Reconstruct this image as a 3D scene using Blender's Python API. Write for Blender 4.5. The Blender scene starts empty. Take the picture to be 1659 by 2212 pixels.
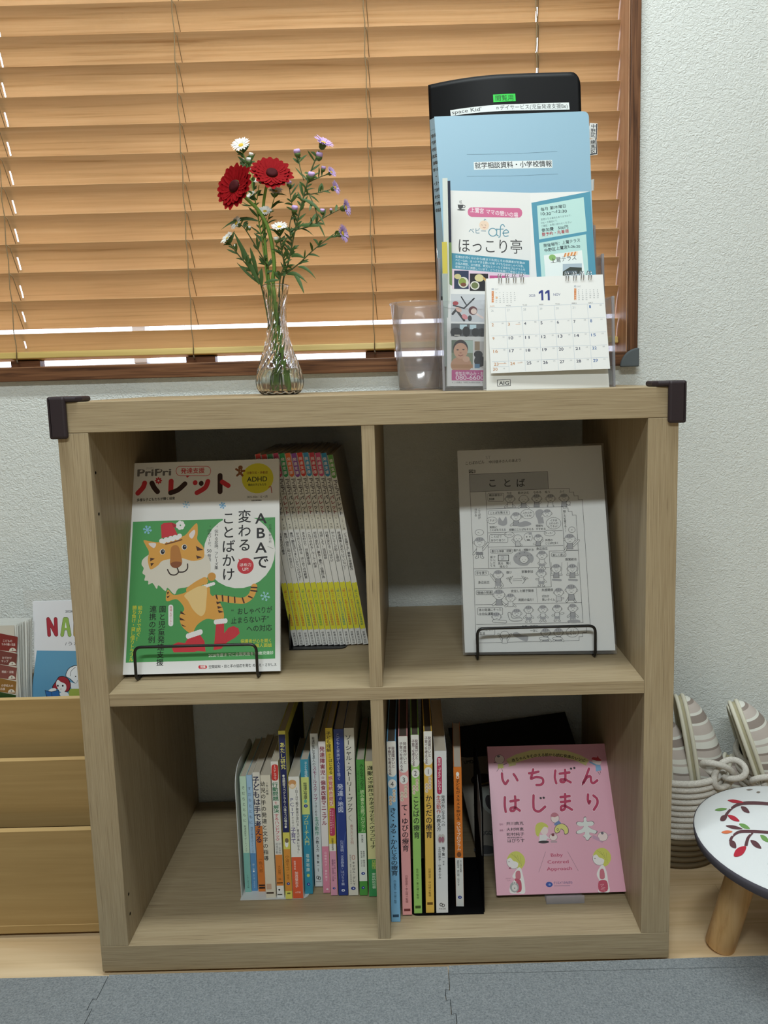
import bpy, bmesh, math, random
import numpy as np
from mathutils import Vector, Matrix, geometry
random.seed(11)
S = bpy.context.scene
COL = S.collection

# ------------------------------------------------------------------ camera
FPX = 1661.0
CP = Vector((.0509, -.9899, .8296))
PITCH, YAW, ROLL = -.1277, -.0025, -.0265
PX, PY = 878.84, 1035.13
fw = Vector((math.sin(YAW)*math.cos(PITCH), math.cos(YAW)*math.cos(PITCH), math.sin(PITCH)))
rt = fw.cross(Vector((0, 0, 1))).normalized()
up = rt.cross(fw)
rt, up = math.cos(ROLL)*rt + math.sin(ROLL)*up, -math.sin(ROLL)*rt + math.cos(ROLL)*up
cam = bpy.data.cameras.new('camera')
cam.sensor_fit = 'HORIZONTAL'
cam.sensor_width = 36
cam.lens = FPX/1659*36
cam.shift_x = -(PX-829.5)/1659
cam.shift_y = (PY-1106)/1659
cam.clip_start = .01
co = bpy.data.objects.new('camera', cam)
COL.objects.link(co)
co.matrix_world = Matrix((( rt.x, up.x, -fw.x, CP.x), (rt.y, up.y, -fw.y, CP.y), (rt.z, up.z, -fw.z, CP.z), (0, 0, 0, 1)))
S.camera = co

# ------------------------------------------------------------------ light
SKY, LAMP_NEAR, LAMP_FAR, EXPO = 7.2, 28.0, 49.0, 0.0
w = bpy.data.worlds.new('sky')
S.world = w
w.use_nodes = True
_g = w.node_tree.nodes.new('ShaderNodeTexCoord'); _x = w.node_tree.nodes.new('ShaderNodeSeparateXYZ'); _r = w.node_tree.nodes.new('ShaderNodeValToRGB')
w.node_tree.links.new(_g.outputs['Generated'], _x.inputs[0]); w.node_tree.links.new(_x.outputs['Z'], _r.inputs[0])
_r.color_ramp.elements[0].position = 0; _r.color_ramp.elements[0].color = (.40, .43, .50, 1)     # hazy ground and horizon
_r.color_ramp.elements[1].position = .75; _r.color_ramp.elements[1].color = (1.0, 1.04, 1.12, 1)
w.node_tree.links.new(_r.outputs[0], w.node_tree.nodes['Background'].inputs[0])
w.node_tree.nodes['Background'].inputs[1].default_value = SKY
def area(name, loc, sx, sy, power, col=(.905, .99, 1)):
    l = bpy.data.lights.new(name, 'AREA')
    l.shape = 'RECTANGLE'; l.size = sx; l.size_y = sy; l.energy = power; l.color = col
    o = bpy.data.objects.new(name, l); o.location = loc
    COL.objects.link(o)
area('ceiling_lamp_near', (.0, -.27, 2.375), 1.2, .16, LAMP_NEAR)
area('ceiling_lamp_far', (-.1, -1.85, 2.375), 1.2, .16, LAMP_FAR)
S.view_settings.view_transform = 'Standard'
S.view_settings.look = 'None'
S.view_settings.gamma = 1
S.view_settings.use_curve_mapping = False
S.view_settings.exposure = EXPO
S.cycles.use_denoising = True
S.cycles.max_bounces = 14
S.cycles.transparent_max_bounces = 24
S.cycles.sample_clamp_indirect = 6

# ------------------------------------------------------------------ helpers
def U(px, py, **k):
    """point of the line of sight through photo pixel (px, py) on a plane x=, y= or z="""
    d = fw + rt*((px-PX)/FPX) - up*((py-PY)/FPX)
    (a, val), = k.items()
    i = 'xyz'.index(a)
    return CP + d*((val-CP[i])/d[i])

def lin(h):
    h = h.lstrip('#')
    c = [int(h[i:i+2], 16)/255 for i in (0, 2, 4)]
    return tuple(x/12.92 if x <= .04045 else ((x+.055)/1.055)**2.4 for x in c) + (1,)

MATS = {}
def new_mat(name):
    m = bpy.data.materials.new(name); m.use_nodes = True
    return m, m.node_tree, m.node_tree.nodes['Principled BSDF']
def ink(h, rough=.5, spec=.35, name='print', metal=0):
    k = (h, rough, spec, metal)
    if k not in MATS:
        m, t, b = new_mat('%s_%s' % (name, h.lstrip('#')))
        b.inputs['Base Color'].default_value = lin(h)
        b.inputs['Roughness'].default_value = rough
        b.inputs['Specular IOR Level'].default_value = spec
        b.inputs['Metallic'].default_value = metal
        MATS[k] = m
    return MATS[k]
def tex_chain(t, coord, scale, nscale, detail=4, rough=.5, dist=0.):
    tc = t.nodes.new('ShaderNodeTexCoord'); mp = t.nodes.new('ShaderNodeMapping')
    mp.inputs['Scale'].default_value = scale
    t.links.new(tc.outputs[coord], mp.inputs[0])
    n = t.nodes.new('ShaderNodeTexNoise')
    n.inputs['Scale'].default_value = nscale; n.inputs['Detail'].default_value = detail
    n.inputs['Roughness'].default_value = rough; n.inputs['Distortion'].default_value = dist
    t.links.new(mp.outputs[0], n.inputs[0])
    return n
def ramp(t, src, stops):
    r = t.nodes.new('ShaderNodeValToRGB')
    e = r.color_ramp.elements
    e[0].position, e[0].color = stops[0][0], lin(stops[0][1])
    e[1].position, e[1].color = stops[-1][0], lin(stops[-1][1])
    for p, c in stops[1:-1]:
        q = e.new(p); q.color = lin(c)
    t.links.new(src, r.inputs[0])
    return r
def bump(t, b, src, strength, dist):
    n = t.nodes.new('ShaderNodeBump')
    n.inputs['Strength'].default_value = strength; n.inputs['Distance'].default_value = dist
    t.links.new(src, n.inputs['Height']); t.links.new(n.outputs[0], b.inputs['Normal'])
def wood(name, stops, axis, fine=220, along=6, rough=.5, bmp=.15, broad=None):
    m, t, b = new_mat(name)
    sc = [fine, fine, fine]; sc['xyz'.index(axis)] = along
    n = tex_chain(t, 'Object', sc, 1.0, 5, .55, .6)
    r = ramp(t, n.outputs[0], stops)
    out = r.outputs[0]
    if broad:
        sc2 = [14, 14, 14]; sc2['xyz'.index(axis)] = 1.4
        n2 = tex_chain(t, 'Object', sc2, 1.0, 3, .5, 1.2)
        r2 = ramp(t, n2.outputs[0], broad)
        mx = t.nodes.new('ShaderNodeMix'); mx.data_type = 'RGBA'; mx.blend_type = 'MULTIPLY'
        mx.inputs[0].default_value = 1
        t.links.new(r.outputs[0], mx.inputs[6]); t.links.new(r2.outputs[0], mx.inputs[7])
        out = mx.outputs[2]
    t.links.new(out, b.inputs['Base Color'])
    b.inputs['Roughness'].default_value = rough
    b.inputs['Specular IOR Level'].default_value = .3
    if bmp: bump(t, b, n.outputs[0], bmp, .0006)
    return m
def clear(name, col=(1, 1, 1), haze=.0, gloss=.06, hazecol=(.9, .9, .93), rough=.04):
    """thin clear plastic: straight-through light, a sheen, some milky haze"""
    m = bpy.data.materials.new(name); m.use_nodes = True
    t = m.node_tree; t.nodes.clear()
    o = t.nodes.new('ShaderNodeOutputMaterial')
    tr = t.nodes.new('ShaderNodeBsdfTransparent'); tr.inputs[0].default_value = (*col, 1)
    df = t.nodes.new('ShaderNodeBsdfTranslucent'); df.inputs[0].default_value = (*hazecol, 1)
    d2 = t.nodes.new('ShaderNodeBsdfDiffuse'); d2.inputs[0].default_value = (*hazecol, 1)
    ad = t.nodes.new('ShaderNodeMixShader'); ad.inputs[0].default_value = .5
    t.links.new(df.outputs[0], ad.inputs[1]); t.links.new(d2.outputs[0], ad.inputs[2])
    mx = t.nodes.new('ShaderNodeMixShader'); mx.inputs[0].default_value = haze
    t.links.new(tr.outputs[0], mx.inputs[1]); t.links.new(ad.outputs[0], mx.inputs[2])
    gl = t.nodes.new('ShaderNodeBsdfGlossy'); gl.inputs['Roughness'].default_value = rough
    lw = t.nodes.new('ShaderNodeLayerWeight'); lw.inputs[0].default_value = .25
    ml = t.nodes.new('ShaderNodeMath'); ml.operation = 'MULTIPLY_ADD'
    ml.inputs[1].default_value = .6; ml.inputs[2].default_value = gloss
    t.links.new(lw.outputs['Fresnel'], ml.inputs[0])
    m2 = t.nodes.new('ShaderNodeMixShader')
    t.links.new(ml.outputs[0], m2.inputs[0]); t.links.new(mx.outputs[0], m2.inputs[1]); t.links.new(gl.outputs[0], m2.inputs[2])
    t.links.new(m2.outputs[0], o.inputs[0])
    return m

def root_loc(o):
    while o.parent: o = o.parent
    return o.location.copy()

class MB:
    """collects shapes in world coordinates and links them as one mesh object"""
    def __init__(s): s.v = []; s.f = []; s.mi = []; s.mats = []; s.sm = []
    def add(s, vs, fs, m, smooth=False, M=None):
        if m not in s.mats: s.mats.append(m)
        k = s.mats.index(m); n = len(s.v)
        s.v += [tuple(M @ Vector(p)) if M else tuple(p) for p in vs]
        for f in fs:
            s.f.append([i+n for i in f]); s.mi.append(k); s.sm.append(smooth)
    def box(s, x0, x1, y0, y1, z0, z1, m, M=None):
        s.add([(x, y, z) for z in (z0, z1) for y in (y0, y1) for x in (x0, x1)],
              [(0, 2, 3, 1), (4, 5, 7, 6), (0, 1, 5, 4), (2, 6, 7, 3), (0, 4, 6, 2), (1, 3, 7, 5)], m, False, M)
    def hexa(s, p, m, M=None):
        """8 corners: four of the front (bl, br, tr, tl), then four of the back"""
        s.add(p, [(0, 1, 2, 3), (5, 4, 7, 6), (4, 0, 3, 7), (1, 5, 6, 2), (3, 2, 6, 7), (4, 5, 1, 0)], m, False, M)
    def tube(s, pts, r, m, n=8, closed=False, M=None, flat=1.):
        pts = [Vector(p) for p in pts]; N = len(pts); vs = []; fs = []
        nrm = None
        for i, p in enumerate(pts):
            a = pts[(i-1) % N] if (closed or i) else p
            b = pts[(i+1) % N] if (closed or i < N-1) else p
            t = (b-a).normalized()
            if nrm is None:
                nrm = t.orthogonal().normalized()
            nrm = (nrm - t*nrm.dot(t))
            nrm = nrm.normalized() if nrm.length > 1e-6 else t.orthogonal().normalized()
            bn = t.cross(nrm)
            rr = r[i] if isinstance(r, (list, tuple)) else r
            for k in range(n):
                an = 2*math.pi*k/n
                vs.append(p + nrm*(rr*math.cos(an)) + bn*(rr*flat*math.sin(an)))
        for i in range(N if closed else N-1):
            for k in range(n):
                j = (i+1) % N
                fs.append((i*n+k, i*n+(k+1) % n, j*n+(k+1) % n, j*n+k))
        if not closed:
            fs.append(tuple(range(n))[::-1]); fs.append(tuple(range((N-1)*n, N*n)))
        s.add(vs, fs, m, True, M)
    def lathe(s, prof, m, c=(0, 0, 0), n=48, smooth=True, rfun=None, closed=False, M=None):
        vs = []; fs = []; c = Vector(c)
        for (r, z) in prof:
            for k in range(n):
                a = 2*math.pi*k/n
                rr = rfun(r, z, a) if rfun else r
                vs.append(c + Vector((rr*math.cos(a), rr*math.sin(a), z)))
        L = len(prof)
        for i in range(L if closed else L-1):
            j = (i+1) % L
            for k in range(n):
                fs.append((i*n+k, i*n+(k+1) % n, j*n+(k+1) % n, j*n+k))
        if not closed:
            if prof[0][0] > 1e-6: fs.append(tuple(range(n))[::-1])
            if prof[-1][0] > 1e-6: fs.append(tuple(range((L-1)*n, L*n)))
        s.add(vs, fs, m, smooth, M)
    def prism(s, poly, h0, h1, m, f):
        """2-D outline pushed from h0 to h1; f(u, v, h) gives the point"""
        n = len(poly)
        vs = [f(u, v, h0) for u, v in poly] + [f(u, v, h1) for u, v in poly]
        tr = geometry.tessellate_polygon([[Vector((u, v, 0)) for u, v in poly]])
        fs = [tuple(t) for t in tr] + [tuple(i+n for i in t[::-1]) for t in tr]
        fs += [(i, (i+1) % n, n+(i+1) % n, n+i) for i in range(n)]
        s.add(vs, fs, m)
    def grid(s, f, nu, nv, m, smooth=True, skip=None):
        vs = [f(i/nu, j/nv) for j in range(nv+1) for i in range(nu+1)]
        fs = [(j*(nu+1)+i, j*(nu+1)+i+1, (j+1)*(nu+1)+i+1, (j+1)*(nu+1)+i) for j in range(nv) for i in range(nu)
              if not (skip and skip(i, j))]
        s.add(vs, fs, m, smooth)
    def build(s, name, parent=None, loc=None, bevel=0, M=None, segs=2, solid=0):
        base = root_loc(parent) if parent else Vector(loc or (0, 0, 0))
        me = bpy.data.meshes.new(name)
        vs = [tuple((M @ Vector(p) if M else Vector(p)) - base) for p in s.v]
        me.from_pydata(vs, [], s.f)
        for m in s.mats: me.materials.append(m)
        me.polygons.foreach_set('material_index', s.mi)
        me.polygons.foreach_set('use_smooth', s.sm)
        me.update()
        if bevel:
            bm_ = bmesh.new(); bm_.from_mesh(me); bmesh.ops.recalc_face_normals(bm_, faces=bm_.faces[:]); bm_.to_mesh(me); bm_.free()
        o = bpy.data.objects.new(name, me)
        COL.objects.link(o)
        if parent: o.parent = parent
        else: o.location = base
        if solid:
            q = o.modifiers.new('solid', 'SOLIDIFY'); q.thickness = solid; q.offset = 0
        if bevel:
            q = o.modifiers.new('bevel', 'BEVEL'); q.width = bevel; q.segments = segs; q.limit_method = 'ANGLE'
            q.angle_limit = math.radians(50); q.harden_normals = False
        return o

def tag(o, label, cat, group=None):
    o['label'] = label; o['category'] = cat
    if group: o['group'] = group
    return o
def thing(name, label, cat, loc, group=None):
    o = bpy.data.objects.new(name, None)
    o.empty_display_size = .03
    o.location = loc
    COL.objects.link(o)
    return tag(o, label, cat, group)
def struct(o): o['kind'] = 'structure'; return o

def catmull(pts, n=6, closed=False):
    pts = [Vector(p) for p in pts]; N = len(pts); out = []
    for i in range(N if closed else N-1):
        g = lambda k: pts[k % N] if closed else pts[max(0, min(N-1, k))]
        p0, p1, p2, p3 = g(i-1), g(i), g(i+1), g(i+2)
        for k in range(n):
            t = k/n
            out.append(.5*((2*p1) + (p2-p0)*t + (2*p0-5*p1+4*p2-p3)*t*t + (3*p1-p0-3*p2+p3)*t**3))
    if not closed: out.append(pts[-1])
    return out

# ------------------------------------------------------------------ printing
_tc = bpy.data.curves.new('type', 'FONT'); _tc.dimensions = '2D'; _tc.fill_mode = 'FRONT'; _tc.resolution_u = 3
_to = bpy.data.objects.new('type', _tc)
GL = {}
def glyph(ch):
    if ch not in GL:
        _tc.body = ch
        me = bpy.data.meshes.new_from_object(_to)
        vs = [(v.co.x, v.co.y) for v in me.vertices]
        fs = [tuple(p.vertices) for p in me.polygons]
        bpy.data.meshes.remove(me)
        xs = [v[0] for v in vs] or [0]
        GL[ch] = (vs, fs, min(xs), max(xs))
    return GL[ch]
ROT = 'ー〜（）()「」-…~=—“”"=!'[:-2] + '―'

def homog(src, dst):
    A = []; b = []
    for (x, y), (u, v) in zip(src, dst):
        A += [[x, y, 1, 0, 0, 0, -u*x, -u*y], [0, 0, 0, x, y, 1, -v*x, -v*y]]; b += [u, v]
    h = np.linalg.solve(np.array(A, float), np.array(b, float))
    return np.append(h, 1).reshape(3, 3)

class Pr:
    """printed matter: flat inked shapes laid a hair above a surface.  f(u, v, h) is the surface in metres,
    px four corners (tl, tr, br, bl) in the drawing's own units"""
    def __init__(s, mb, f, px, w, h):
        s.mb = mb; s.f = f; s.w = w; s.h = h
        s.H = homog(px, [(0, h), (w, h), (w, 0), (0, 0)])
        dx = (math.dist(px[0], px[1]) + math.dist(px[3], px[2]))/2
        dy = (math.dist(px[0], px[3]) + math.dist(px[1], px[2]))/2
        s.kx = w/dx; s.ky = h/dy; s.bx = []
    def P(s, x, y):
        q = s.H @ np.array((x, y, 1.)); return (q[0]/q[2], q[1]/q[2])
    def emit(s, uv, fs, col, lift=0):
        xs = [p[0] for p in uv]; ys = [p[1] for p in uv]
        bx = (min(xs), max(xs), min(ys), max(ys))
        lv = 1+max([l for x0, x1, y0, y1, l in s.bx if x0 < bx[1] and x1 > bx[0] and y0 < bx[3] and y1 > bx[2]] or [0])
        s.bx.append((*bx, lv))
        h = 4e-5 + lv*8e-6
        s.mb.add([s.f(u, v, h) for u, v in uv], fs, ink(col) if isinstance(col, str) else col)
    def uvpoly(s, uv, col):
        tr = geometry.tessellate_polygon([[Vector((u, v, 0)) for u, v in uv]])
        s.emit(uv, [tuple(t) for t in tr], col)
    def poly(s, pts, col): s.uvpoly([s.P(*p) for p in pts], col)
    def blob(s, pts, col, n=5): s.uvpoly([(p.x, p.y) for p in catmull([(*s.P(*q), 0) for q in pts], n, True)], col)
    def rect(s, x0, y0, x1, y1, col):
        n = 10
        e = [(x0+(x1-x0)*i/n, y0) for i in range(n)] + [(x1, y0+(y1-y0)*i/n) for i in range(n)]
        e += [(x1-(x1-x0)*i/n, y1) for i in range(n)] + [(x0, y1-(y1-y0)*i/n) for i in range(n)]
        uv = [s.P(*p) for p in e]
        c = s.P((x0+x1)/2, (y0+y1)/2)
        s.emit([c]+uv, [(0, i+1, (i+1) % len(uv)+1) for i in range(len(uv))], col)
    def ell(s, x, y, rx, ry, col, rot=0, a0=0, a1=360, n=26):
        c = s.P(x, y); pts = []
        full = a1-a0 >= 360
        for i in range(n if full else n+1):
            a = math.radians(a0+(a1-a0)*i/n)
            dx, dy = rx*math.cos(a), ry*math.sin(a); q = math.radians(rot)
            pts.append((c[0]+(dx*math.cos(q)-dy*math.sin(q))*s.kx, c[1]+(dx*math.sin(q)+dy*math.cos(q))*s.ky))
        s.emit([c]+pts, [(0, i+1, (i+1) % len(pts)+1) for i in range(len(pts) if full else len(pts)-1)], col)
    def line(s, pts, wd, col, curve=False, closed=False, cap=True):
        uv = [Vector((*s.P(*p), 0)) for p in pts]
        if curve: uv = catmull(uv, 6, closed)
        r = wd*(s.kx+s.ky)/4
        q = [uv[0]]
        for p in uv[1:]:
            if (p-q[-1]).length > 1e-6: q.append(p)
        if closed and (q[0]-q[-1]).length < 1e-6: q.pop()
        uv = q; N = len(uv)
        if N < 2: return
        nr = lambda a, b: Vector((-(b-a).y, (b-a).x, 0)).normalized()
        vs = []; fs = []
        for i, p in enumerate(uv):
            n1 = nr(uv[i-1], p) if (i or closed) else None
            n2 = nr(p, uv[(i+1) % N]) if (i < N-1 or closed) else None
            if n1 is None: m = n2
            elif n2 is None: m = n1
            else:
                m = n1+n2
                m = m.normalized() if m.length > .2 else n1
                m = m/max(.45, m.dot(n1))
            vs += [p+m*r, p-m*r]
        for i in range(N if closed else N-1):
            j = (i+1) % N; fs.append((2*i, 2*j, 2*j+1, 2*i+1))
        if cap and not closed:
            m = 7 if r > .0004 else 3
            for p, d, k0_ in ((uv[0], (uv[0]-uv[1]).normalized(), 0), (uv[-1], (uv[-1]-uv[-2]).normalized(), 2*(N-1))):
                nn = Vector((-d.y, d.x, 0)); k = len(vs)
                vs += [p+nn*(r*math.cos(math.pi*i/(m+1)))+d*(r*math.sin(math.pi*i/(m+1))) for i in range(0, m+2)]
                fs.append(tuple(range(k, k+m+2)))
        s.emit([(p.x, p.y) for p in vs], fs, col)
    def ring(s, x, y, rx, ry, wd, col, rot=0):
        s.line([(x+rx*math.cos(i*math.pi/12), y+ry*math.sin(i*math.pi/12)) for i in range(24)], wd, col, False, True, False)
    def rrect(s, x0, y0, x1, y1, r, col=None, edge=None, wd=2):
        pts = []
        for cx, cy, a in ((x1-r, y0+r, -90), (x1-r, y1-r, 0), (x0+r, y1-r, 90), (x0+r, y0+r, 180)):
            pts += [(cx+r*math.cos(math.radians(a+t)), cy+r*math.sin(math.radians(a+t))) for t in (0, 30, 60, 90)]
        if col: s.poly(pts, col)
        if edge: s.line(pts, wd, edge, False, True, False)
    def _put(s, items, col, bold):
        """items: (glyph, ox, oy, sx, sy, rot90)"""
        off = [(0, 0)] if not bold else [(bold, bold*.5), (-bold, -bold*.5), (-bold*.4, bold), (bold*.4, -bold)]
        for bx, by in off:
            vs = []; fs = []
            for g, ox, oy, sx, sy, rot in items:
                k = len(vs)
                for x, y in g[0]:
                    x += bx; y += by
                    if rot == 2: x, y = y, -x
                    elif rot: x, y = .5+(y-.38), .38-(x-.5)
                    vs.append((ox+x*sx, oy+y*sy))
                fs += [tuple(i+k for i in f) for f in g[1]]
            if vs: s.emit(vs, fs, col)
    def text(s, x, y, txt, size, col='#1d1b1c', bold=0, width=None, anchor='l', rise=0):
        """one line, baseline starting at (x, y); width squeezes or spreads it"""
        runs = []; cur = ''
        for ch in txt:
            if ord(ch) > 0x2000:
                if cur: runs.append(cur); cur = ''
                runs.append(ch)
            else: cur += ch
        if cur: runs.append(cur)
        adv = 0; lay = []
        for r_ in runs:
            g = glyph(r_)
            if len(r_) == 1 and ord(r_) > 0x2000: lay.append((g, adv)); adv += 1
            elif not r_.strip(): adv += .35*len(r_)
            else:
                lay.append((g, adv-g[2]+.04)); adv += g[3]-g[2]+.1
        sx = size*s.kx; sy = size*s.ky
        if width: sx *= width/(adv*size)
        u, v = s.P(x, y)
        if anchor == 'c': u -= adv*sx/2
        s._put([(g, u+a*sx, v+rise*a*sx, sx, sy, False) for g, a in lay], col, bold)
    def rtext(s, x, y0, y1, txt, size, col='#1d1b1c', bold=0):
        """a word turned a quarter clockwise, running from y0 down to y1"""
        g = glyph(txt); L = g[3]-g[2]
        u, v = s.P(x, y0); _, v1 = s.P(x, y1)
        sy = (v-v1)/L; sx = size*s.kx
        s._put([(g, u-.3*sx, v+g[2]*sy, sx, sy, 2)], col, bold)
    def vtext(s, x, y0, y1, txt, size, col='#1d1b1c', bold=0, x1=None):
        """a column of characters between y0 and y1 centred on x (leaning to x1 at the foot)"""
        n = len(txt); it = []
        if not n: return
        x1 = x if x1 is None else x1
        st = (y1-y0)/n
        for i, ch in enumerate(txt):
            if ch in '  ': continue
            g = glyph(ch); t = (i+.5)/n
            u, v = s.P(x+(x1-x)*t, y0+st*(i+.5))
            sx = size*s.kx; sy = min(size, st*1.02)*s.ky
            cx = (g[2]+g[3])/2 if ord(ch) < 0x2000 else .5
            if ch in '、。': cx = .15
            it.append((g, u-cx*sx, v-.38*sy, sx, sy, ch in ROT))
        s._put(it, col, bold)

def flat(o, u, v, n):
    o, u, v, n = Vector(o), Vector(u).normalized(), Vector(v).normalized(), Vector(n).normalized()
    return lambda a, b, h=0.: o+u*a+v*b+n*h
def quadmap(bl, br, tr, tl, w, h, bow=0., sag=0.):
    """sheet spanned by four corners; bow pushes its middle along the normal"""
    bl, br, tr, tl = map(Vector, (bl, br, tr, tl))
    nn = (br-bl).cross(tl-bl).normalized()
    tr = tr - nn*((tr-bl).dot(nn))
    n = (br-bl).cross(tl-bl).normalized()
    def f(u, v, k=0.):
        a, b = u/w, v/h
        p = (bl*(1-a)+br*a)*(1-b) + (tl*(1-a)+tr*a)*b
        return p + n*(k + bow*math.sin(math.pi*max(0, min(1, a))))
    return f

# ------------------------------------------------------------------ materials
OAK = [(.24, '#756550'), (.40, '#9f8d70'), (.56, '#aa997b'), (.74, '#b4a387')]
OAKB = [(.3, '#f1eeea'), (.7, '#ffffff')]
oak_x = wood('greige_oak_lengthwise', OAK, 'x', 900, 13, .5, .2, OAKB)
oak_z = wood('greige_oak_upright', OAK, 'z', 900, 13, .5, .2, OAKB)
trim_wood = lambda ax: wood('brown_oak_trim_'+ax, [(.3, '#3f281b'), (.5, '#68452e'), (.7, '#7f583c')], ax, 190, 7, .38, .2)
trim_x, trim_z = trim_wood('x'), trim_wood('z')
jamb_wood = wood('jamb_oak', [(.3, '#a5795a'), (.7, '#c39a78')], 'z', 120, 6, .5, .1)
rack_wood = wood('honey_pine', [(.25, '#a08252'), (.55, '#aa8c5b'), (.8, '#b19463')], 'x', 90, 4, .5, .1)
rack_edge = wood('honey_pine_edge', [(.3, '#cfae76'), (.7, '#dbbd88')], 'x', 90, 4, .5, .1)
floor_wood = wood('pale_floorboard', [(.3, '#cdb48f'), (.5, '#dbc39f'), (.75, '#e5cfae')], 'x', 70, 3, .4, .1, [(.3, '#e8dccb'), (.7, '#ffffff')])
stool_wood = wood('rubberwood', [(.3, '#c69a64'), (.5, '#d9b07a'), (.75, '#e2bd8a')], 'z', 90, 9, .35, .1)
guard_brown = ink('#2b2024', .55, .4, 'brown_rubber')
guard_grey = ink('#5a6063', .7, .3, 'grey_rubber')
black_metal = ink('#0d0d0e', .38, .5, 'black_metal')
white_metal = ink('#c9cac8', .4, .5, 'white_metal')
black_plastic = ink('#08080a', .5, .22, 'black_plastic')
steel = ink('#b9babd', .25, .5, 'steel', 1)
paper = ink('#e6e6e4', .55, .3, 'paper')
page = ink('#cfc8ba', .8, .2, 'page_edge')

m, t, b = new_mat('embossed_wallpaper')
b.inputs['Base Color'].default_value = lin('#dde0dc'); b.inputs['Roughness'].default_value = .7
b.inputs['Specular IOR Level'].default_value = .2
n = tex_chain(t, 'Object', (1, 1, 1.25), 150, 3, .55, 1.4)
bump(t, b, n.outputs[0], .62, .004)
wallpaper = m
m, t, b = new_mat('white_plaster')
b.inputs['Base Color'].default_value = lin('#8c8d8b'); b.inputs['Roughness'].default_value = .8  # unseen walls and ceiling, greyed to cut the bounced fill light
plaster = m

m, t, b = new_mat('grey_carpet')
n = tex_chain(t, 'Object', (1, 1, 1), 420, 4, .7)
r = ramp(t, n.outputs[0], [(.25, '#7d8488'), (.5, '#a6acb0'), (.75, '#c4c8ca')])
t.links.new(r.outputs[0], b.inputs['Base Color']); b.inputs['Roughness'].default_value = .95
b.inputs['Specular IOR Level'].default_value = .1
n2 = tex_chain(t, 'Object', (1, 1, 1), 260, 5, .8)
bump(t, b, n2.outputs[0], .9, .006)
carpet = m

# bamboo: lets a share of the daylight through
m = bpy.data.materials.new('bamboo_slat'); m.use_nodes = True
t = m.node_tree; t.nodes.clear()
o = t.nodes.new('ShaderNodeOutputMaterial')
n = tex_chain(t, 'Object', (3.2, 60, 160), 1.0, 5, .6, .5)
r = ramp(t, n.outputs[0], [(.25, '#a87f50'), (.42, '#cfae82'), (.6, '#dabb91'), (.8, '#e4c9a2')])
df = t.nodes.new('ShaderNodeBsdfDiffuse'); tl = t.nodes.new('ShaderNodeBsdfTranslucent')
t.links.new(r.outputs[0], df.inputs[0])
mr = t.nodes.new('ShaderNodeMix'); mr.data_type = 'RGBA'; mr.blend_type = 'MULTIPLY'; mr.inputs[0].default_value = 1
t.links.new(r.outputs[0], mr.inputs[6]); mr.blend_type = 'MIX'; mr.inputs[0].default_value = .6; mr.inputs[7].default_value = lin('#f6dcb6')
t.links.new(mr.outputs[2], tl.inputs[0])
mx = t.nodes.new('ShaderNodeMixShader'); mx.inputs[0].default_value = .38
t.links.new(df.outputs[0], mx.inputs[1]); t.links.new(tl.outputs[0], mx.inputs[2])
gl = t.nodes.new('ShaderNodeBsdfGlossy'); gl.inputs['Roughness'].default_value = .45
m2 = t.nodes.new('ShaderNodeMixShader'); m2.inputs[0].default_value = .04
t.links.new(mx.outputs[0], m2.inputs[1]); t.links.new(gl.outputs[0], m2.inputs[2]); t.links.new(m2.outputs[0], o.inputs[0])
bamboo = m
rail_wood = wood('bottom_rail_wood', [(.3, '#b59a58'), (.7, '#cbb06c')], 'x', 120, 4, .4, .05)
cord_mat = ink('#8d7a5c', .8, .2, 'cord')
acrylic = clear('clear_acrylic', (.985, .985, .99), .03, .05, (.9, .9, .95))
acrylic_edge = clear('acrylic_edge', (.95, .95, .98), .3, .08, (.93, .93, .98))
film = clear('laminate_film', (.99, .99, .99), .06, .03, (.9, .9, .92), .12)
cup_mat = clear('clear_cup_plastic', (.975, .97, .98), .15, .04, (.92, .90, .93), .12)
m, t, b = new_mat('pressed_glass')
b.inputs['Base Color'].default_value = (.97, .985, .975, 1); b.inputs['Roughness'].default_value = .02
b.inputs['Transmission Weight'].default_value = 1; b.inputs['IOR'].default_value = 1.46
glass = m
m, t, b = new_mat('water')
b.inputs['Base Color'].default_value = (.95, .97, .94, 1); b.inputs['Roughness'].default_value = 0
b.inputs['Transmission Weight'].default_value = 1; b.inputs['IOR'].default_value = 1.33
water = m
pane = clear('window_pane', (.97, .98, 1), .0, .03)

# ------------------------------------------------------------------ the room
FZ = .006          # floor level
WY = .378          # face of the back wall
mb = MB(); mb.box(-2.2, 1.9, -3.2, .6, FZ-.05, FZ, floor_wood)
struct(mb.build('floor'))
mb = MB()
for i, yj in enumerate((-.017, .073, .163, .253, .343)):
    mb.box(-2.2, 1.9, yj-.0005, yj+.0005, FZ-.001, FZ+.0002, ink('#c2a67e', .7))
for x, y0, y1 in ((.185, -.09, -.017), (.53, .073, .163), (.64, -.017, .073)):
    mb.box(x-.0004, x+.0004, y0, y1, FZ-.001, FZ+.0002, ink('#c2a67e', .7))
struct(mb.build('trim_1'))
WX0, WX1, WZ0, WZ1 = -1.35, .4378, .8698, 1.92
mb = MB()
mb.box(-2.2, WX0, WY, .56, FZ, 2.4, wallpaper); mb.box(WX1, 1.9, WY, .56, FZ, 2.4, wallpaper)
mb.box(WX0, WX1, WY, .56, FZ, WZ0, wallpaper); mb.box(WX0, WX1, WY, .56, WZ1, 2.4, wallpaper)
struct(mb.build('wall_back'))
for nm, bx in (('wall_left', (-2.25, -2.2, -3.2, .56)), ('wall_right', (1.9, 1.95, -3.2, .56)), ('wall_front', (-2.25, 1.95, -3.25, -3.2))):
    mb = MB(); mb.box(*bx, FZ-.05, 2.4, plaster); struct(mb.build(nm))
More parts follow.
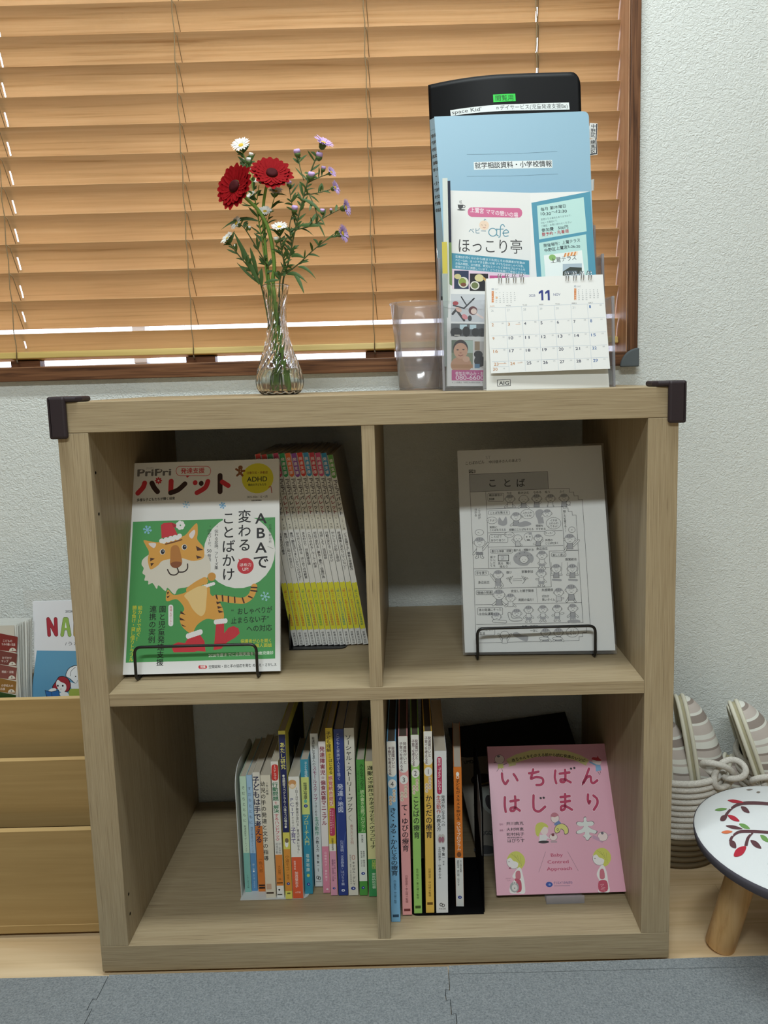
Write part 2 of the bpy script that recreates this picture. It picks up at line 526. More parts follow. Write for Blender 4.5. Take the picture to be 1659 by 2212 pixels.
mb = MB(); mb.box(-2.25, 1.95, -3.25, .6, 2.4, 2.45, plaster); struct(mb.build('ceiling'))

# window: brown frame, jamb, aluminium sash, wired glass
win = bpy.data.objects.new('window_1', None); win.location = (0, WY, WZ0); COL.objects.link(win); win['kind'] = 'structure'
mb = MB()
FY0 = WY-.012
mb.box(WX0-.03, WX1+.0175, FY0, WY+.02, WZ0-.0245, WZ0, trim_x)
mb.build('bottom_frame', win, bevel=.0015)
mb = MB(); mb.box(WX1, WX1+.0175, FY0, WY+.0, WZ0, WZ1+.02, trim_z); mb.build('side_frame', win, bevel=.0015)
mb = MB(); mb.box(WX0-.03, WX0, FY0, WY+.02, WZ0, WZ1+.02, trim_z); mb.build('side_frame', win, bevel=.0015)
mb = MB(); mb.box(WX0, WX1, FY0, WY+.02, WZ1, WZ1+.02, trim_x); mb.build('top_frame', win, bevel=.0015)
mb = MB()
mb.box(WX1-.0015, WX1+.0002, FY0+.006, .54, WZ0, WZ1, jamb_wood); mb.box(WX0, WX0+.0015, WY+.02, .54, WZ0, WZ1, jamb_wood)
mb.box(WX0, WX1, WY+.02, .54, WZ0-.0002, WZ0+.0012, jamb_wood); mb.box(WX0, WX1, WY+.02, .54, WZ1-.0015, WZ1, jamb_wood)
mb.build('jamb', win)
alu = ink('#c4c6cf', .35, .5, 'aluminium')
mb = MB()
mb.box(WX0+.002, WX1-.002, .502, .53, WZ0+.0012, WZ0+.0055, alu); mb.box(WX0+.002, WX1-.002, .502, .53, WZ1-.03, WZ1-.002, alu)
for x in (WX0+.002, -.47, WX1-.027): mb.box(x, x+.025, .502, .53, WZ0+.0055, WZ1-.03, alu)
mb.build('sash', win, bevel=.002)
mb = MB(); mb.box(WX0+.02, WX1-.02, .514, .518, WZ0+.004, WZ1-.028, pane)
g = mb.build('glass_pane', win)
mb = MB()
wire = ink('#6d7076', .5)
for k in range(-9, 36):
    x = WX0 + k*.055
    for s_ in (1, -1):
        pts = []
        for tt in (0, 1):
            z = WZ0+.006+tt*1.0; pts.append((x+(s_*tt*.6 if s_ > 0 else .6-tt*.6), .516, z))
        a, b_ = Vector(pts[0]), Vector(pts[1])
        lo, hi = WX0+.02, WX1-.02
        t0, t1 = 0., 1.
        d = b_.x-a.x
        ta, tb = sorted(((lo-a.x)/d, (hi-a.x)/d)); t0 = max(t0, ta); t1 = min(t1, tb)
        if t1-t0 > .02: mb.tube([a+(b_-a)*t0, a+(b_-a)*t1], .0003, wire, 4)
mb.build('wire_mesh', win)

# grey rubber guard on the frame's corner
mb = MB()
gx1, gz0, R_ = WX1+.0182, .8428, .0325
out = [(gx1, gz0), (gx1, gz0+R_)] + [(gx1-R_*math.sin(a), gz0+R_*math.cos(a)) for a in [i*math.pi/20 for i in range(1, 11)]]
mb.prism(out, WY-.0205, WY-.0125, guard_grey, lambda u, v, h: (u, h, v))
tag(mb.build('corner_guard', loc=(gx1-.015, WY-.016, gz0), bevel=.0025, segs=3), 'grey quarter-round rubber guard on the lower corner of the brown window frame', 'corner guard')

# ------------------------------------------------------------------ bamboo blind
blind = thing('venetian_blind', 'honey-coloured bamboo slatted blind lowered over the window', 'blind', (-.44, .43, .8835))
BX0, BX1 = -1.33, .4345
BY = .424
PITCH_S = .0493
CORDS = (-1.11, -.648, -.330, -.0045, .2890)
slots = (-.6395, .2930)
mb = MB()
k0 = .9305
xs = sorted({BX0, BX1, *[q+d for q in slots for d in (-.0017, .0017)]})
def slat(ztop, top_y, wv, wh):
    """top edge towards the room, lower edge towards the glass, slightly cupped"""
    prof = []
    for j in range(9):
        tt = j/8
        cup = .0035*math.sin(math.pi*tt)
        prof.append((top_y+wh*tt+cup, ztop-wv*tt+cup*.3))
    th = .0022
    for a, b_ in zip(xs, xs[1:]):
        hole = any(abs((a+b_)/2-q) < .001 for q in slots)
        for lo, hi in (((0, 3), (6, 8)) if hole else ((0, 8),)):
            n_ = hi-lo+1
            vs = []
            for x in (a, b_):
                vs += [(x, y, z) for y, z in prof[lo:hi+1]] + [(x, y+th*.9, z+th*.4) for y, z in prof[lo:hi+1]]
            fs = []
            for j in range(n_-1):
                fs += [(j, j+1, 2*n_+j+1, 2*n_+j), (n_+j, 3*n_+j, 3*n_+j+1, n_+j+1)]
            fs += [(0, 2*n_, 3*n_, n_), (n_-1, 2*n_-1, 4*n_-1, 3*n_-1)]
            mb.add(vs, fs, bamboo, False)
            q = 2*n_
            caps = [(j, n_+j, n_+j+1, j+1) for j in range(n_-1)] + [(q+j, q+j+1, q+n_+j+1, q+n_+j) for j in range(n_-1)]
            mb.add(vs, caps, bamboo, False)
NS = 20
for k in range(NS):
    slat(k0+.008+k*PITCH_S+PITCH_S, BY-.010, .0560 if k else .0478, .0250)
slat(k0-.0005, BY-.008, .034, .015)
mb.build('slats', blind)
mb = MB()
mb.hexa([(BX0, BY-.013, .8865), (BX1, BY-.013, .8865), (BX1, BY-.009, .8985), (BX0, BY-.009, .8985),
         (BX0, BY+.018, .8825), (BX1, BY+.018, .8825), (BX1, BY+.018, .8985), (BX0, BY+.018, .8985)], rail_wood)
mb.build('bottom_rail', blind, bevel=.002)
for cx in CORDS:
    mb = MB()
    mb.box(cx-.017, cx+.036, BY-.004, BY+.016, WZ0+.0014, .8828, trim_x)  # brown block in the gap below the rail at each cord
    mb.build('hold_down_block', blind, bevel=.001)
    mb = MB()
    yf = BY-.0145
    pts = [(cx + .0012*math.sin(i*2.1), yf, .8845+i*.025) for i in range(42)]
    mb.tube(pts, .0009, cord_mat, 5)
    mb.tube([(cx, yf, .8845), (cx+.001, yf-.001, .880), (cx+.002, yf, .8775)], .0016, ink('#4a3a28'), 6)
    for k in range(NS):
        z = k0+.006+k*PITCH_S+PITCH_S
        mb.tube([(cx, yf, z+.001), (cx+.004, BY-.011, z-.004), (cx+.006, BY+.009, z-.046)], .0008, cord_mat, 4)
    mb.build('ladder_cord', blind)
mb = MB(); mb.box(BX0, BX1, BY-.02, BY+.03, 1.865, 1.915, rail_wood); mb.build('head_rail', blind)

# ------------------------------------------------------------------ cube shelf
SW, ST, STB, SMT, SMB, SBT, SBB, SS, SD = .4, .8132, .7737, .4213, .4033, .0511, .012, .0395, .371
shelf = thing('storage_shelf', 'greige oak two by two cube shelf standing below the blind', 'shelf', (0, .18, FZ))
mb = MB(); mb.box(-SW, SW, 0, SD, STB, ST, oak_x); mb.build('top_panel', shelf, bevel=.0008)
for x0, x1 in ((-SW, -SW+SS), (SW-SS, SW)):
    mb = MB(); mb.box(x0, x1, 0, SD, SBT, STB-.0004, oak_z)
    xi = x1 if x0 < 0 else x0
    mb.build('side_panel', shelf, bevel=.0006)
mb = MB(); mb.box(-SW+SS, SW-SS, .0006, SD, SMB, SMT, oak_x); mb.build('shelf_board', shelf, bevel=.0006)
for z0, z1 in ((SMT, STB), (SBT, SMB)):
    mb = MB(); mb.box(-.0088, .0084, .001, SD, z0, z1, oak_z); mb.build('divider', shelf, bevel=.0005)
mb = MB(); mb.box(-SW, SW, 0, SD, SBB, SBT, oak_x); mb.build('base_board', shelf, bevel=.0008)
for x, y in ((-.36, .03), (.355, .012), (-.36, .34), (.36, .34)):
    mb = MB(); mb.lathe([(.02, FZ), (.021, FZ+.001), (.021, SBB)], ink('#4b423a'), (x, y+.012, 0), 20); mb.build('foot', shelf)
hole = ink('#2a2018', .8)
for z in (.09, .12, .665, .72): mb = MB(); mb.lathe([(0, 0), (.0022, 0)], hole, n=10, M=Matrix.Translation((-SW+SS+.0003, .014, z)) @ Matrix.Rotation(math.pi/2, 4, 'Y')); mb.build('dowel_hole', shelf)

# brown rubber guards on the shelf's two front corners
for sx, lab in ((-1, 'dark brown rubber guard on the left front corner of the shelf top'), (1, 'dark brown rubber guard on the right front corner of the shelf top')):
    g = .0075
    mb = MB()
    xo = sx*(SW+g); 
    def bx(a, b, *r): mb.box(min(a, b), max(a, b), *r, guard_brown)
    bx(xo, sx*.3845, -g, .0, .7665, ST+g)            # front leaf
    o = mb.build('corner_guard', loc=(sx*.395, .01, ST), bevel=.0035, segs=3)
    tag(o, lab, 'corner guard', 'shelf corner guards')
    mb = MB()
    poly = [(sx*(SW+g), -g), (sx*.372, -g+.004), (sx*.366, .004), (sx*.366, .030), (sx*.372, .036), (sx*(SW+g), .036)]
    if sx > 0: poly = poly[::-1]
    mb.prism(poly, ST+.0002, ST+g, guard_brown, lambda u, v, h: (u, v, h)); mb.build('top_leaf', o, bevel=.003, segs=3)
    mb = MB(); bx(xo, sx*SW+sx*.0003, -g, .036, .7665, ST+g); mb.build('side_leaf', o, bevel=.003, segs=3)

# ------------------------------------------------------------------ floor mats
def jig(a, b, fixed, along, n, amp, ph=0):
    """a jigsaw edge from a to b"""
    pts = []
    L = b-a
    for i in range(n):
        c = a+L*(i+.5)/n; wd = abs(L)/n*.5; s_ = 1 if L > 0 else -1
        sg = 1 if (i+ph) % 2 else -1
        for dx, h in ((-.36, 0), (-.42, .55), (-.5, .9), (-.2, 1), (.2, 1), (.5, .9), (.42, .55), (.36, 0)):
            p = (c+s_*dx*wd, fixed+sg*amp*h)
            pts.append(p if along == 'x' else (p[1], p[0]))
    return pts
MT = FZ+.011
SEAM = {}
def seam(x, y0, y1):
    if x not in SEAM: SEAM[x] = [(x, y0)] + jig(y0, y1-.03, x, 'y', 11, .006) + [(x, y1)]
    return SEAM[x]
def mat_tile(x0, x1, y0, y1, lab, left=True, right=True):
    mb = MB(); e = .0005
    L_ = [(x+e, y) for x, y in (seam(x0, y0, y1) if left else [(x0, y0), (x0, y1)])]
    R_ = [(x-e, y) for x, y in (seam(x1, y0, y1) if right else [(x1, y0), (x1, y1)])]
    L_[-1] = (L_[-1][0], y1); R_[-1] = (R_[-1][0], y1)
    poly = L_[::-1] + R_
    mb.prism(poly, FZ+.0005, MT, carpet, lambda u, v, h: (u, v, h))
    tag(mb.build('floor_mat', loc=((x0+x1)/2, y0, FZ)), lab, 'floor mat', 'grey carpet floor mats')
mat_tile(-.862, -.386, -.48, -.0135, 'grey puzzle-edged carpet mat below the wooden leaflet rack', False, True)
mat_tile(-.386, .088, -.48, -.012, 'grey puzzle-edged carpet mat below the left half of the shelf')
mat_tile(.088, .562, -.48, -.0265, 'grey puzzle-edged carpet mat below the right half of the shelf and stool leg', True, False)
mb = MB()
poly = [(.0885, -.0105), (.0885, -.0258)] + [(.1, -.0255), (.3, -.0255)] + [(.5625, -.0255), (.5625, -.006)]
mb.prism(poly, FZ+.0005, MT, carpet, lambda u, v, h: (u, v, h))
tag(mb.build('mat_edging', loc=(.33, -.018, FZ)), 'narrow grey carpet edging strip along the mat beside the shelf foot', 'mat edging')

# ------------------------------------------------------------------ vase
VC = Vector((-.137, .163, ST))
kz = .000188
prof_px = [(2150, 128), (2138, 150), (2120, 165), (2080, 178), (2040, 182), (2000, 176), (1960, 165), (1900, 147), (1850, 130), (1800, 113),
           (1750, 99), (1700, 88), (1650, 79), (1600, 72), (1560, 71), (1500, 74), (1450, 80), (1400, 88), (1350, 97), (1320, 104), (1305, 108)]
sp = catmull([(r_*kz, (2150-y)*kz, 0) for y, r_ in prof_px], 4)
outer = [(p.x, p.y) for p in sp]
TOPZ = outer[-1][1]
def flute(r_, z, a):
    k = min(1, max(0, z/.012))*min(1, max(0, (TOPZ-.006-z)/.02))
    tw = -1.9*max(0, (z-.03))/.09
    return r_*(1+.055*k*math.cos(16*(a+tw))) if r_ > .006 else r_
inner = [(max(r_-.0022, .002), max(z, .006)) for r_, z in outer if z > .003]
vase = thing('bud_vase', 'small twisted clear glass bud vase holding red, white and lilac flowers', 'vase', VC)
mb = MB()
o_ = [(.0005, .0008), (.017, .0008)] + outer
full = o_ + [(outer[-1][0]-.0011, TOPZ+.0008)] + inner[::-1] + [(.0005, .0062)]
mb.lathe(full, glass, VC, 108, True, flute)
mb.build('glass_body', vase)
WL = (2150-1945)*kz
mb = MB()
wp = [(.0004, .0068)] + [(r_-.0008, z) for r_, z in inner if .0068 < z < WL] + [(.0255, WL), (.0004, WL)]
mb.lathe(wp, water, VC, 48, True)
mb.build('water', vase)

# ------------------------------------------------------------------ flowers
def C4(x, y, dy=0.): return U(430+x/3.687, 270+y/3.687, y=VC.y+dy)
stem_green = ink('#6f8f3e', .5, .3, 'stem'); stem_dark = ink('#4b5530', .55, .3, 'stem'); leaf_green = ink('#3f5a2a', .55, .3, 'leaf')
calyx = ink('#4f6632', .6, .3, 'calyx')
red_p = ink('#86080f', .75, .1, 'petal'); red_d = ink('#3f060b', .8, .2, 'petal'); white_p = ink('#ecebe4', .6, .25, 'petal'); lilac_p = ink('#c7a9dd', .6, .25, 'petal')
yel_d = ink('#c9a83a', .8, .2, 'disc')
def leaf(mb, p, d, L, wd, droop, side):
    d = d.normalized(); n = Vector((0, -1, .25)).normalized()
    s_ = d.cross(n).normalized(); vs = []; fs = []; N = 6
    for i in range(N+1):
        t = i/N
        c = p + d*(L*t) + Vector((0, 0, -droop*L*t*t)) + s_*(side*L*.25*t*t)
        ww = wd*(math.sin(math.pi*min(1, t*.92+.06))**.8)*.5
        vs += [c-s_*ww, c+n*ww*.25, c+s_*ww]
    for i in range(N):
        k = i*3
        fs += [(k, k+1, k+4, k+3), (k+1, k+2, k+5, k+4)]
    mb.add(vs, fs, leaf_green, True)
def frame_of(n):
    n = n.normalized(); a = n.cross(Vector((0, 0, 1)))
    a = a.normalized() if a.length > .1 else Vector((1, 0, 0))
    return n, a, n.cross(a)
def daisy(parent, p, n, r_, mat_, npet=22, disc_m=yel_d, rd=.28, cup=.25, two=False, pw=1.0, name='flower_head'):
    n, a, b_ = frame_of(n)
    mb = MB()
    for ring_ in range(2 if two else 1):
        for k in range(npet):
            an = 2*math.pi*(k+.5*ring_)/npet + random.uniform(-.06, .06)
            rr = r_*(1-.16*ring_)*random.uniform(.9, 1.04)
            dr = a*math.cos(an)+b_*math.sin(an); tg = -a*math.sin(an)+b_*math.cos(an)
            wd = pw*2*math.pi*r_/npet*.72; vs = []; fs = []; N = 5
            c_ = cup*random.uniform(.7, 1.3)+.18*ring_
            for i in range(N+1):
                t = i/N
                q = p + dr*(rr*(rd*.7+(1-rd*.7)*t)) + n*(rr*c_*(t-.55*t*t)*.9)
                ww = wd*.5*(.45+.55*math.sin(math.pi*min(1, t*.75+.12))) * (1 if i < N else .35)
                vs += [q-tg*ww, q-n*ww*.25, q+tg*ww]
            for i in range(N):
                j = i*3; fs += [(j, j+1, j+4, j+3), (j+1, j+2, j+5, j+4)]
            mb.add(vs, fs, mat_, True)
    o = mb.build(name, parent)
    mb = MB(); R = Matrix((( a.x, b_.x, n.x, p.x), (a.y, b_.y, n.y, p.y), (a.z, b_.z, n.z, p.z), (0, 0, 0, 1)))
    mb.lathe([(r_*rd, 0), (r_*rd*.95, r_*.09), (r_*rd*.6, r_*.14), (0, r_*.12)], disc_m, n=14, M=R)
    mb.build('disc', o)
    mb = MB()
    mb.lathe([(r_*.1, -r_*.62), (r_*.27, -r_*.5), (r_*.34, -r_*.2), (r_*.4, r_*.02)], calyx, n=10, M=R); mb.build('calyx', o)
    return o
def bud(mb, p, n, r_, mat_):
    n, a, b_ = frame_of(n); R = Matrix((( a.x, b_.x, n.x, p.x), (a.y, b_.y, n.y, p.y), (a.z, b_.z, n.z, p.z), (0, 0, 0, 1)))
    mb.lathe([(r_*.3, -r_*1.3), (r_*.9, -r_*.7), (r_*.95, 0)], calyx, n=9, M=R)
    mb.lathe([(r_*.9, 0), (r_*1.05, r_*.6), (r_*.85, r_*1.15), (r_*.5, r_*1.0), (0, r_*.9)], mat_, n=9, M=R)
def path(px, dys=None):
    N = len(px)
    return catmull([C4(x, y, (dys[i] if dys else 0)) for i, (x, y) in enumerate(px)], 6)
FOOT = lambda dx, dy: [Vector((VC.x+dx, VC.y+dy, ST+.009)), Vector((VC.x+dx*.55, VC.y+dy*.6, ST+.05))]
def stem_from(foot, px, dys, r0, r1, m_, mb):
    pts = [*foot] + [C4(x, y, d) for (x, y), d in zip(px, dys)]
    pts = catmull(pts, 6); N = len(pts)
    mb.tube(pts, [r0+(r1-r0)*i/(N-1) for i in range(N)], m_, 7)
    return pts
MM = 1/3.687*1.15/1661     # metres per drawing unit at the vase

# red gerberas
t = thing('gerbera', 'red gerbera with a tall dark-centred head turned to the left, on a thick curved stem', 'flower', VC+Vector((.01, 0, .009)), 'red gerberas')
mb = MB(); stem_from(FOOT(.012, -.004), [(592, 1290), (600, 1140), (582, 960), (545, 810), (480, 690), (392, 600), (300, 515)], [-.006, -.008, -.01, -.012, -.014, -.018, -.022], .0031, .0024, stem_green, mb); mb.build('stem', t)
daisy(t, C4(285, 490, -.028), Vector((-.5, -.8, .22)), 178*MM, red_p, 20, red_d, .27, .12, True, 1.6)
t = thing('gerbera', 'red gerbera tilted upwards, flat wide head, on the right of the other gerbera', 'flower', VC+Vector((-.004, .004, .009)), 'red gerberas')
mb = MB(); stem_from(FOOT(-.004, .006), [(560, 1290), (535, 1050), (515, 800), (512, 650), (535, 500), (572, 420)], [.004, .004, .002, 0, -.006, -.01], .0025, .002, stem_green, mb); mb.build('stem', t)
daisy(t, C4(580, 385, -.016), Vector((.22, -.80, .54)), 162*MM, red_p, 20, red_d, .28, .12, True, 1.6)

def spray(name, label, foot, stems, heads, buds, mat_, seed, nleaf, smat=stem_dark, group='aster sprays'):
    random.seed(seed)
    t = thing(name, label, 'flower', foot[0], group)
    mb = MB(); allp = []
    for i, (px, dys, ra, rb) in enumerate(stems):
        if i == 0: pts = stem_from(foot, px, dys, ra, rb, smat, mb)
        else:
            pts = catmull([C4(x, y, d) for (x, y), d in zip(px, dys)], 6); N = len(pts)
            mb.tube(pts, [ra+(rb-ra)*k/(N-1) for k in range(N)], smat, 6)
        allp.append(pts)
    mb.build('stem', t)
    mb = MB()
    for i, pts in enumerate(allp):
        Ls = sum((b_-a).length for a, b_ in zip(pts, pts[1:]))
        for k in range(max(3, int(nleaf*Ls/.1))):
            j = random.randrange(0 if i else len(pts)//3, len(pts)-1)
            p = pts[j]
            if p.z < ST+TOPZ+.004: continue
            d = (pts[min(j+1, len(pts)-1)]-pts[j]).normalized()
            sd = random.choice((-1, 1))
            dirn = d*.75 + Vector((sd*random.uniform(.35, .9), random.uniform(-.5, .4), random.uniform(-.1, .4)))
            leaf(mb, p, dirn, random.uniform(.009, .021), random.uniform(.0022, .0042), random.uniform(-.1, .5), sd*random.uniform(-.4, .8))
    for a in getattr(spray, 'extra', []):
        leaf(mb, *a)
    mb.build('leaves', t)
    for x, y, dy, n, r_ in heads: daisy(t, C4(x, y, dy), Vector(n), r_*MM, mat_, 20, yel_d, .26, .55, True, .8)
    for x, y, dy, n, r_ in buds:
        mb = MB(); bud(mb, C4(x, y, dy), Vector(n), r_*MM, mat_); mb.build('bud', t)
    spray.extra = []
    return t
spray.extra = [(C4(470, 765, -.01), Vector((-1, -.1, .42)), .056, .0062, .55, -.2)]
spray('aster_stem', 'white aster stem rising behind the red gerberas, topped by one open white daisy', FOOT(-.008, .004),
      [([(545, 1290), (520, 1050), (478, 780), (432, 520), (388, 330), (345, 215)], [0, .002, .004, .006, .008, .008], .0012, .0008),
       ([(478, 780), (510, 730), (524, 705)], [.004, 0, -.004], .0008, .0006), ([(500, 930), (560, 720), (600, 580), (606, 555)], [0, .004, .004, .002], .0008, .0006),
       ([(432, 520), (425, 420), (420, 360)], [.006, .008, .008], .0006, .0005), ([(388, 330), (400, 300)], [.008, .008], .0006, .0005),
       ([(445, 640), (400, 640), (335, 610)], [.005, 0, 0], .0008, .0005), ([(460, 600), (478, 480)], [.005, .002], .0008, .0006)],
      [(335, 165, .008, (-.12, -.85, .6), 78), (525, 690, -.006, (.05, -.75, .65), 58), (610, 530, .002, (.1, -.6, .75), 60), (485, 440, .004, (-.3, -.5, .6), 50), (415, 560, .006, (-.4, -.5, .5), 45)],
      [(345, 293, .01, (-.1, -.2, 1), 20), (397, 288, .008, (.1, -.2, 1), 22), (413, 243, .01, (.2, -.2, 1), 18), (430, 360, .01, (-.1, -.3, .8), 22)], white_p, 3, 15, stem_green)
spray.extra = [(C4(480, 1270, -.012), Vector((-.42, -.1, 1)), .075, .0075, -.05, -.1), (C4(500, 1285, -.012), Vector((.02, -.1, 1)), .026, .0055, 0, .1), (C4(520, 1260, -.015), Vector((1, -.1, .45)), .026, .005, .3, -.1),
               (C4(490, 1270, -.01), Vector((-1, -.1, .8)), .042, .004, -.1, .1), (C4(465, 1200, -.01), Vector((-.15, -.1, 1)), .04, .006, 0, -.2)]
spray('aster_stem', 'low white aster stem leaning left over the vase rim with two side-facing daisies', FOOT(-.012, -.003),
      [([(498, 1290), (400, 1140), (310, 1030), (240, 935)], [-.008, -.012, -.016, -.018], .0013, .0008),
       ([(545, 1120), (430, 930), (360, 820), (312, 785)], [0, -.008, -.012, -.014], .0011, .0007)],
      [(228, 905, -.018, (-.6, -.6, .65), 62), (300, 785, -.014, (-.65, -.7, .4), 62)], [(400, 822, -.01, (0, -.3, 1), 13), (290, 968, -.016, (.2, -.3, 1), 14)], white_p, 5, 13)
spray('aster_stem', 'short white aster stem in front of the gerbera stem with one upright daisy', FOOT(.004, -.006),
      [([(640, 1290), (675, 1120), (655, 980), (640, 860)], [-.008, -.012, -.016, -.018], .0012, .0009),
       ([(665, 1050), (620, 960), (618, 930)], [-.012, -.016, -.018], .0008, .0006)],
      [(640, 815, -.02, (.0, -.6, .75), 66)], [(618, 915, -.018, (-.2, -.3, 1), 20)], white_p, 8, 16)
spray.extra = [(C4(700, 1190, -.006), Vector((1, -.2, .35)), .032, .0075, .75, 0), (C4(745, 1170, -.006), Vector((.35, -.2, -.3)), .026, .006, .6, .3), (C4(790, 1130, -.006), Vector((1, -.2, .1)), .026, .0055, .8, 0),
               (C4(820, 590, -.004), Vector((1, -.2, -.25)), .030, .0055, .4, .2), (C4(790, 800, -.004), Vector((1, -.3, .0)), .036, .006, .1, 0), (C4(735, 1050, -.004), Vector((1, -.3, .5)), .024, .007, .6, 0)]
spray('aster_stem', 'tall branching lilac aster stem spreading to the right, many buds and five lilac daisies', FOOT(.010, .004),
      [([(665, 1295), (715, 1080), (762, 850), (822, 610), (880, 400), (955, 205)], [.004, .002, 0, -.002, 0, .002], .0014, .0009),
       ([(790, 830), (900, 800), (1000, 735), (1120, 672)], [0, -.004, -.004, -.002], .0009, .0006),
       ([(690, 1185), (800, 1100), (900, 1005), (1000, 925), (1092, 872)], [0, -.004, -.006, -.006, -.004], .001, .0006),
       ([(840, 560), (950, 540), (1045, 515)], [0, .002, .004], .0008, .0006), ([(865, 460), (950, 420), (1022, 393)], [0, .004, .006], .0008, .0006),
       ([(835, 440), (805, 340), (795, 270)], [0, .004, .006], .0008, .0006), ([(735, 950), (722, 800), (752, 690)], [0, -.004, -.006], .0008, .0006),
       ([(772, 760), (742, 640), (718, 500)], [0, .004, .006], .0008, .0006), ([(880, 560), (930, 680), (945, 810)], [0, -.006, -.008], .0008, .0006), ([(870, 420), (892, 410)], [0, -.004], .0008, .0006)],
      [(990, 145, .002, (.45, -.5, .75), 82), (1052, 378, .006, (.75, -.5, .45), 48), (1082, 502, .004, (.9, -.4, .2), 58), (1165, 660, -.002, (.95, -.35, .15), 70), (1140, 866, -.004, (.9, -.45, .1), 72)],
      [(783, 225, .006, (-.15, -.2, 1), 26), (957, 250, .002, (.2, -.3, .9), 26), (893, 407, -.004, (.2, -.4, 1), 26), (990, 350, .004, (.3, -.3, 1), 18), (717, 470, .006, (0, -.2, 1), 20), (760, 672, -.006, (.2, -.4, 1), 24), (982, 690, -.004, (.1, -.3, 1), 18), (1050, 680, -.004, (.1, -.3, 1), 11)], lilac_p, 21, 17)
random.seed(12)

# ------------------------------------------------------------------ clear cup
cc = Vector((.0725, .312, ST)); ck = 1.09
cup = thing('plastic_cup', 'clear empty plastic cup standing beside the acrylic brochure holder', 'cup', cc)
mb = MB()
mb.lathe([(r_*ck, z*ck) for r_, z in [(.0008, .0025), (.029, .0025), (.0295, .0006), (.0305, .0006), (.0355, .065), (.0405, .1275), (.0425, .1285), (.0425, .131), (.0408, .131), (.0398, .128), (.0348, .065), (.030, .004), (.0008, .004)]], cup_mat, cc, 56)
mb.build('body', cup)

# ------------------------------------------------------------------ acrylic brochure holder
HX0, HX1 = .1045, .3395
HB = .262
hold = thing('brochure_holder', 'clear acrylic stepped brochure holder with folders and leaflets at the right of the shelf top', 'brochure holder', ((HX0+HX1)/2, .17, ST))
steps = [(.088, ST, .124), (.146, ST+.06, .130), (.198, ST+.12, .120)]     # front y, z0, height of each pocket front
for i, (y, z0, h_) in enumerate(steps):
    mb = MB()
    mb.hexa([(HX0, y, z0+.0004), (HX1, y, z0+.0004), (HX1, y+.010, z0+h_), (HX0, y+.010, z0+h_),
             (HX0, y+.0022, z0+.0004), (HX1, y+.0022, z0+.0004), (HX1, y+.0122, z0+h_), (HX0, y+.0122, z0+h_)], acrylic)
    mb.build('pocket_front', hold)
for x in (HX0-.0022, HX1):
    mb = MB()
    zs = [(.088, ST+.0004), (.098, ST+.124), (.146, ST+.126), (.156, ST+.19), (.198, ST+.192), (.208, ST+.24), (HB, ST+.27), (HB, ST+.0004)]
    mb.prism(zs, x, x+.0022, acrylic, lambda u, v, h: (h, u, v)); mb.build('side_panel', hold)
    for (y, z0, h_), x2 in zip(steps, (0, 0, 0)):
        mb = MB(); q = .0026
        mb.hexa([(x-q*.3, y-.001, z0+.001 if z0 > ST+.01 else ST+.0004), (x+q, y-.001, z0+.001 if z0 > ST+.01 else ST+.0004), (x+q, y+.009, z0+h_+.001), (x-q*.3, y+.009, z0+h_+.001),
                 (x-q*.3, y+.005, z0+.001 if z0 > ST+.01 else ST+.0004), (x+q, y+.005, z0+.001 if z0 > ST+.01 else ST+.0004), (x+q, y+.015, z0+h_+.001), (x-q*.3, y+.015, z0+h_+.001)], acrylic_edge)
        mb.build('pocket_edge', hold, bevel=.0006)
mb = MB(); mb.box(HX0, HX1, .09, HB, ST+.0004, ST+.003, acrylic); mb.build('base', hold)
mb = MB(); mb.box(HX0, HX1, HB-.0022, HB, ST+.003, ST+.27, acrylic); mb.build('back_panel', hold)

# black document folder, rearmost pocket
def yb(a): return .222 + .034*(max(0, .55-a)/.55)**2
bTL, bTR, bBR = U(925, 184, y=yb(0)), U(1253, 155, y=yb(1)), U(1268, 480, y=.215)
bBL = Vector((bTL.x+.006, yb(0)-.006, ST+.14)); bBR = Vector((bBR.x+.0, .214, ST+.14))
bw, bh = .232, (bTL.z-bBL.z)
def fblack(u, v, k=0.):
    a, b_ = u/bw, v/bh
    x = (bBL.x*(1-a)+bBR.x*a)*(1-b_) + (bTL.x*(1-a)+bTR.x*a)*b_
    z = (bBL.z*(1-a)+bBR.z*a)*(1-b_) + (bTL.z*(1-a)+bTR.z*a)*b_
    sl = -.068*max(0, .55-a)/.55/bw*2
    n = Vector((sl*.5, -1, .02)).normalized()
    return Vector((x, yb(a)-.006*(1-b_), z)) + n*k
blackf = thing('document_folder', 'black plastic document folder in the rear pocket with a green sticker', 'folder', (.21, .22, ST+.14), 'clear-file folders in the holder')
mb = MB()
def fb2(i, j):
    u, v = i*bw, j*bh
    if i > .94 and j > .94:       # rounded outer corner
        du, dv = (i-.94)/.06, (j-.94)/.06
        l = math.hypot(du, dv)
        if l > 1: u = bw*(.94+.06*du/l); v = bh*(.94+.06*dv/l)
    return fblack(u, v)
mb.grid(fb2, 48, 48, black_plastic)
mb.build('front_cover', blackf, solid=.0012)
mb = MB(); mb.hexa([fblack(.004, .002, -.004), fblack(bw*.97, .002, -.004), fblack(bw*.97, bh*.97, -.004), fblack(.004, bh*.97, -.004),
                    fblack(.004, .002, -.022), fblack(bw*.97, .002, -.020), fblack(bw*.97, bh*.97, -.020), fblack(.004, bh*.97, -.022)], ink('#8f9096')); mb.build('sleeves', blackf)
cA = lambda x, y: (900+x/3.19, 130+y/3.19)
mb = MB()
bl_px = [(925, 184), (1253, 155), (1258, 300), (930, 300)]
bpx = [(925, 184), (1253, 155)]
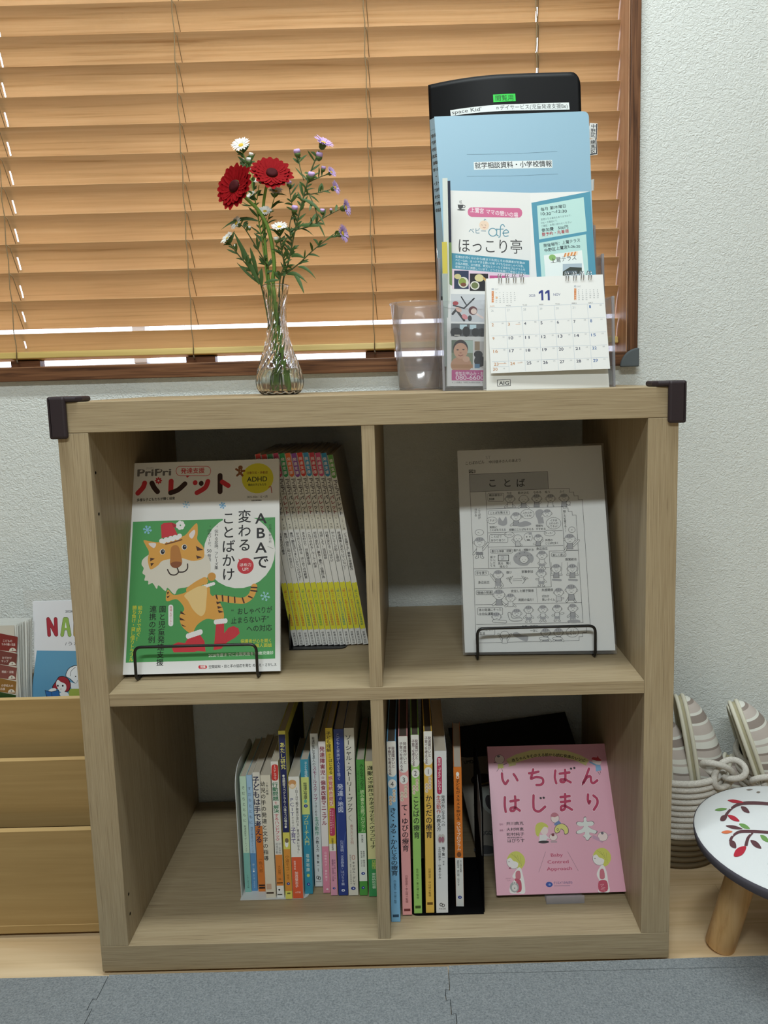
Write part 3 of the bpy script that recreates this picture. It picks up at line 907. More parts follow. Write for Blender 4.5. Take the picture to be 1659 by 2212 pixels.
def tofolder(px, py):
    p = U(px, py, y=.224); a = (p.x-bTL.x)/(bTR.x-bTL.x)
    p = U(px, py, y=yb(a)-.001); return (p.x-bTL.x)/(bTR.x-bTL.x)*bw, (p.z-bBL.z)/(bTL.z-bBL.z)*bh
corner = [cA(*q) for q in ((228, 348), (1043, 296), (1046, 345), (232, 388))]
cu = [tofolder(*q) for q in corner]
def sticker(name, parent, f, uvs, wpx, hpx, col, th=.0011):
    """a small printed label; returns its printer (drawing units wpx x hpx)"""
    mb = MB()
    W = math.dist(uvs[0], uvs[1]); H_ = math.dist(uvs[0], uvs[3])
    g = lambda u, v, h=0.: f(*[ (uvs[3][i]*(1-u/W)+uvs[2][i]*u/W)*(1-v/H_) + (uvs[0][i]*(1-u/W)+uvs[1][i]*u/W)*v/H_ for i in (0, 1)], h+th)
    N = 16
    mb.grid(lambda i, j: g(i*W, j*H_), N, 2, ink(col), False)
    pr = Pr(mb, g, [(0, 0), (wpx, 0), (wpx, hpx), (0, hpx)], W, H_)
    return mb, pr
mb, pr = sticker('name_label', blackf, fblack, cu, 815, 46, '#e9ece9')
pr.text(8, 34, "space Kid'", 40, '#3a3a3a', 0, 205); pr.text(312, 32, 'n', 36, '#3a3a3a'); pr.text(335, 35, 'デイサービス(児童発達支援Be)', 36, '#3a3a3a', 0, 470)
mb.build('name_label', blackf)
cg = [tofolder(*cA(*q)) for q in ((523, 240), (676, 234), (678, 286), (525, 293))]
mb, pr = sticker('green_label', blackf, fblack, cg, 153, 53, '#35d04c')
pr.text(12, 43, '閲覧用', 43, '#10301a', 0, 130)
mb.build('green_label', blackf)

# blue folder
kTL, kTR, kBR, kBL = U(938, 252, y=.190), U(1271, 241, y=.188), U(1286, 640, y=.166), U(966, 640, y=.170)
kw, kh = .232, .262
bw2 = .232
fblue = quadmap(kBL, kBR, kTR, kTL, kw, kh)
sky_blue = ink('#93b7cb', .38, .4, 'blue_plastic')
blue = thing('document_folder', 'pale blue document folder with a white title strip in the middle pocket', 'folder', (.21, .18, ST+.09), 'clear-file folders in the holder')
mb = MB()
r_ = .008
rc = [(0, 0), (kw, 0), (kw, kh-r_)] + [(kw-r_+r_*math.cos(a), kh-r_+r_*math.sin(a)) for a in [i*math.pi/16 for i in range(1, 9)]] + [(0, kh)]
mb.prism(rc, 0, -.0012, sky_blue, lambda u, v, h: fblue(u, v, h))
cpx = [(120, 390), (1190, 352), (1231, 1627), (211, 1627)]
pr = Pr(mb, fblue, cpx, kw, kh)
pr.line([(342, 658), (640, 655), (968, 638)], 2.2, '#5f7f92', cap=False); pr.line([(342, 812), (640, 810), (972, 796)], 2.2, '#5f7f92', cap=False)
pr.poly([(389, 712), (931, 698), (933, 752), (391, 766)], '#e7ecec')
pr.text(396, 754, '就学相談資料・小学校情報', 46, '#1b1d20', .012, 530, rise=0)
mb.build('front_cover', blue)
mb = MB()
sTL, sBL = U(928, 259, y=.214), U(950, 640, y=.196)
sp_f = quadmap(sBL, kBL, kTL, sTL, .026, kh)
mb.hexa([sp_f(0, 0), sp_f(.026, 0), sp_f(.026, kh), sp_f(0, kh), sp_f(0, 0, -.001), sp_f(.026, 0, -.001), sp_f(.026, kh, -.001), sp_f(0, kh, -.001)], sky_blue)
pr = Pr(mb, sp_f, [(0, 0), (30, 0), (30, 1240), (0, 1240)], .026, kh)
pr.rect(1, 75, 29, 77, '#5f7f92')
pr.vtext(15, 95, 660, '就学相談資料・小学校情報', 27, '#26323a', .012)
mb.build('spine', blue)
mb = MB(); mb.hexa([fblue(.002, .002, -.003), fblue(kw-.006, .002, -.003), fblue(kw-.006, kh-.004, -.003), fblue(.002, kh-.004, -.003),
                    fblue(.002, .002, -.022), fblue(kw-.006, .002, -.022), fblue(kw-.006, kh-.004, -.022), fblue(.002, kh-.004, -.022)], ink('#c3c9cf')); mb.build('sleeves', blue)
for (a, b_, c_, d_), txt in (((cA(1193, 432), cA(1246, 436), cA(1242, 545), cA(1190, 537)), '中野区'), ((cA(1190, 545), cA(1240, 540), cA(1246, 650), cA(1192, 658)), '練馬区'), ((cA(1203, 822), cA(1224, 820), cA(1222, 896), cA(1203, 900)), '')):
    q = [U(*p, y=.196) for p in (d_, c_, b_, a)]
    W, H_ = (q[1]-q[0]).length, (q[3]-q[0]).length
    ft = quadmap(*q, W, H_)
    mb = MB(); mb.hexa([ft(0, 0), ft(W, 0), ft(W, H_), ft(0, H_), ft(0, 0, -.0006), ft(W, 0, -.0006), ft(W, H_, -.0006), ft(0, H_, -.0006)], paper)
    mb.box(q[0].x-.012, q[0].x+.002, .1964, .197, q[0].z+.004, q[3].z-.004, paper)
    pr = Pr(mb, ft, [(0, 0), (50, 0), (50, 110), (0, 110)], W, H_)
    pr.rect(42, 4, 48, 106, '#23232b')
    if txt == '練馬区': pr.rect(4, 100, 48, 106, '#23232b')
    pr.vtext(24, 6, 100, txt, 32, '#1d1d22', .01)
    mb.build('index_tab', blue)

# cafe leaflet in the front pocket
lBL, lBR, lTR, lTL = U(966, 834, y=.0985), U(1304, 831, y=.0985), U(1275, 413, y=.130), U(964, 411, y=.130)
lw, lh = .218, .283
fl0 = quadmap(lBL, lBR, lTR, lTL, lw, lh)
CRS = .545
_o, _ux = fl0(0, 0), (fl0(lw, 0)-fl0(0, 0))
def fl(u, v, k=0.):
    p_ = fl0(u, v, k); q_ = (fl0(u, v)-_o).dot(_ux)/_ux.length_squared
    return fl0(u, v, k-.008*min(q_/CRS, (1-q_)/(1-CRS)))
TEAL = '#4f93ab'; MINT = '#b9dcd7'; PINK = '#c9629a'
leaflet = None
mb = MB()
for k_ in (0, -.0012):
    mb.add([fl(0, 0, k_), fl(lw*CRS, 0, k_), fl(lw, 0, k_), fl(0, lh, k_), fl(lw*(CRS*_ux.length_squared-(fl0(0, lh)-_o).dot(_ux))/((fl0(lw, lh)-fl0(0, lh)).dot(_ux)), lh, k_), fl(lw, lh, k_)], [(0, 1, 4, 3), (1, 2, 5, 4)], paper)
pr = Pr(mb, fl, [(205, 895), (1195, 905), (1290, 2237), (212, 2248)], lw, lh)
pr.poly([(800, 965), (1195, 905), (1240, 1530), (1290, 2236), (905, 2243), (842, 1530)], TEAL)
pr.poly([(838, 985), (1152, 940), (1172, 1160), (852, 1205)], MINT); pr.poly([(852, 1228), (1168, 1180), (1190, 1500), (872, 1512)], MINT)
pr.rrect(355, 1000, 736, 1062, 28, '#cf6f95')
pr.text(372, 1030, '上鷺宮 ママの憩いの場', 38, '#f4e6ec', .01, 345, rise=-.09)
for dx in (0, 9): pr.line([(302+dx, 958), (298+dx, 968), (305+dx, 978)], 3, '#4a4a4c')
pr.poly([(285, 985), (325, 985), (320, 1005), (308, 1013), (296, 1012), (288, 1003)], '#4a4a4c'); pr.ring(328, 996, 9, 8, 4, '#4a4a4c'); pr.ell(310, 1018, 30, 5, '#4a4a4c')
pr.text(360, 1168, 'ベビー', 44, '#4f7f96', 0, 130, rise=0)
pr.ell(470, 1115, 35, 33, '#ecd3bd'); pr.line([(470, 1085), (474, 1075), (482, 1080)], 4, '#5a93a8', True)
for dx in (-12, 12): pr.line([(463+dx, 1112), (470+dx, 1116)], 3, '#6b5a50')
pr.line([(462, 1128), (472, 1132), (480, 1127)], 3, '#b0706a', True)
pr.ring(530, 1160, 28, 26, 6, '#5a93a8'); pr.line([(558, 1138), (558, 1175), (568, 1182)], 6, '#5a93a8', True)
pr.line([(612, 1120), (600, 1108), (585, 1122), (582, 1182), (572, 1192)], 6, '#5a93a8', True); pr.line([(562, 1140), (604, 1138)], 5, '#5a93a8')
pr.line([(600, 1165), (640, 1160), (625, 1142), (604, 1158), (612, 1184), (638, 1182)], 6, '#5a93a8', True)
pr.text(282, 1290, 'ほっこり亭', 108, '#3d3c3e', 0, 465, rise=0)
pr.poly([(243, 1302), (784, 1344), (786, 1441), (246, 1408)], TEAL)
for i, s_ in enumerate(('生後3か月くらいから1歳まで乳児とその保護者が対象の', 'ベビーCafe、ほっとできる憩いの場 ママたちのおしゃべり会、', 'お悩み相談、ヨガ教室、育児セミナーなど多彩なプログラムを', '保育付きでご用意しています。どうぞお気軽にご参加ください!')):
    pr.text(268, 1332+i*23, s_, 19, '#e4eef0', 0, 492, rise=-.075)
pr.poly([(246, 1410), (786, 1444), (786, 1550), (246, 1545)], '#e3cbdc')
def photo(x0, y0, x1, y1, bg, items):
    pr.rect(x0, y0, x1, y1, bg)
    for (k, *a) in items: getattr(pr, k)(*a)
photo(260, 1420, 362, 1545, '#2f3a55', [('ell', 325, 1500, 36, 38, '#d8d8c8'), ('ell', 318, 1495, 26, 25, '#8b9b4a'), ('ell', 325, 1515, 20, 14, '#7a4a38'), ('ell', 285, 1460, 24, 18, '#c9c08a')])
photo(370, 1438, 498, 1558, '#29282c', [('ell', 436, 1468, 32, 26, '#d9cf9a'), ('ell', 405, 1520, 32, 30, '#e3e0d6'), ('ell', 405, 1520, 24, 22, '#6f7a4e'), ('line', [(468, 1470), (496, 1500)], 16, '#c9a468')])
photo(508, 1450, 636, 1560, '#c4588f', []); pr.text(540, 1484, 'おいしい', 24, '#f6e8f0', .015, 66); pr.text(522, 1512, '手づくり給食', 28, '#f6e8f0', .02, 108)
photo(652, 1460, 774, 1560, '#3a4038', [('ell', 690, 1500, 26, 20, '#b9c2c8'), ('ell', 750, 1490, 24, 18, '#d9dcd8'), ('ell', 720, 1480, 16, 12, '#5b7aa8')])
photo(238, 1580, 560, 1775, '#c9ccd0', [('line', [(250, 1720), (275, 1690), (330, 1765)], 16, '#25252a'), ('line', [(255, 1660), (330, 1680), (400, 1610)], 10, '#25252a'), ('line', [(310, 1600), (345, 1655)], 8, '#25252a'), ('ell', 270, 1645, 20, 14, '#a5323a'), ('ell', 292, 1690, 24, 14, '#e0b8a8', -35), ('ell', 335, 1740, 22, 16, '#d98a90', -40),
       ('ell', 392, 1695, 30, 30, '#5d2a2c'), ('ell', 398, 1700, 20, 20, '#e8d0c4'), ('ell', 370, 1750, 14, 20, '#2b2b30'), ('line', [(420, 1720), (460, 1745)], 14, '#e8d3cc')])
photo(238, 1788, 560, 1880, '#5a5d60', [('rect', 300, 1795, 350, 1830, '#bcd4dc'), ('rect', 370, 1795, 415, 1828, '#bcd4dc'), ('ell', 275, 1850, 40, 32, '#1d1e22'), ('ell', 345, 1845, 26, 36, '#17181b'), ('ell', 410, 1850, 26, 30, '#1d1e22'), ('ell', 455, 1850, 30, 30, '#24252a'), ('rect', 262, 1868, 300, 1878, '#c8c4bc')])
photo(242, 1908, 392, 2112, '#8e9a80', [('rect', 242, 1908, 275, 2000, '#6d7a68'), ('rect', 330, 1910, 392, 2000, '#b9cfc4'), ('ell', 310, 2090, 70, 60, '#c99a7c'), ('rect', 242, 2085, 392, 2112, '#b98a64'), ('ell', 306, 1968, 50, 60, '#33262a'), ('ell', 306, 1985, 47, 55, '#d8a88c'), ('ell', 285, 1978, 8, 4, '#40302c'), ('ell', 326, 1976, 8, 4, '#40302c'), ('ell', 306, 2000, 8, 5, '#bd806c'), ('line', [(290, 2016), (306, 2022), (322, 2015)], 5, '#9a4f48', True), ('ell', 345, 2045, 24, 20, '#dcb096')])
photo(404, 1915, 520, 2112, '#ccc8c4', [('rect', 404, 1915, 440, 1980, '#a58d72'), ('ell', 430, 2010, 30, 26, '#26262a'), ('ell', 440, 2060, 38, 40, '#2a2b30'), ('rect', 404, 2080, 440, 2112, '#5b86a8')])
pr.rect(243, 2127, 560, 2205, '#c85b95')
pr.text(268, 2163, '参加お申込み・お問', 27, '#f7e8f1', .012, 215); pr.text(270, 2200, '080-6600', 44, '#f7e8f1', .01, 192)
pr.text(246, 2226, '※この事業は「中野区社会福祉協議会」の助', 14, '#6d6d70', 0, 222)
pr.poly([(884, 1312), (1140, 1284), (1165, 1490), (900, 1512)], '#e9efec')
pr.text(862, 1018, '毎月 第1木曜日', 26, '#22303a', .012, 182, rise=.13); pr.text(862, 1046, '10:30～12:30', 28, '#22303a', .008, 188, rise=.13)
for i, s_ in enumerate(('変更となる場合もありますので、', 'SNS・お電話にて、', 'ご確認・お問い合わせください')): pr.text(864, 1080+i*22, s_, 16, '#4a6068', 0, (225, 130, 218)[i], rise=.12)
pr.text(868, 1154, '参加費　500円', 27, '#22303a', .012, 190, rise=.12); pr.text(870, 1182, '要予約・先着順', 27, '#b03a48', .012, 190, rise=.12)
pr.text(882, 1256, '開催場所：上鷺テラス', 27, '#22303a', .01, 258, rise=.14); pr.text(886, 1288, '中野区上鷺宮5-26-20', 27, '#22303a', .01, 252, rise=.14)
pr.ell(942, 1328, 24, 22, '#8ab56a'); pr.line([(946, 1340), (948, 1360)], 5, '#6b5138')
for i in range(8): pr.poly([(1026+i*11, 1300-i*1.2), (1037+i*11, 1299-i*1.2), (1033+i*11, 1324-i*1.2), (1018+i*11, 1325-i*1.2)], '#d98a4a' if i % 2 == 0 else '#f0dcc4')
pr.text(930, 1362, '上鷺テラス', 40, '#3c4648', 0, 182, rise=.12)
photo(1012, 1372, 1140, 1452, '#aebcc6', [('poly', [(1012, 1425), (1060, 1395), (1140, 1400), (1140, 1440), (1012, 1452)], '#3a4038'), ('rect', 1030, 1420, 1110, 1440, '#566068')])
pr.text(1015, 1498, 'Google', 26, '#6a6460', 0, 90); pr.ell(990, 1490, 14, 12, '#b9485a')
tag(mb.build('cafe_leaflet', loc=(.21, .11, ST+.005)), 'white and teal baby cafe leaflet with food photos in the front pocket of the holder', 'leaflet')
# sheets tucked behind it
mb = MB()
q = [U(*p, y=.118) for p in ((955, 838), (968, 838), (966, 420), (953, 420))]
for dx, col, z0, z1 in ((0, '#dfe5df', 0, 1), (.0022, '#c9503f', .02, .42), (.004, '#7f9a63', .42, .70), (.004, '#2a2f44', .70, .99), (-.0025, '#d8c95a', .55, .70), (-.003, '#aeb9b4', .10, .55)):
    zb = ST+.006; H_ = .285
    mb.box(HX0+.0035+dx, HX0+.0045+dx+.006, .112+dx*.8, .1126+dx*.8, zb+H_*z0, zb+H_*z1, ink(col))
tag(mb.build('leaflet_bundle', loc=(.108, .115, ST+.005)), 'thin stack of coloured leaflet edges just left behind the baby cafe leaflet', 'leaflets')

# ------------------------------------------------------------------ desk calendar
cal = thing('desk_calendar', 'white spiral desk calendar open at November in front of the brochure holder', 'calendar', (.24, .065, ST))
yT, yB = .074, .050
c0, c1 = .1585, .3235
mb = MB()
card = ink('#dcdbd6', .6, .2, 'card')
mb.hexa([(c0, yB, ST+.0005), (c1, yB, ST+.0005), (c1-.006, yT, ST+.1475), (c0+.003, yT, ST+.1475), (c0, yB+.0014, ST+.0005), (c1, yB+.0014, ST+.0005), (c1-.006, yT+.0014, ST+.1475), (c0+.003, yT+.0014, ST+.1475)], card)
fst = quadmap((c0, yB, ST+.0005), (c1, yB, ST+.0005), (c1-.006, yT, ST+.1475), (c0+.003, yT, ST+.1475), c1-c0, .149)
pr = Pr(mb, fst, [(478, 325), (1278, 305), (1312, 1078), (466, 1100)], c1-c0, .149)
pr.line([(542, 1025), (631, 1021), (632, 1066), (543, 1070), ], 3.5, '#26262a', False, True); pr.text(551, 1061, 'AIG', 36, '#26262a', .01, 72)
mb.build('stand', cal)
mb = MB()
mb.hexa([(c0, .098-.001, ST+.0005), (c1, .098-.001, ST+.0005), (c1-.006, yT+.002, ST+.1475), (c0+.003, yT+.002, ST+.1475), (c0, .098, ST+.0005), (c1, .098, ST+.0005), (c1-.006, yT+.0034, ST+.1475), (c0+.003, yT+.0034, ST+.1475)], card)
mb.box(c0, c1, yB, .098, ST+.0001, ST+.0012, card); mb.build('back_board', cal)
pT, pB = yT-.002, yB-.0012
q = [U(*p, y=yy) for p, yy in (((1060.5, 806.5), pB), ((1318, 796.3), pB-.004), ((1300.6, 595), pT), ((1049.9, 601.9), pT))]
pw_, ph_ = (q[1]-q[0]).length, (q[3]-q[0]).length
fp = quadmap(*q, pw_, ph_)
mb = MB()
mb.grid(lambda i, j: fp(i*pw_, j*ph_), 2, 2, paper, False); mb.grid(lambda i, j: fp(i*pw_, j*ph_, -.0012), 2, 2, paper, False)
pr = Pr(mb, fp, [(478, 325), (1278, 303), (1333, 945), (512, 978)], pw_, ph_)
NV = '#252a4a'; OR = '#c0895a'; BL = '#2f5f9c'
for x in (868, 912): pr.poly([(x-8, 405), (x+5, 405), (x+8, 474), (x-6, 475), (x-8, 424), (x-24, 432), (x-25, 419)], '#24307c'); pr.text(776, 450, '2025', 24, '#24307c', 0, 45); pr.text(944, 444, 'NOV', 24, '#24307c', 0, 50)
for i, s_ in enumerate(('SUN', 'MON', 'TUE', 'WED', 'THU', 'FRI', 'SAT')): pr.text(505+i*113, 517-i*3.2, s_, 13, '#5a5a62' if i else OR, 0, 32)
def cell(c, r_):     # top-left corner of a day cell on the page
    rows = [(523, 497), (622, 593), (717, 690), (806, 780), (896, 866)]
    l, rr = rows[r_]
    x0 = 500+r_*5.2+c*(112.5+r_*.4)
    return x0, l+(rr-l)*c/7
grid = '#b9c3cf'
for r_ in range(5):
    a, b_ = cell(0, r_), cell(7, r_); pr.line([a, b_], 2, grid, cap=False)
pr.line([(525, 934), (640, 929)], 2, grid, cap=False)
for c in range(1, 7): pr.line([cell(c, 0), (cell(c, 4)[0]+5, cell(c, 4)[1]+75)], 2, grid, cap=False)
d = 26; ds = [26, 27, 28, 29, 30, 31] + list(range(1, 31))
for i, dd in enumerate(ds):
    r_, c = divmod(i, 7)
    if r_ > 4: x, y = 526, 960
    else: x, y = cell(c, r_); x += 12; y += 28
    grey = i < 6
    col = '#aab0b6' if grey else OR if (c == 0 or dd in (3, 24)) else BL if c == 6 else NV
    pr.text(x, y, str(dd), 22 if grey else 28, col, 0 if grey else .012, (20 if grey else (16 if dd < 10 else 34)))
    if not grey: pr.text(x+70, y-16 if r_ < 5 else y-12, '大安先勝友引'[(dd % 3)*2:(dd % 3)*2+2], 10, '#8d929a', 0, 15)
pr.line([(568, 910), (620, 909)], 3, '#d9a37c', cap=False); pr.line([(684, 637), (718, 636)], 2.5, '#d9a37c', cap=False); pr.line([(698, 905), (732, 904)], 2.5, '#d9a37c', cap=False)
for x0, y0, mo, nm, first in ((517, 402, '10', 'OCT', 3), (1085, 387, '12', 'DEC', 1)):
    pr.text(x0, y0, mo, 17, '#2d5a86', .01, 16); pr.text(x0+22, y0, nm, 13, '#9aa0a8', 0, 26)
    pr.rect(x0, y0+8, x0+15, y0+86, '#cf8450')
    n_ = 1
    for r_ in range(6):
        for c in range(7):
            if r_ == 0: s_ = 'SMTWTFS'[c]
            else:
                k = (r_-1)*7+c-first+1
                if k < 1 or k > 31: continue
                s_ = str(k)
            pr.text(x0+2+c*25.5, y0+22+r_*13, s_, 9, '#f3e4d8' if c == 0 else '#6f757d', 0, 8 if len(s_) == 1 else 12)
pr.rect(545, 448, 559, 461, '#e0b48c')
mb.build('page', cal)
for xs_ in ((575, 626, 676, 728), (1037, 1089, 1140, 1191)):
    for x in xs_:
        u, v = pr.P(x, 345)
        p = fp(u, ph_-.0065)
        for dx in (-.0016, .0016):
            mb = MB(); pts = []
            for k in range(17):
                a = -2.2+k*5.4/16
                pts.append(Vector((p.x+dx, p.y+.0045-.0065*math.cos(a), ph_*0+p.z+.0048+.0072*math.sin(a))))
            mb.tube(pts, .00055, steel, 6); mb.build('spiral_ring', cal)

# ------------------------------------------------------------------ books and magazines
def block(mb, x0, x1, y0, y1, z0, z1, m_, M=None): mb.box(x0, x1, y0, y1, z0, z1, m_, M)
def book(name, label, x0, x1, y, z, h, d, cover, prints, group=None, rot=0, pivot=None, px=None, thick=.0007, side=None, xt=0., cat='book', pagecol=None):
    """a softcover standing with its spine to the room; prints(pr) inks the spine"""
    M = None
    piv = Vector(pivot or ((x0+x1)/2, y, z))
    if rot or xt:
        sh = Matrix.Identity(4); sh[0][2] = xt/h
        M = Matrix.Translation(piv) @ sh @ Matrix.Rotation(rot, 4, 'Z') @ Matrix.Translation(-piv)
    t = thing(name, label, cat, piv, group)
    cm = ink(cover, .4, .4, 'cover')
    mb = MB()
    block(mb, x0+.0003, x1-.0003, y, y+.0008, z, z+h, cm)
    block(mb, x0, x0+thick, y+.0003, y+d, z, z+h, cm); block(mb, x1-thick, x1, y+.0003, y+d, z, z+h, cm)
    w_ = x1-x0
    f = flat((x0+.0002, y, z), (1, 0, 0), (0, 0, 1), (0, -1, 0))
    w_ -= .0004
    px = px or [(0, 0), (100, 0), (100, 1000), (0, 1000)]
    pr = Pr(mb, f, px, w_, h)
    prints(pr)
    if side:
        fs = flat((x1, y+.0006, z), (0, 1, 0), (0, 0, 1), (1, 0, 0)); side(Pr(mb, fs, [(0, 0), (100, 0), (100, 100), (0, 100)], d-.001, h))
    mb.build('cover', t, M=M)
    mb = MB(); block(mb, x0+thick, x1-thick, y+.001, y+d-.002, z+.001, z+h-.0015, ink(pagecol or '#c9bfae', .8, .2, 'pages')); mb.build('page_block', t, M=M)
    return t

def lerp_px(tl, tr, ty, bl_, br_, by): return [(tl, ty), (tr, ty), (br_, by), (bl_, by)]
class Spine:
    """spine printer in the units of the drawing: cx(y, frac) walks down the spine"""
    def __init__(s, pr, q): s.pr = pr; s.q = q
    def x(s, y, f=.5):
        (tl, ty), (tr, _), (br_, by), (bl_, _) = s.q; t = (y-ty)/(by-ty)
        l = tl+(bl_-tl)*t; r_ = tr+(br_-tr)*t
        return l+(r_-l)*f
    def band(s, y0, y1, col, f0=0, f1=1): s.pr.poly([(s.x(y0, f0), y0), (s.x(y0, f1), y0), (s.x(y1, f1), y1), (s.x(y1, f0), y1)], col)
    def v(s, f, y0, y1, txt, size, col='#1d1b1c', bold=0): s.pr.vtext(s.x(y0, f), y0, y1, txt, size, col, bold, x1=s.x(y1, f))
    def dot(s, y, f, rx, ry, col): s.pr.ell(s.x(y, f), y, rx, ry, col)
    def h(s, y, f, txt, size, col='#1d1b1c', wd=None): s.pr.text(s.x(y, f), y, txt, size, col, 0, wd, 'c')
    def mark(s, y, f=.5, k=1):       # a publisher's blue oval with two lines below
        s.dot(y, f, 20*k, 15*k, '#2b3c8c'); s.dot(y, f+.02, 6*k, 6*k, '#c9d0ea')

# --- lower left compartment: sixteen books
BZ = SBT+.0018
LLq = [((90, 148, 815), (137, 200, 1968)), ((157, 205, 805), (205, 262, 1955)), ((208, 285, 775), (270, 343, 1962)), ((293, 395, 805), (345, 445, 2025)),
       ((398, 468, 668), (455, 527, 2022)), ((472, 545, 362), (540, 608, 2035)), ((575, 688, 820), (612, 718, 2030)), ((687, 785, 650), (733, 812, 1985)),
       ((787, 880, 390), (833, 910, 1912)), ((880, 945, 470), (915, 985, 1975)), ((948, 1015, 335), (990, 1060, 2000)), ((1033, 1130, 345), (1067, 1163, 2000)),
       ((1135, 1235, 335), (1167, 1265, 2000)), ((1252, 1335, 650), (1278, 1358, 2000)), ((1340, 1400, 665), (1370, 1440, 2010))]
def s1(s):
    s.band(1550, 1968, '#7fb8ae'); s.v(.5, 895, 1250, 'そだちとともに', 36, '#4d5a4e'); s.v(.5, 1272, 1540, '発達週育サポートノック', 24, '#5a6a5c'); s.v(.55, 1780, 1925, 'くわしまうよ編', 20, '#33504c')
def s2(s):
    s.band(1530, 1955, '#5b8fc0'); s.v(.45, 890, 1245, 'すだちとともに', 36, '#4a5768'); s.v(.5, 1262, 1530, '相談力育成サポートノック', 23, '#4f6076'); s.v(.5, 1640, 1740, 'は・む●', 22, '#e8eef4'); s.v(.5, 1760, 1920, 'むしば・ゆむれま', 16, '#cfe0f0')
def s3(s):
    s.band(1320, 1962, '#d57a35'); s.v(.42, 815, 1490, '子どもは手で考える', 74, '#26284a', .022); s.v(.5, 1630, 1780, '一色八郎', 40, '#7a4216'); s.band(1895, 1935, '#2a1a12', .1, .95); s.band(1910, 1916, '#d57a35', .1, .95)
def s4(s):
    s.v(.62, 870, 1000, '一色八郎編', 24, '#2b2826', .01); s.v(.2, 860, 1660, '幼児の手の発達と文字の指導', 52, '#2b2826', .012); s.band(1885, 1940, '#c9a892', .1, .6); s.band(1968, 1985, '#4a3a30', .05, .8)
def s5(s):
    s.band(1580, 1900, '#d9863c'); s.band(1455, 1575, '#dcdad4', .08, .95); s.pr.rrect(s.x(700)-30, 695, s.x(840)+30, 850, 24, '#cf3a34'); s.v(.5, 700, 840, '3ステップで', 30, '#f5e9e4', .01)
    s.v(.45, 865, 1045, '行動問題', 62, '#2f7a55', .02); s.v(.45, 1050, 1080, 'を', 34, '#c8323c'); s.v(.45, 1085, 1165, '解決', 58, '#2f7a55', .02); s.v(.45, 1170, 1445, 'するハンドブック', 50, '#c8465a', .012)
    s.v(.7, 1460, 1570, '小・中学校', 26, '#4a4a4a'); s.v(.3, 1460, 1570, '応用行動', 26, '#4a4a4a'); s.v(.5, 1690, 1840, '大久保賢一 編', 30, '#6b3c12'); s.band(1865, 1874, '#3a2416', .05, .9); s.band(1898, 2022, '#e9e8e4'); s.dot(1940, .35, 10, 10, '#3a3a3a'); s.band(1985, 1996, '#3a3a3a', .05, .75)
def s6(s):
    s.band(400, 1390, '#22285a'); s.band(1390, 1555, '#d8cf62'); s.band(1555, 1960, '#d8923f'); s.band(1960, 2035, '#e0d968')
    s.v(.5, 480, 760, 'あたし研究', 54, '#e6de7e', .015); s.v(.5, 810, 1350, '●自閉症スペクトラム〜小道モコの場合●', 32, '#e9e7d8', .015)
    s.dot(1500, .5, 19, 38, '#efeee8'); s.dot(1470, .55, 20, 24, '#7a6a52'); s.v(.5, 1610, 1765, '小道モコ', 44, '#7a3f10'); s.v(.5, 1770, 1850, '・絵文', 28, '#7a3f10'); s.mark(1890, .5, .9); s.band(1975, 1990, '#6d6a3a', .25, .75)
def s7(s):
    s.pr.ell(s.x(895, .35), 900, 42, 42, '#e9cda0'); s.pr.ell(s.x(895, .35), 880, 40, 28, '#d29a62'); s.pr.ell(s.x(905, .35), 912, 22, 20, '#f0dcc6')
    s.band(1630, 2030, '#dc5f3c'); s.v(.72, 925, 1600, '1日5分で親子関係が変わる！育児が楽になる！', 30, '#3a3634', .008)
    s.v(.25, 1030, 1225, 'PCIT', 62, '#4a4a7c'); s.v(.27, 1225, 1330, 'から学ぶ', 24, '#3a3634'); s.v(.27, 1335, 1500, '子育て', 56, '#5a4a86', .01); s.v(.3, 1665, 1755, '精神科医', 22, '#f6e4dc'); s.v(.42, 1770, 1930, '加茂登志子', 36, '#f6e4dc', .01); s.h(1980, .5, '小学館', 20, '#f6e4dc', 60)
def s8(s):
    s.band(645, 855, '#3c94ae'); s.band(855, 1258, '#d3dd84'); s.band(1258, 1985, '#3590ac'); s.v(.68, 675, 860, '子ども理解', 34, '#e2eef0'); s.v(.5, 915, 1100, '塩津裕康', 46, '#2b3a3a', .01); s.dot(1120, .5, 18, 18, '#6db8a0'); s.mark(1170, .5, 1.1)
    s.v(.5, 1265, 1560, 'プローチ入門', 58, '#d9de8a', .01); s.v(.5, 1635, 1800, '塩津裕康', 42, '#cfe0d8', .01); s.dot(1830, .5, 17, 17, '#c6d06e'); s.mark(1905, .5, 1)
def s9(s):
    s.v(.4, 430, 750, '発達が気になる子への', 34, '#2d2c2e', .012); s.v(.45, 755, 1130, 'スモールステップ', 46, '#8f3a62', .015); s.v(.45, 1135, 1270, 'ではじめる', 30, '#2d2c2e', .01); s.v(.5, 1275, 1460, '生活動作', 48, '#3f8a68', .015); s.v(.5, 1465, 1610, 'の教え方', 38, '#2d2c2e', .012); s.v(.5, 1630, 1745, '鴨下賢一', 28, '#2d2c2e', .015); s.v(.5, 1755, 1785, '編著', 16); s.pr.ring(s.x(1835)-9, 1835, 12, 13, 6, '#1d1b1c'); s.pr.ring(s.x(1835)+9, 1842, 12, 13, 6, '#1d1b1c'); s.h(1875, .5, '中央法規', 16, '#1d1b1c', 62)
def s10(s):
    s.band(1480, 1975, '#db8aa6'); s.v(.5, 510, 780, '発達障害児', 52, '#8c2342', .02); s.v(.5, 785, 820, 'の', 30, '#8c2342', .01); s.v(.5, 825, 1265, '偏食改善マニュアル', 52, '#8c2342', .02); s.v(.5, 1530, 1850, '山根希代子・藤井葉子', 26, '#f4dfe6'); s.dot(1935, .6, 12, 8, '#f2e2e8')
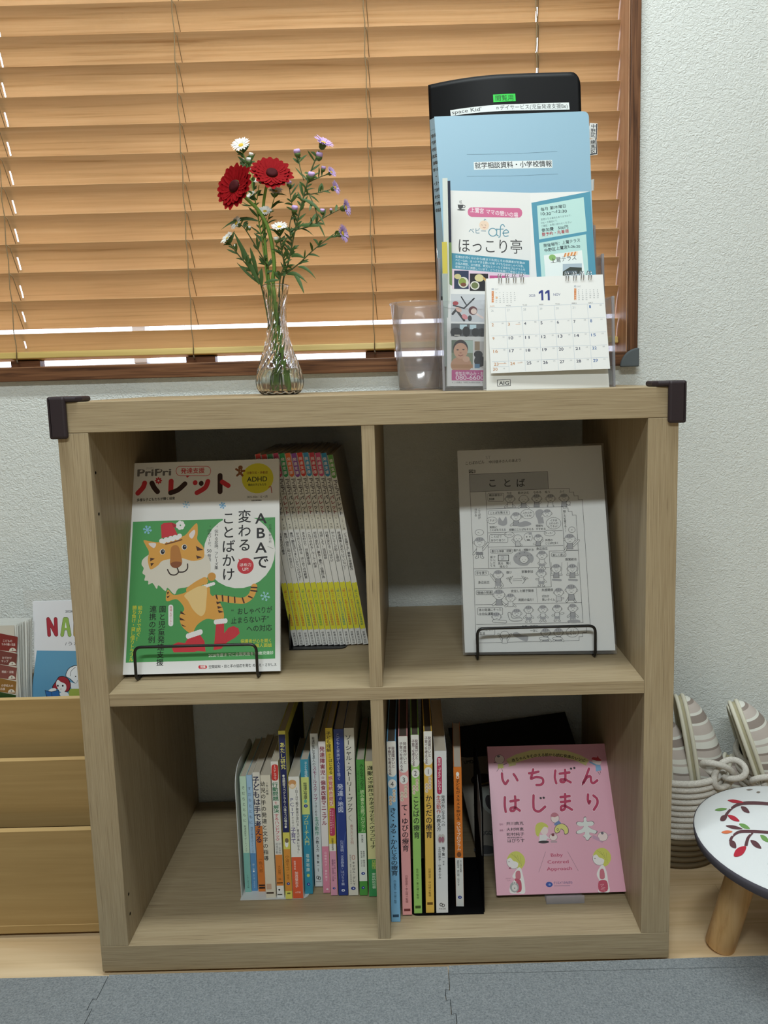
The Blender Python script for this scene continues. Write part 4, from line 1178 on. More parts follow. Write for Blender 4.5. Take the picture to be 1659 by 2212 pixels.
def s11(s):
    s.band(335, 1460, '#dcc243'); s.band(1460, 1535, '#e8e6dc'); s.band(1535, 2000, '#d99bb4'); s.v(.4, 365, 560, '子ども理解', 48, '#2a2824', .015); s.v(.5, 570, 620, 'から', 24, '#2a2824', .01); s.v(.6, 620, 770, 'はじめる', 40, '#2a2824', .015); s.band(780, 1080, '#ead5b8', .25, .8); s.v(.5, 785, 1080, '感覚統合遊び', 46, '#c23a5e', .012)
    s.pr.rrect(s.x(1100, .2), 1100, s.x(1380, .92), 1380, 18, '#bf3f62'); s.v(.35, 1110, 1360, '保育者と作業療法士の', 18, '#f3dfe4'); s.v(.65, 1120, 1300, 'コラボレーション', 20, '#f3dfe4'); s.v(.5, 1400, 1530, '加藤寿宏監修', 22, '#3a322a', .012); s.v(.4, 1620, 1850, '高畑脩平・田中佳子・大久保', 19, '#5a2f52', .01); s.v(.7, 1620, 1830, '萩原広道・めぐみ', 19, '#5a2f52'); s.mark(1925, .5, .7)
def s12(s):
    s.v(.4, 385, 850, 'こどもと家族が人生を描く', 36, '#c3cbe6', .005); s.v(.5, 880, 1010, '発達', 62, '#d7ddf0', .01); s.v(.5, 1010, 1050, 'の', 34, '#d7ddf0'); s.v(.5, 1055, 1170, '地図', 58, '#d7ddf0', .01); s.v(.5, 1440, 1900, '山口清明・北島静香・はびりす編', 34, '#c3cbe6', .005)
    s.pr.line([(s.x(1180, .2), 1180), (s.x(1300, .1), 1330), (s.x(1500, .0)+4, 1500)], 2, '#6f86c0', True); s.pr.line([(s.x(1350, .9), 1360), (s.x(1600, .6), 1600), (s.x(1830, .1), 1830)], 2, '#6f86c0', True); s.dot(1950, .5, 18, 13, '#e4e8f4'); s.dot(1950, .5, 6, 6, '#35488f')
def s13(s):
    s.v(.4, 400, 1170, 'ソーシャル・ストーリー・ブック', 66, '#1f2225', .008); s.pr.line([(s.x(1200, .5), 1195), (s.x(1225, .25), 1225), (s.x(1250, .55), 1258)], 3, '#4a4a4a', True); s.v(.5, 1290, 1490, '書き方と文例', 36, '#a8726c'); s.pr.ring(s.x(1620, .6), 1620, 14, 22, 5, '#b26058'); s.v(.6, 1660, 1900, 'キャロル・グレイ', 32, '#2b2b2b', .01); s.v(.28, 1590, 1890, '服巻智子〈翻訳〉大阪自閉症研究会', 17, '#4a4a4a'); s.mark(1930, .5, 1.2)
def s14(s):
    s.band(1385, 1860, '#e6ebe2'); s.v(.65, 690, 950, 'みんなでつなぐ', 40, '#1f3a1c', .01); s.v(.65, 955, 1375, '読み書き支援プログラム', 44, '#d9ecb8', .01); s.v(.22, 760, 1370, 'フローチャートで分析、子どもに応じたオーダーメイドの支援', 19, '#1f3a1c', .01); s.v(.5, 1400, 1480, '井川典克', 22, '#2b302a', .01); s.v(.65, 1560, 1720, '高畑脩平・奥津光佳', 19, '#2b302a', .012); s.v(.35, 1560, 1720, '萩原広道・はびりす', 19, '#2b302a', .012); s.mark(1785, .5, 1); s.mark(1925, .45, .9)
def s15(s):
    s.band(1590, 2010, '#3f9a5c'); s.v(.5, 700, 790, '運動', 46, '#1f2a1a', .015); s.v(.5, 795, 970, 'の不器用さ', 42, '#1f2a1a', .012); s.v(.55, 975, 1480, 'がある子どもへのアプローチ', 44, '#1f2a1a', .01); s.v(.55, 1600, 1700, '作業療法', 30, '#c8d86a', .01); s.v(.5, 1740, 1920, '東恩納拓也著', 26, '#d4ecd4', .01)
LL = [('#c3dcc4', s1, .128, 'slim pale green picture-guide book, first beside the white bookend'), ('#a5c4e0', s2, .128, 'slim light blue book second from the white bookend'),
      ('#e3ddd2', s3, .130, 'white and orange book with heavy navy lettering, third from the white bookend'), ('#dcd4c2', s4, .135, 'thick cream book with black brush lettering'),
      ('#e6e2da', s5, .150, 'white and orange handbook with green and pink lettering and a red bubble'), ('#ded55e', s6, .190, 'tall navy and yellow book rising above its neighbours on the left'),
      ('#e9e7e0', s7, .130, 'white paperback with a red foot and a small face on the spine'), ('#3a93ae', s8, .148, 'teal blue book with a lime band across its spine'),
      ('#dfe2e2', s9, .182, 'tall white book with maroon and green lettering, set slightly deeper'), ('#e4dfe0', s10, .175, 'white book with crimson lettering and a pink foot'),
      ('#dcc243', s11, .182, 'yellow book with a pink foot, between the crimson-lettered and navy books'), ('#2b3f86', s12, .182, 'navy blue book with pale lettering'),
      ('#dcd9cd', s13, .182, 'cream book with large plain black katakana lettering'), ('#4f9a45', s14, .148, 'green book with a white block near its foot'),
      ('#e0dca0', s15, .148, 'yellow and green book against the lower divider')]
oLL, kLL = (500, 1500), 4.609
prevx = -.2185
for i, ((tq, bq), (cv, fn, dep, lab)) in enumerate(zip(LLq, LL)):
    pxl = lambda x, y: (oLL[0]+x/kLL, oLL[1]+y/kLL)
    b0, b1 = U(*pxl(bq[0], bq[2]), z=BZ), U(*pxl(bq[1], bq[2]), z=BZ)
    y = (b0.y+b1.y)/2
    x0, x1 = max(b0.x, prevx), b1.x
    t0, t1 = U(*pxl(tq[0], tq[2]), y=y), U(*pxl(tq[1], tq[2]), y=y)
    hh = (t0.z+t1.z)/2-BZ
    q = lerp_px(*tq, *bq)
    xt = ((t0.x+t1.x)-(b0.x+b1.x))/2
    if i == 14: x1 = -.0096
    sd = None
    if i == 5: sd = lambda pr: (pr.rect(14, 6, 96, 96, '#15161c'), pr.ell(40, 34, 5, 12, '#b9a24a'), pr.ell(48, 58, 6, 16, '#5a5a50'))
    book('book', lab, x0, x1-.0002, y, BZ, hh, dep, cv, lambda pr, fn=fn, q=q: fn(Spine(pr, q)), 'books in the lower left compartment', px=q, side=sd, xt=xt*.5)
    prevx = x1

# --- lower right compartment
LRq = [((112, 200, 440), (155, 240, 2130)), ((220, 307, 392), (260, 348, 2065)), ((338, 425, 378), (367, 443, 2050)), ((465, 550, 345), (478, 557, 2045)), ((562, 683, 530), (575, 687, 2045)), ((735, 810, 680), (760, 835, 1985))]
oLR, kLR = (810, 1500), 4.336
def series(num, title, col, ys, au, dark):
    def fn(s):
        y0 = ys[0]
        s.band(y0, ys[1]-60, '#ebe9e4', .0, 1); s.pr.ell(s.x(ys[1]-60), ys[1]-62, 44, 44, '#ebe9e4')
        s.v(.68, y0+50, y0+250, '発達障がいと', 34, '#5a3540', .01); s.v(.28, y0+50, y0+320, '子育てを考える本', 34, '#5a3540', .01)
        yc = ys[2]; s.dot(yc, .5, 40, 42, '#eceae6'); s.pr.text(s.x(yc), yc+24, num, 64, '#2b2a2c', 0, None, 'c')
        for k, ch in enumerate('はじめて'): s.pr.ell(s.x(ys[3], .68), ys[3]+k*30, 16, 16, '#e6d7c4'); s.pr.text(s.x(ys[3], .68), ys[3]+10+k*30, ch, 25, '#8a5230', 0, None, 'c')
        for k, ch in enumerate('みよう'): s.pr.ell(s.x(ys[3], .28), ys[3]+60+k*30, 16, 16, '#e6d7c4'); s.pr.text(s.x(ys[3], .28), ys[3]+70+k*30, ch, 25, '#8a5230', 0, None, 'c')
        s.v(.5, ys[4], ys[5], title, 68, '#26232a', .012)
        s.v(.5, *au[1:], au[0], 27, dark, .005)
        s.band(ys[6], ys[6]+24, dark, .15, .85)
    return fn
fns = [series('4', 'きく・みる・かんじるの療育', '', (440, 790, 838, 905, 1060, 1700, 2062), ('内山登紀夫・中山修＝監修', 1740, 1960), '#2b4a66'),
       series('3', 'て・ゆびの療育', '', (392, 740, 785, 850, 1010, 1455, 2005), ('日原信彦・中山修＝監修', 1680, 1950), '#7a3a3a'),
       series('2', 'ことばの療育', '', (378, 720, 768, 840, 990, 1395, 1985), ('佐竹恒夫・東川健＝監修', 1660, 1930), '#3f5a24'),
       series('1', 'からだの療育', '', (345, 690, 735, 800, 955, 1365, 1950), ('日原信彦・中山修＝監修', 1640, 1900), '#6b4a14')]
def w5(s):
    s.pr.rrect(s.x(585, .2), 585, s.x(950, .6), 950, 24, '#b9335c'); s.v(.4, 600, 935, '苦手が「できる」にかわる!', 32, '#f4e6ea', .01)
    s.v(.68, 960, 1255, '発達が気になる子への', 38, '#2b2a2c', .01); s.v(.3, 960, 1135, '生活動作', 46, '#b8423c', .01); s.v(.3, 1140, 1300, 'の教え方', 44, '#2b2a2c', .012)
    s.dot(1370, .38, 24, 44, '#c3c0bc'); s.dot(1370, .62, 24, 44, '#c3c0bc'); s.dot(1378, .38, 15, 28, '#a4707e'); s.dot(1378, .62, 15, 28, '#a4707e')
    s.v(.66, 1445, 1560, '鴨下賢一', 30, '#2b2a2c', .015); s.v(.33, 1445, 1740, '立石加奈子・中島そのみ', 28, '#2b2a2c', .01); s.v(.66, 1570, 1620, '編著', 18)
    s.pr.ring(s.x(1975)-10, 1972, 12, 13, 6, '#1d1b1c'); s.pr.ring(s.x(1975)+10, 1980, 12, 13, 6, '#1d1b1c'); s.h(2015, .5, '中央法規', 18, '#1d1b1c', 70)
def w6(s):
    s.band(680, 1525, '#d87a2c'); s.band(1525, 1985, '#dedfdd'); s.dot(745, .5, 15, 20, '#f4f0ea'); s.pr.ring(s.x(768, .5), 772, 12, 14, 5, '#f4f0ea')
    s.v(.5, 790, 1175, '子どもがメキメキ伸びる', 40, '#3a2210', .015); s.v(.5, 1185, 1455, 'ついでプログラム', 40, '#f4ece0', .012); s.dot(1492, .5, 22, 24, '#7a4a2a')
    s.v(.7, 1545, 1660, '井川典克監修', 21, '#3a3a3a', .01); s.v(.35, 1545, 1790, '鹿野昭幸・野口翔・はびりす', 21, '#3a3a3a', .01); s.mark(1898, .5, 1)
LR = [('#7fb6dd', fns[0], .205, 'light blue hardback numbered 4, nearest the divider'), ('#e8a3a2', fns[1], .205, 'salmon pink hardback numbered 3'),
      ('#9cca6c', fns[2], .205, 'fresh green hardback numbered 2'), ('#e3b956', fns[3], .205, 'golden yellow hardback numbered 1'),
      ('#dfe0e2', w5, .182, 'thick white book with a crimson pill on its spine, beside the yellow hardback'), ('#d87a2c', w6, .148, 'orange and white book against the black bookend')]
prevx = .0087
for i, ((tq, bq), (cv, fn, dep, lab)) in enumerate(zip(LRq, LR)):
    pxl = lambda x, y: (oLR[0]+x/kLR, oLR[1]+y/kLR)
    zb = BZ+.0008 if i else SBT+.0006
    b0, b1 = U(*pxl(bq[0], bq[2]), z=zb), U(*pxl(bq[1], bq[2]), z=zb)
    y = (b0.y+b1.y)/2
    x0, x1 = max(b0.x, prevx), b1.x
    t0, t1 = U(*pxl(tq[0], tq[2]), y=y), U(*pxl(tq[1], tq[2]), y=y)
    hh = (t0.z+t1.z)/2-zb
    q = lerp_px(*tq, *bq)
    xt = ((t0.x+t1.x)-(b0.x+b1.x))/2
    book('book', lab, x0, x1-.0002, y, zb, hh, dep, cv, lambda pr, fn=fn, q=q: fn(Spine(pr, q)), 'books in the lower right compartment', px=q, xt=xt*.6, rot=(-.05 if i == 5 else 0),
         pagecol='#5a5148' if i < 4 else None, thick=.0016 if i < 4 else .0007)  # hardbacks: shade on the page tops put into the page colour
    prevx = x1

# --- magazines leaning in the upper left compartment
oM, kM = (540, 940), 4.514
MZ = SMT+.0032
cols = ['#d3443c', '#d3443c', '#3d8a5c', '#c0416a', '#2f9a5a', '#dd6a35', '#8a4aa0', '#d13a34', '#3a8fc0', '#c2354a', '#c84a7c', '#2f88b4', '#5f9a48']
tcol = ['#b8553a', '#c05a3a', '#c05a3a', '#3f8a5a', '#b8654a', '#4a9a4a', '#c0583a', '#b86a4a', '#c0583a', '#3f8a7a', '#c04a3a', '#c07a4a', '#3f7a5a', '#6a9a3a']
titles = ['気になる子の保育', '保護者対応の基本', '集団・個別に知っておきたい', '集団・園生活がうまくいかないのはなぜ？', 'からだと心を守る はじめての性教育', 'まるわかり 児童発達支援', 'これで守れる！ルール・約束', '対応で変わる！暴言・暴力・自傷行為', '活用しよう！巡回相談', '行動が変わることばかけ', 'かんしゃくが起こる理由', '発達障害と決めつけていない？', 'どう支援する？偏食＆食事動作']
months = ['6・7月', '4・5月', '8・9月', '8・9月', '12・1月', '4・5月', '6・7月', '10・11月', '8・9月', '6・7月', '8・9月', '2・3月', '10・11月']
colnames = ['red-topped', 'red-topped', 'dark green-topped', 'crimson-topped', 'bright green-topped', 'orange-topped', 'purple-topped', 'scarlet-topped', 'light blue-topped', 'deep red-topped', 'pink-topped', 'blue-topped', 'leaf green-topped']
extra = [', leftmost of the leaning row, mostly hidden', ', second in the leaning row, mostly hidden', ', third in the leaning row, mostly hidden', ', partly behind the green tiger magazine', '', '', '', '', '', '', '', '', ', rightmost in the leaning row']
MH, MTH, MP = .3045, .0083, .00905
lean = math.atan2(.0452, .303)
for i in range(13):
    xr = -.0186-(12-i)*MP
    if i < 12: xr -= .0003
    y = .1675+random.uniform(-.0012, .0012)
    dz = -.004 if i == 12 else random.uniform(-.001, .001)
    q = [(0, 0), (48, 0), (48, 1885), (0, 1885)]
    def fn(pr, i=i):
        s = Spine(pr, [(0, 0), (48, 0), (48, 1885), (0, 1885)])
        s.band(0, 200, cols[i], .06, .98); pr.ell(25, 200, 22, 26, cols[i])
        s.v(.5, 36, 205, '発達支援', 34, '#eadfdf', .012)
        pr.rtext(26, 246, 392, 'PriPri', 46, '#6d686a', .02)
        pc = ('#33343a', '#8a2f3a')[i % 2]
        s.v(.5, 405, 590, 'パレット', 42, pc, .03)
        s.band(598, 735, '#cfcbbd', .0, 1); s.v(.5, 615, 730, months[i], 24, '#3a3836', .01)
        s.v(.5, 760, 760+min(480, 27*len(titles[i])), titles[i], 30, '#26242a', .012)
        s.band(1270, 1715, '#dbd63c', 0, 1); pr.ell(13, 1270, 12, 14, '#dbd63c'); pr.ell(36, 1270, 12, 14, '#dbd63c'); pr.ell(13, 1715, 12, 14, '#dbd63c'); pr.ell(36, 1715, 12, 14, '#dbd63c')
        s.v(.5, 1310, 1690, '「困った」を抱える子の保育情報誌', 25, tcol[i], .012)
        s.v(.5, 1750, 1880, '世界文化社', 24, '#2b2a2c', .01)
    M0 = Vector((xr, y, MZ))
    t = thing('magazine', 'white magazine with yellow band, %s spine%s' % (colnames[i], extra[i]), 'magazine', M0, 'magazines leaning in the upper left compartment')
    M = Matrix.Translation(M0) @ Matrix.Rotation(-lean, 4, 'Y')
    mb = MB(); cm = ink('#dddcd8', .35, .4, 'cover')
    h_ = MH+dz
    mb.box(-MTH, 0, 0, .0007, 0, h_, cm); mb.box(-MTH, -MTH+.0004, .0005, .2, 0, h_, cm); mb.box(-.0004, 0, .0005, .2, 0, h_, cm)
    f = flat((-MTH+.0001, 0, 0), (1, 0, 0), (0, 0, 1), (0, -1, 0)); fn(Pr(mb, f, q, MTH-.0002, h_))
    mb.build('cover', t, M=M)
    mb = MB(); mb.box(-MTH+.0005, -.0005, .001, .198, .001, h_-.001, page); mb.build('page_block', t, M=M)

# --- bookends
def bookend(name, label, x, y0, y1, z, h, xl, mat_, side=-1, lean_=0., chamfer=.03, plate_y=None):
    t = thing(name, label, 'bookend', (x, y0, z))
    th = .0013
    poly = [(y0, z), (y1, z), (y1, z+h)]
    r_ = chamfer
    poly = [(y1, z), (y1, z+h-r_)] + [(y1-r_+r_*math.cos(a), z+h-r_+r_*math.sin(a)) for a in [k*math.pi/12 for k in range(1, 7)]] + [(y0+r_+r_*math.cos(a), z+h-r_+r_*math.sin(a)) for a in [math.pi/2+k*math.pi/12 for k in range(0, 7)]] + [(y0, z)]
    M = Matrix.Translation((x, 0, z)) @ Matrix.Rotation(-lean_, 4, 'Y') @ Matrix.Translation((-x, 0, -z))
    mb = MB(); mb.prism(poly, x, x+th, mat_, lambda u, v, h_: (h_, u, v)); mb.build('upright', t, M=M, bevel=.0004)
    mb = MB(); yy = plate_y or y0
    c_ = .012; s_ = 1 if xl > x else -1
    poly = [(x, yy), (xl-s_*c_, yy)] + [(xl-s_*c_+s_*c_*math.sin(a), yy+c_-c_*math.cos(a)) for a in [k*math.pi/10 for k in range(1, 6)]] + [(xl, y1-.02), (x, y1-.02)]
    if s_ < 0: poly = poly[::-1]
    mb.prism(poly, z, z+.0012, mat_, lambda u, v, h_: (u, v, h_)); mb.build('base_plate', t)
    return t
bookend('bookend', 'white metal bookend at the left end of the books in the lower left compartment', -.2222, .0955, .225, SBT+.0004, .205, -.118, white_metal, plate_y=.0895)
bookend('bookend', 'black metal bookend under the leaning magazines in the upper left compartment', -.1405, .156, .30, SMT+.0004, .06, -.052, black_metal, plate_y=.153)
be = bookend('bookend', 'black metal bookend with a pale paper label, right of the orange book', .1445, .050, .20, BZ-.0012, .200, .036, ink('#0a0a0b', .8, .06, 'matte_black'), plate_y=.046, chamfer=.05)
mb = MB(); xl = .1445-.0001
lab_ = quadmap((xl, .125, SBT+.112), (xl, .062, SBT+.082), (xl, .062, SBT+.150), (xl, .125, SBT+.175), .07, .075)
mb.hexa([lab_(0, 0, .0004), lab_(.07, 0, .0004), lab_(.07, .075, .0004), lab_(0, .075, .0004), lab_(0, 0), lab_(.07, 0), lab_(.07, .075), lab_(0, .075)], ink('#8d8d8a')); mb.build('paper_label', be)


# ------------------------------------------------------------------ wire stands
def wire_stand(label, x0, x1, yl, zl, ytop, slope):
    """lip in front, runners on the board, leaning back loop"""
    t = thing('book_stand', label, 'book stand', ((x0+x1)/2, yl, SMT), 'black wire stands in the upper compartments')
    r_ = .0021; z0 = SMT+r_+.0003
    def rnd(pts, rr=.010):
        out = [Vector(pts[0])]
        for a, b, c in zip(pts, pts[1:], pts[2:]):
            a, b, c = Vector(a), Vector(b), Vector(c)
            d1, d2 = (a-b).normalized(), (c-b).normalized()
            k1, k2 = b+d1*rr, b+d2*rr
            for i in range(7):
                q = i/6; out.append(k1*(1-q)**2+b*2*q*(1-q)+k2*q*q)
        return out+[Vector(pts[-1])]
    mb = MB()
    mb.tube(rnd([(x0, yl+.02, z0), (x0, yl-.001, z0), (x0, yl, zl), (x1, yl, zl), (x1, yl-.001, z0), (x1, yl+.02, z0)]), r_, black_metal, 8); mb.build('front_lip', t)
    xb0, xb1 = x0+.03, x1-.03
    mb = MB(); mb.tube(rnd([(xb0, yl+.06, z0), (xb0, ytop, z0+.14), (xb1, ytop, z0+.14), (xb1, yl+.06, z0)], .02), r_, black_metal, 8); mb.build('back_loop', t)
    mb = MB()
    for a, b in ((x0, xb0), (x1, xb1)): mb.tube(rnd([(a, yl+.018, z0), (a, yl+.05, z0), (b, yl+.06, z0), (b, .24, z0)]), r_, black_metal, 8)
    mb.build('runner', t)
    return t

# ------------------------------------------------------------------ the tiger magazine
yT = .160
C1 = [(175, 170), (1505, 128), (1515, 2030), (90, 2065)]
p = lambda x, y: (240+x/4.1475, 960+y/4.1475)
q = [U(*p(90, 2065), z=.4275), U(*p(1515, 2030), z=.4275), U(*p(1505, 128), y=yT), U(*p(175, 170), y=yT)]
mw, mh = .2235, .308
fm = quadmap(*q, mw, mh)
mag = thing('magazine', 'green magazine with a drawn tiger in a red hat, propped on a black wire stand', 'magazine', (q[0]+q[1])/2)
mb = MB()
cov = ink('#e3e2e0', .3, .45, 'gloss_cover')
mb.hexa([fm(0, 0), fm(mw, 0), fm(mw, mh), fm(0, mh), fm(0, 0, -.0004), fm(mw, 0, -.0004), fm(mw, mh, -.0004), fm(0, mh, -.0004)], cov)
mb.hexa([fm(0, 0, -.0062), fm(mw, 0, -.0062), fm(mw, mh, -.0062), fm(0, mh, -.0062), fm(0, 0, -.0066), fm(mw, 0, -.0066), fm(mw, mh, -.0066), fm(0, mh, -.0066)], cov)
mb.hexa([fm(0, 0, -.0004), fm(.0005, 0, -.0004), fm(.0005, mh, -.0004), fm(0, mh, -.0004), fm(0, 0, -.0062), fm(.0005, 0, -.0062), fm(.0005, mh, -.0062), fm(0, mh, -.0062)], cov)
pr = Pr(mb, fm, C1, mw, mh)
G, RD, BK, YL, OG, CR = '#4d9a58', '#c8353f', '#3a2420', '#d9d03a', '#dda24c', '#e9c98a'
W_ = '#e6e5e2'
pr.poly([(196, 690), (1470, 650), (1470, 1918), (131, 1955)], G)
pr.poly([(1000, 664), (1240, 657), (1300, 668), (1300, 700), (1000, 720)], W_)
pr.ell(1148, 955, 322, 330, W_)
pr.text(232, 285, 'PriPri', 92, '#6d696a', .03, 320, rise=.0); pr.text(310, 222, 'プリプリ', 20, '#3a3a3a', 0, 75)
for x, y in ((272, 238), (436, 232)): pr.ell(x, y, 11, 11, '#d6d2d0')
pr.rrect(582, 196, 890, 280, 36, W_, RD, 5); pr.poly([(668, 278), (705, 277), (680, 300)], RD); pr.text(622, 258, '発達支援', 56, RD, .015, 222, rise=.0)
pr.line([(300, 345), (285, 385), (240, 435)], 46, RD, True); pr.line([(365, 345), (385, 385), (415, 422)], 46, BK, True); pr.ell(424, 324, 24, 24, RD); pr.ell(424, 324, 9, 9, W_)
for k in range(8): pr.ell(424+25*math.cos(k*.785), 324+25*math.sin(k*.785), 7, 7, RD)
pr.line([(537, 328), (533, 430)], 46, RD); pr.line([(533, 432), (600, 405), (660, 352)], 46, BK, True)
pr.ell(752, 342, 22, 24, RD); pr.ell(806, 348, 22, 24, BK); pr.line([(866, 330), (842, 385), (768, 432)], 44, RD, True)
pr.line([(975, 278), (975, 422)], 46, BK); pr.line([(995, 335), (1048, 368)], 44, RD)
pr.text(228, 508, '多様な子どもたちが輝く保育', 31, '#2a2626', .02, 352, rise=.02)
pr.ell(1312, 302, 146, 142, YL); pr.text(1212, 265, '注意欠如・多動症', 27, '#8a4a2a', .015, 198); pr.text(1214, 334, 'ADHD', 66, '#33342a', .012, 192, rise=0); pr.text(1226, 370, '傾向の子どもたち', 24, '#33342a', .02, 170)
br = '#8a5636'
pr.ell(1158, 208, 21, 21, br); pr.line([(1158, 225), (1155, 255)], 34, br); pr.line([(1120, 222), (1158, 240), (1192, 236)], 20, br, True); pr.line([(1155, 255), (1128, 278)], 20, br); pr.line([(1158, 255), (1176, 278)], 20, br)
for yy in (228, 242): pr.ell(1157, yy, 4, 4, '#e8d8c8')
pr.line([(1414, 384), (1422, 374), (1432, 380), (1440, 432)], 7, '#b3503c', True)
pr.text(1215, 478, '2025-2026｜12・1月', 25, '#2a2626', .01, 192); pr.text(1256, 506, '別冊保育情報誌', 14, '#2a2626', .02, 94)
def flake(x, y, r_, col='#86b4d2', w_=5):
    for k in range(3):
        a = k*math.pi/3+.2; dx, dy = r_*math.cos(a), r_*math.sin(a)
        pr.line([(x-dx, y-dy), (x+dx, y+dy)], w_, col)
        for s_ in (-.62, .62):
            for b in (-.7, .7): pr.line([(x+dx*s_, y+dy*s_), (x+dx*s_+.32*r_*math.cos(a+b)*(1 if s_ > 0 else -1), y+dy*s_+.32*r_*math.sin(a+b)*(1 if s_ > 0 else -1))], w_*.8, col)
flake(672, 537, 32); flake(997, 545, 27, '#6fa4cc', 9); flake(325, 762, 36, '#86bcd8', 10); flake(1380, 1358, 42, '#9fd0dc', 6)
for (y0, y1, x, s_, sz) in ((590, 1112, 1342, 'ABAで', 150), (578, 960, 1195, '変わる', 124), (594, 1222, 1050, 'ことばかけ', 122)): pr.vtext(x, y0, y1, s_, sz, '#232022', .016 if x > 1300 else .01)
pr.vtext(1425, 708, 882, '応用行動分析', 27, '#232022'); pr.line([(1402, 680), (1450, 660)], 3, '#5a5a5a'); pr.line([(1402, 910), (1452, 931)], 3, '#5a5a5a')
pr.vtext(942, 725, 1118, '“伝わる変換”フレーズ集', 37, '#232022', .006); pr.vtext(880, 725, 925, '“ほめワード”', 37, '#232022', .006); pr.text(856, 965, '50', 40, '#232022', .006, 44); pr.vtext(878, 975, 1048, '音表', 37, '#232022', .006)
# tiger
pr.blob([(300, 1010), (272, 1070), (292, 1105), (280, 1150), (306, 1172), (298, 1215), (332, 1220), (333, 1252), (372, 1240), (408, 1292), (425, 1258), (486, 1312), (505, 1280), (568, 1342), (600, 1290), (700, 1270), (860, 1190), (890, 1130), (885, 1050), (850, 985), (700, 960), (450, 940)], '#ddd6c8', 3)
pr.blob([(292, 856), (312, 905), (338, 960), (328, 1030), (345, 1108), (372, 1112), (420, 1080), (470, 1035), (620, 1015), (720, 1040), (800, 1030), (832, 1000), (826, 920), (772, 850), (776, 790), (768, 704), (715, 750), (655, 815), (560, 835), (440, 872), (365, 868)], OG, 4)
pr.blob([(335, 885), (395, 880), (400, 905), (378, 925)], '#e6dcda', 4); pr.blob([(700, 800), (742, 762), (752, 790), (728, 838), (705, 830)], '#e6dcda', 4)
pr.poly([(452, 838), (446, 720), (470, 702), (540, 697), (580, 712), (560, 735), (595, 805)], RD); pr.poly([(540, 697), (600, 728), (590, 745), (556, 738)], '#a82a34')
for k in range(9): pr.ell(452+k*20, 865-k*5.4+(6 if k % 2 else -4), 22, 22, '#eceaea')
for k in range(7): pr.ell(620+24*math.cos(k*.9), 722+24*math.sin(k*.9), 18, 18, '#eceaea')
pr.line([(488, 890), (560, 872), (632, 850)], 12, '#7a4a2a', True)
for x, y in ((460, 958), (655, 917)): pr.ell(x, y, 24, 26, '#e4e2de'); pr.ell(x+2, y, 18, 22, '#2f2a30'); pr.ell(x+6, y-6, 6, 6, '#aab2ba')
pr.blob([(540, 915), (600, 908), (630, 1010), (632, 1065), (580, 1105), (530, 1075), (530, 1010)], '#b87a3c', 4); pr.blob([(535, 1060), (580, 1045), (630, 1055), (622, 1085), (580, 1106), (540, 1090)], '#8a5030', 4)
pr.line([(505, 1118), (530, 1160), (575, 1165), (602, 1140), (592, 1105)], 11, '#33211c', True); pr.line([(602, 1140), (650, 1138), (682, 1110), (684, 1068)], 11, '#33211c', True)
for t3 in ([(758, 905), (825, 942), (770, 950)], [(760, 990), (815, 1008), (770, 1022)], [(350, 1012), (392, 1020), (350, 1045)], [(352, 1060), (385, 1060), (358, 1090)]): pr.poly(t3, '#4a2c20')
pr.line([(935, 1372), (1000, 1378), (1100, 1392), (1190, 1395), (1255, 1350), (1282, 1270)], 54, OG, True)
for (a, b) in (((940, 1348), (950, 1385)), ((995, 1350), (1000, 1400)), ((1050, 1358), (1050, 1410)), ((1105, 1365), (1108, 1412)), ((1175, 1372), (1190, 1415)), ((1232, 1358), (1262, 1372)), ((1252, 1305), (1305, 1312)), ((1256, 1278), (1304, 1280))): pr.line([a, b], 13, '#4a2c20')
pr.blob([(510, 1298), (560, 1345), (660, 1325), (720, 1280), (870, 1270), (890, 1340), (950, 1385), (1000, 1470), (1005, 1560), (930, 1568), (850, 1562), (770, 1615), (725, 1690), (670, 1665), (625, 1610), (614, 1530), (655, 1470), (590, 1385), (500, 1402), (492, 1350)], OG, 5)
pr.line([(700, 1300), (770, 1250), (835, 1215)], 58, OG, True); pr.ell(835, 1222, 32, 32, OG); pr.ell(900, 1182, 37, 38, '#cf9444')
for k in range(6): pr.ell(820+k*19, 1275-k*6, 16, 15, '#eceaea')
pr.blob([(655, 1350), (720, 1300), (800, 1265), (855, 1280), (852, 1400), (840, 1500), (800, 1535), (735, 1480), (690, 1400)], CR, 5)
for t3 in ([(622, 1488), (668, 1525), (618, 1512)], [(612, 1545), (665, 1575), (615, 1572)], [(625, 1605), (672, 1632), (640, 1628)], [(940, 1405), (985, 1412), (948, 1432)], [(950, 1445), (1000, 1455), (955, 1470)], [(955, 1480), (1008, 1498), (965, 1508)], [(500, 1320), (522, 1315), (505, 1345)], [(497, 1360), (530, 1350), (505, 1375)]): pr.poly(t3, '#4a2c20')
pr.poly([(690, 1730), (790, 1695), (835, 1760), (845, 1855), (770, 1850), (745, 1858), (560, 1862), (545, 1830), (556, 1790), (600, 1770), (660, 1780)], RD)
pr.poly([(940, 1600), (1012, 1592), (1012, 1690), (1050, 1640), (1095, 1625), (1140, 1645), (1152, 1690), (1110, 1730), (1040, 1770), (985, 1830), (915, 1842), (925, 1760)], RD)
for k in range(7): pr.ell(690+k*18, 1715-k*6, 21, 24, '#eceaea')
for k in range(6): pr.ell(938+k*17, 1588-k*2, 19, 22, '#eceaea')
pr.ell(1203, 1085, 74, 72, RD); pr.poly([(1140, 1020), (1175, 1040), (1150, 1060)], RD); pr.text(1203, 1088, 'ほめ力', 36, '#f3e6e4', .01, None, 'c'); pr.text(1203, 1128, 'UP!', 38, '#f3e6e4', .012, None, 'c')
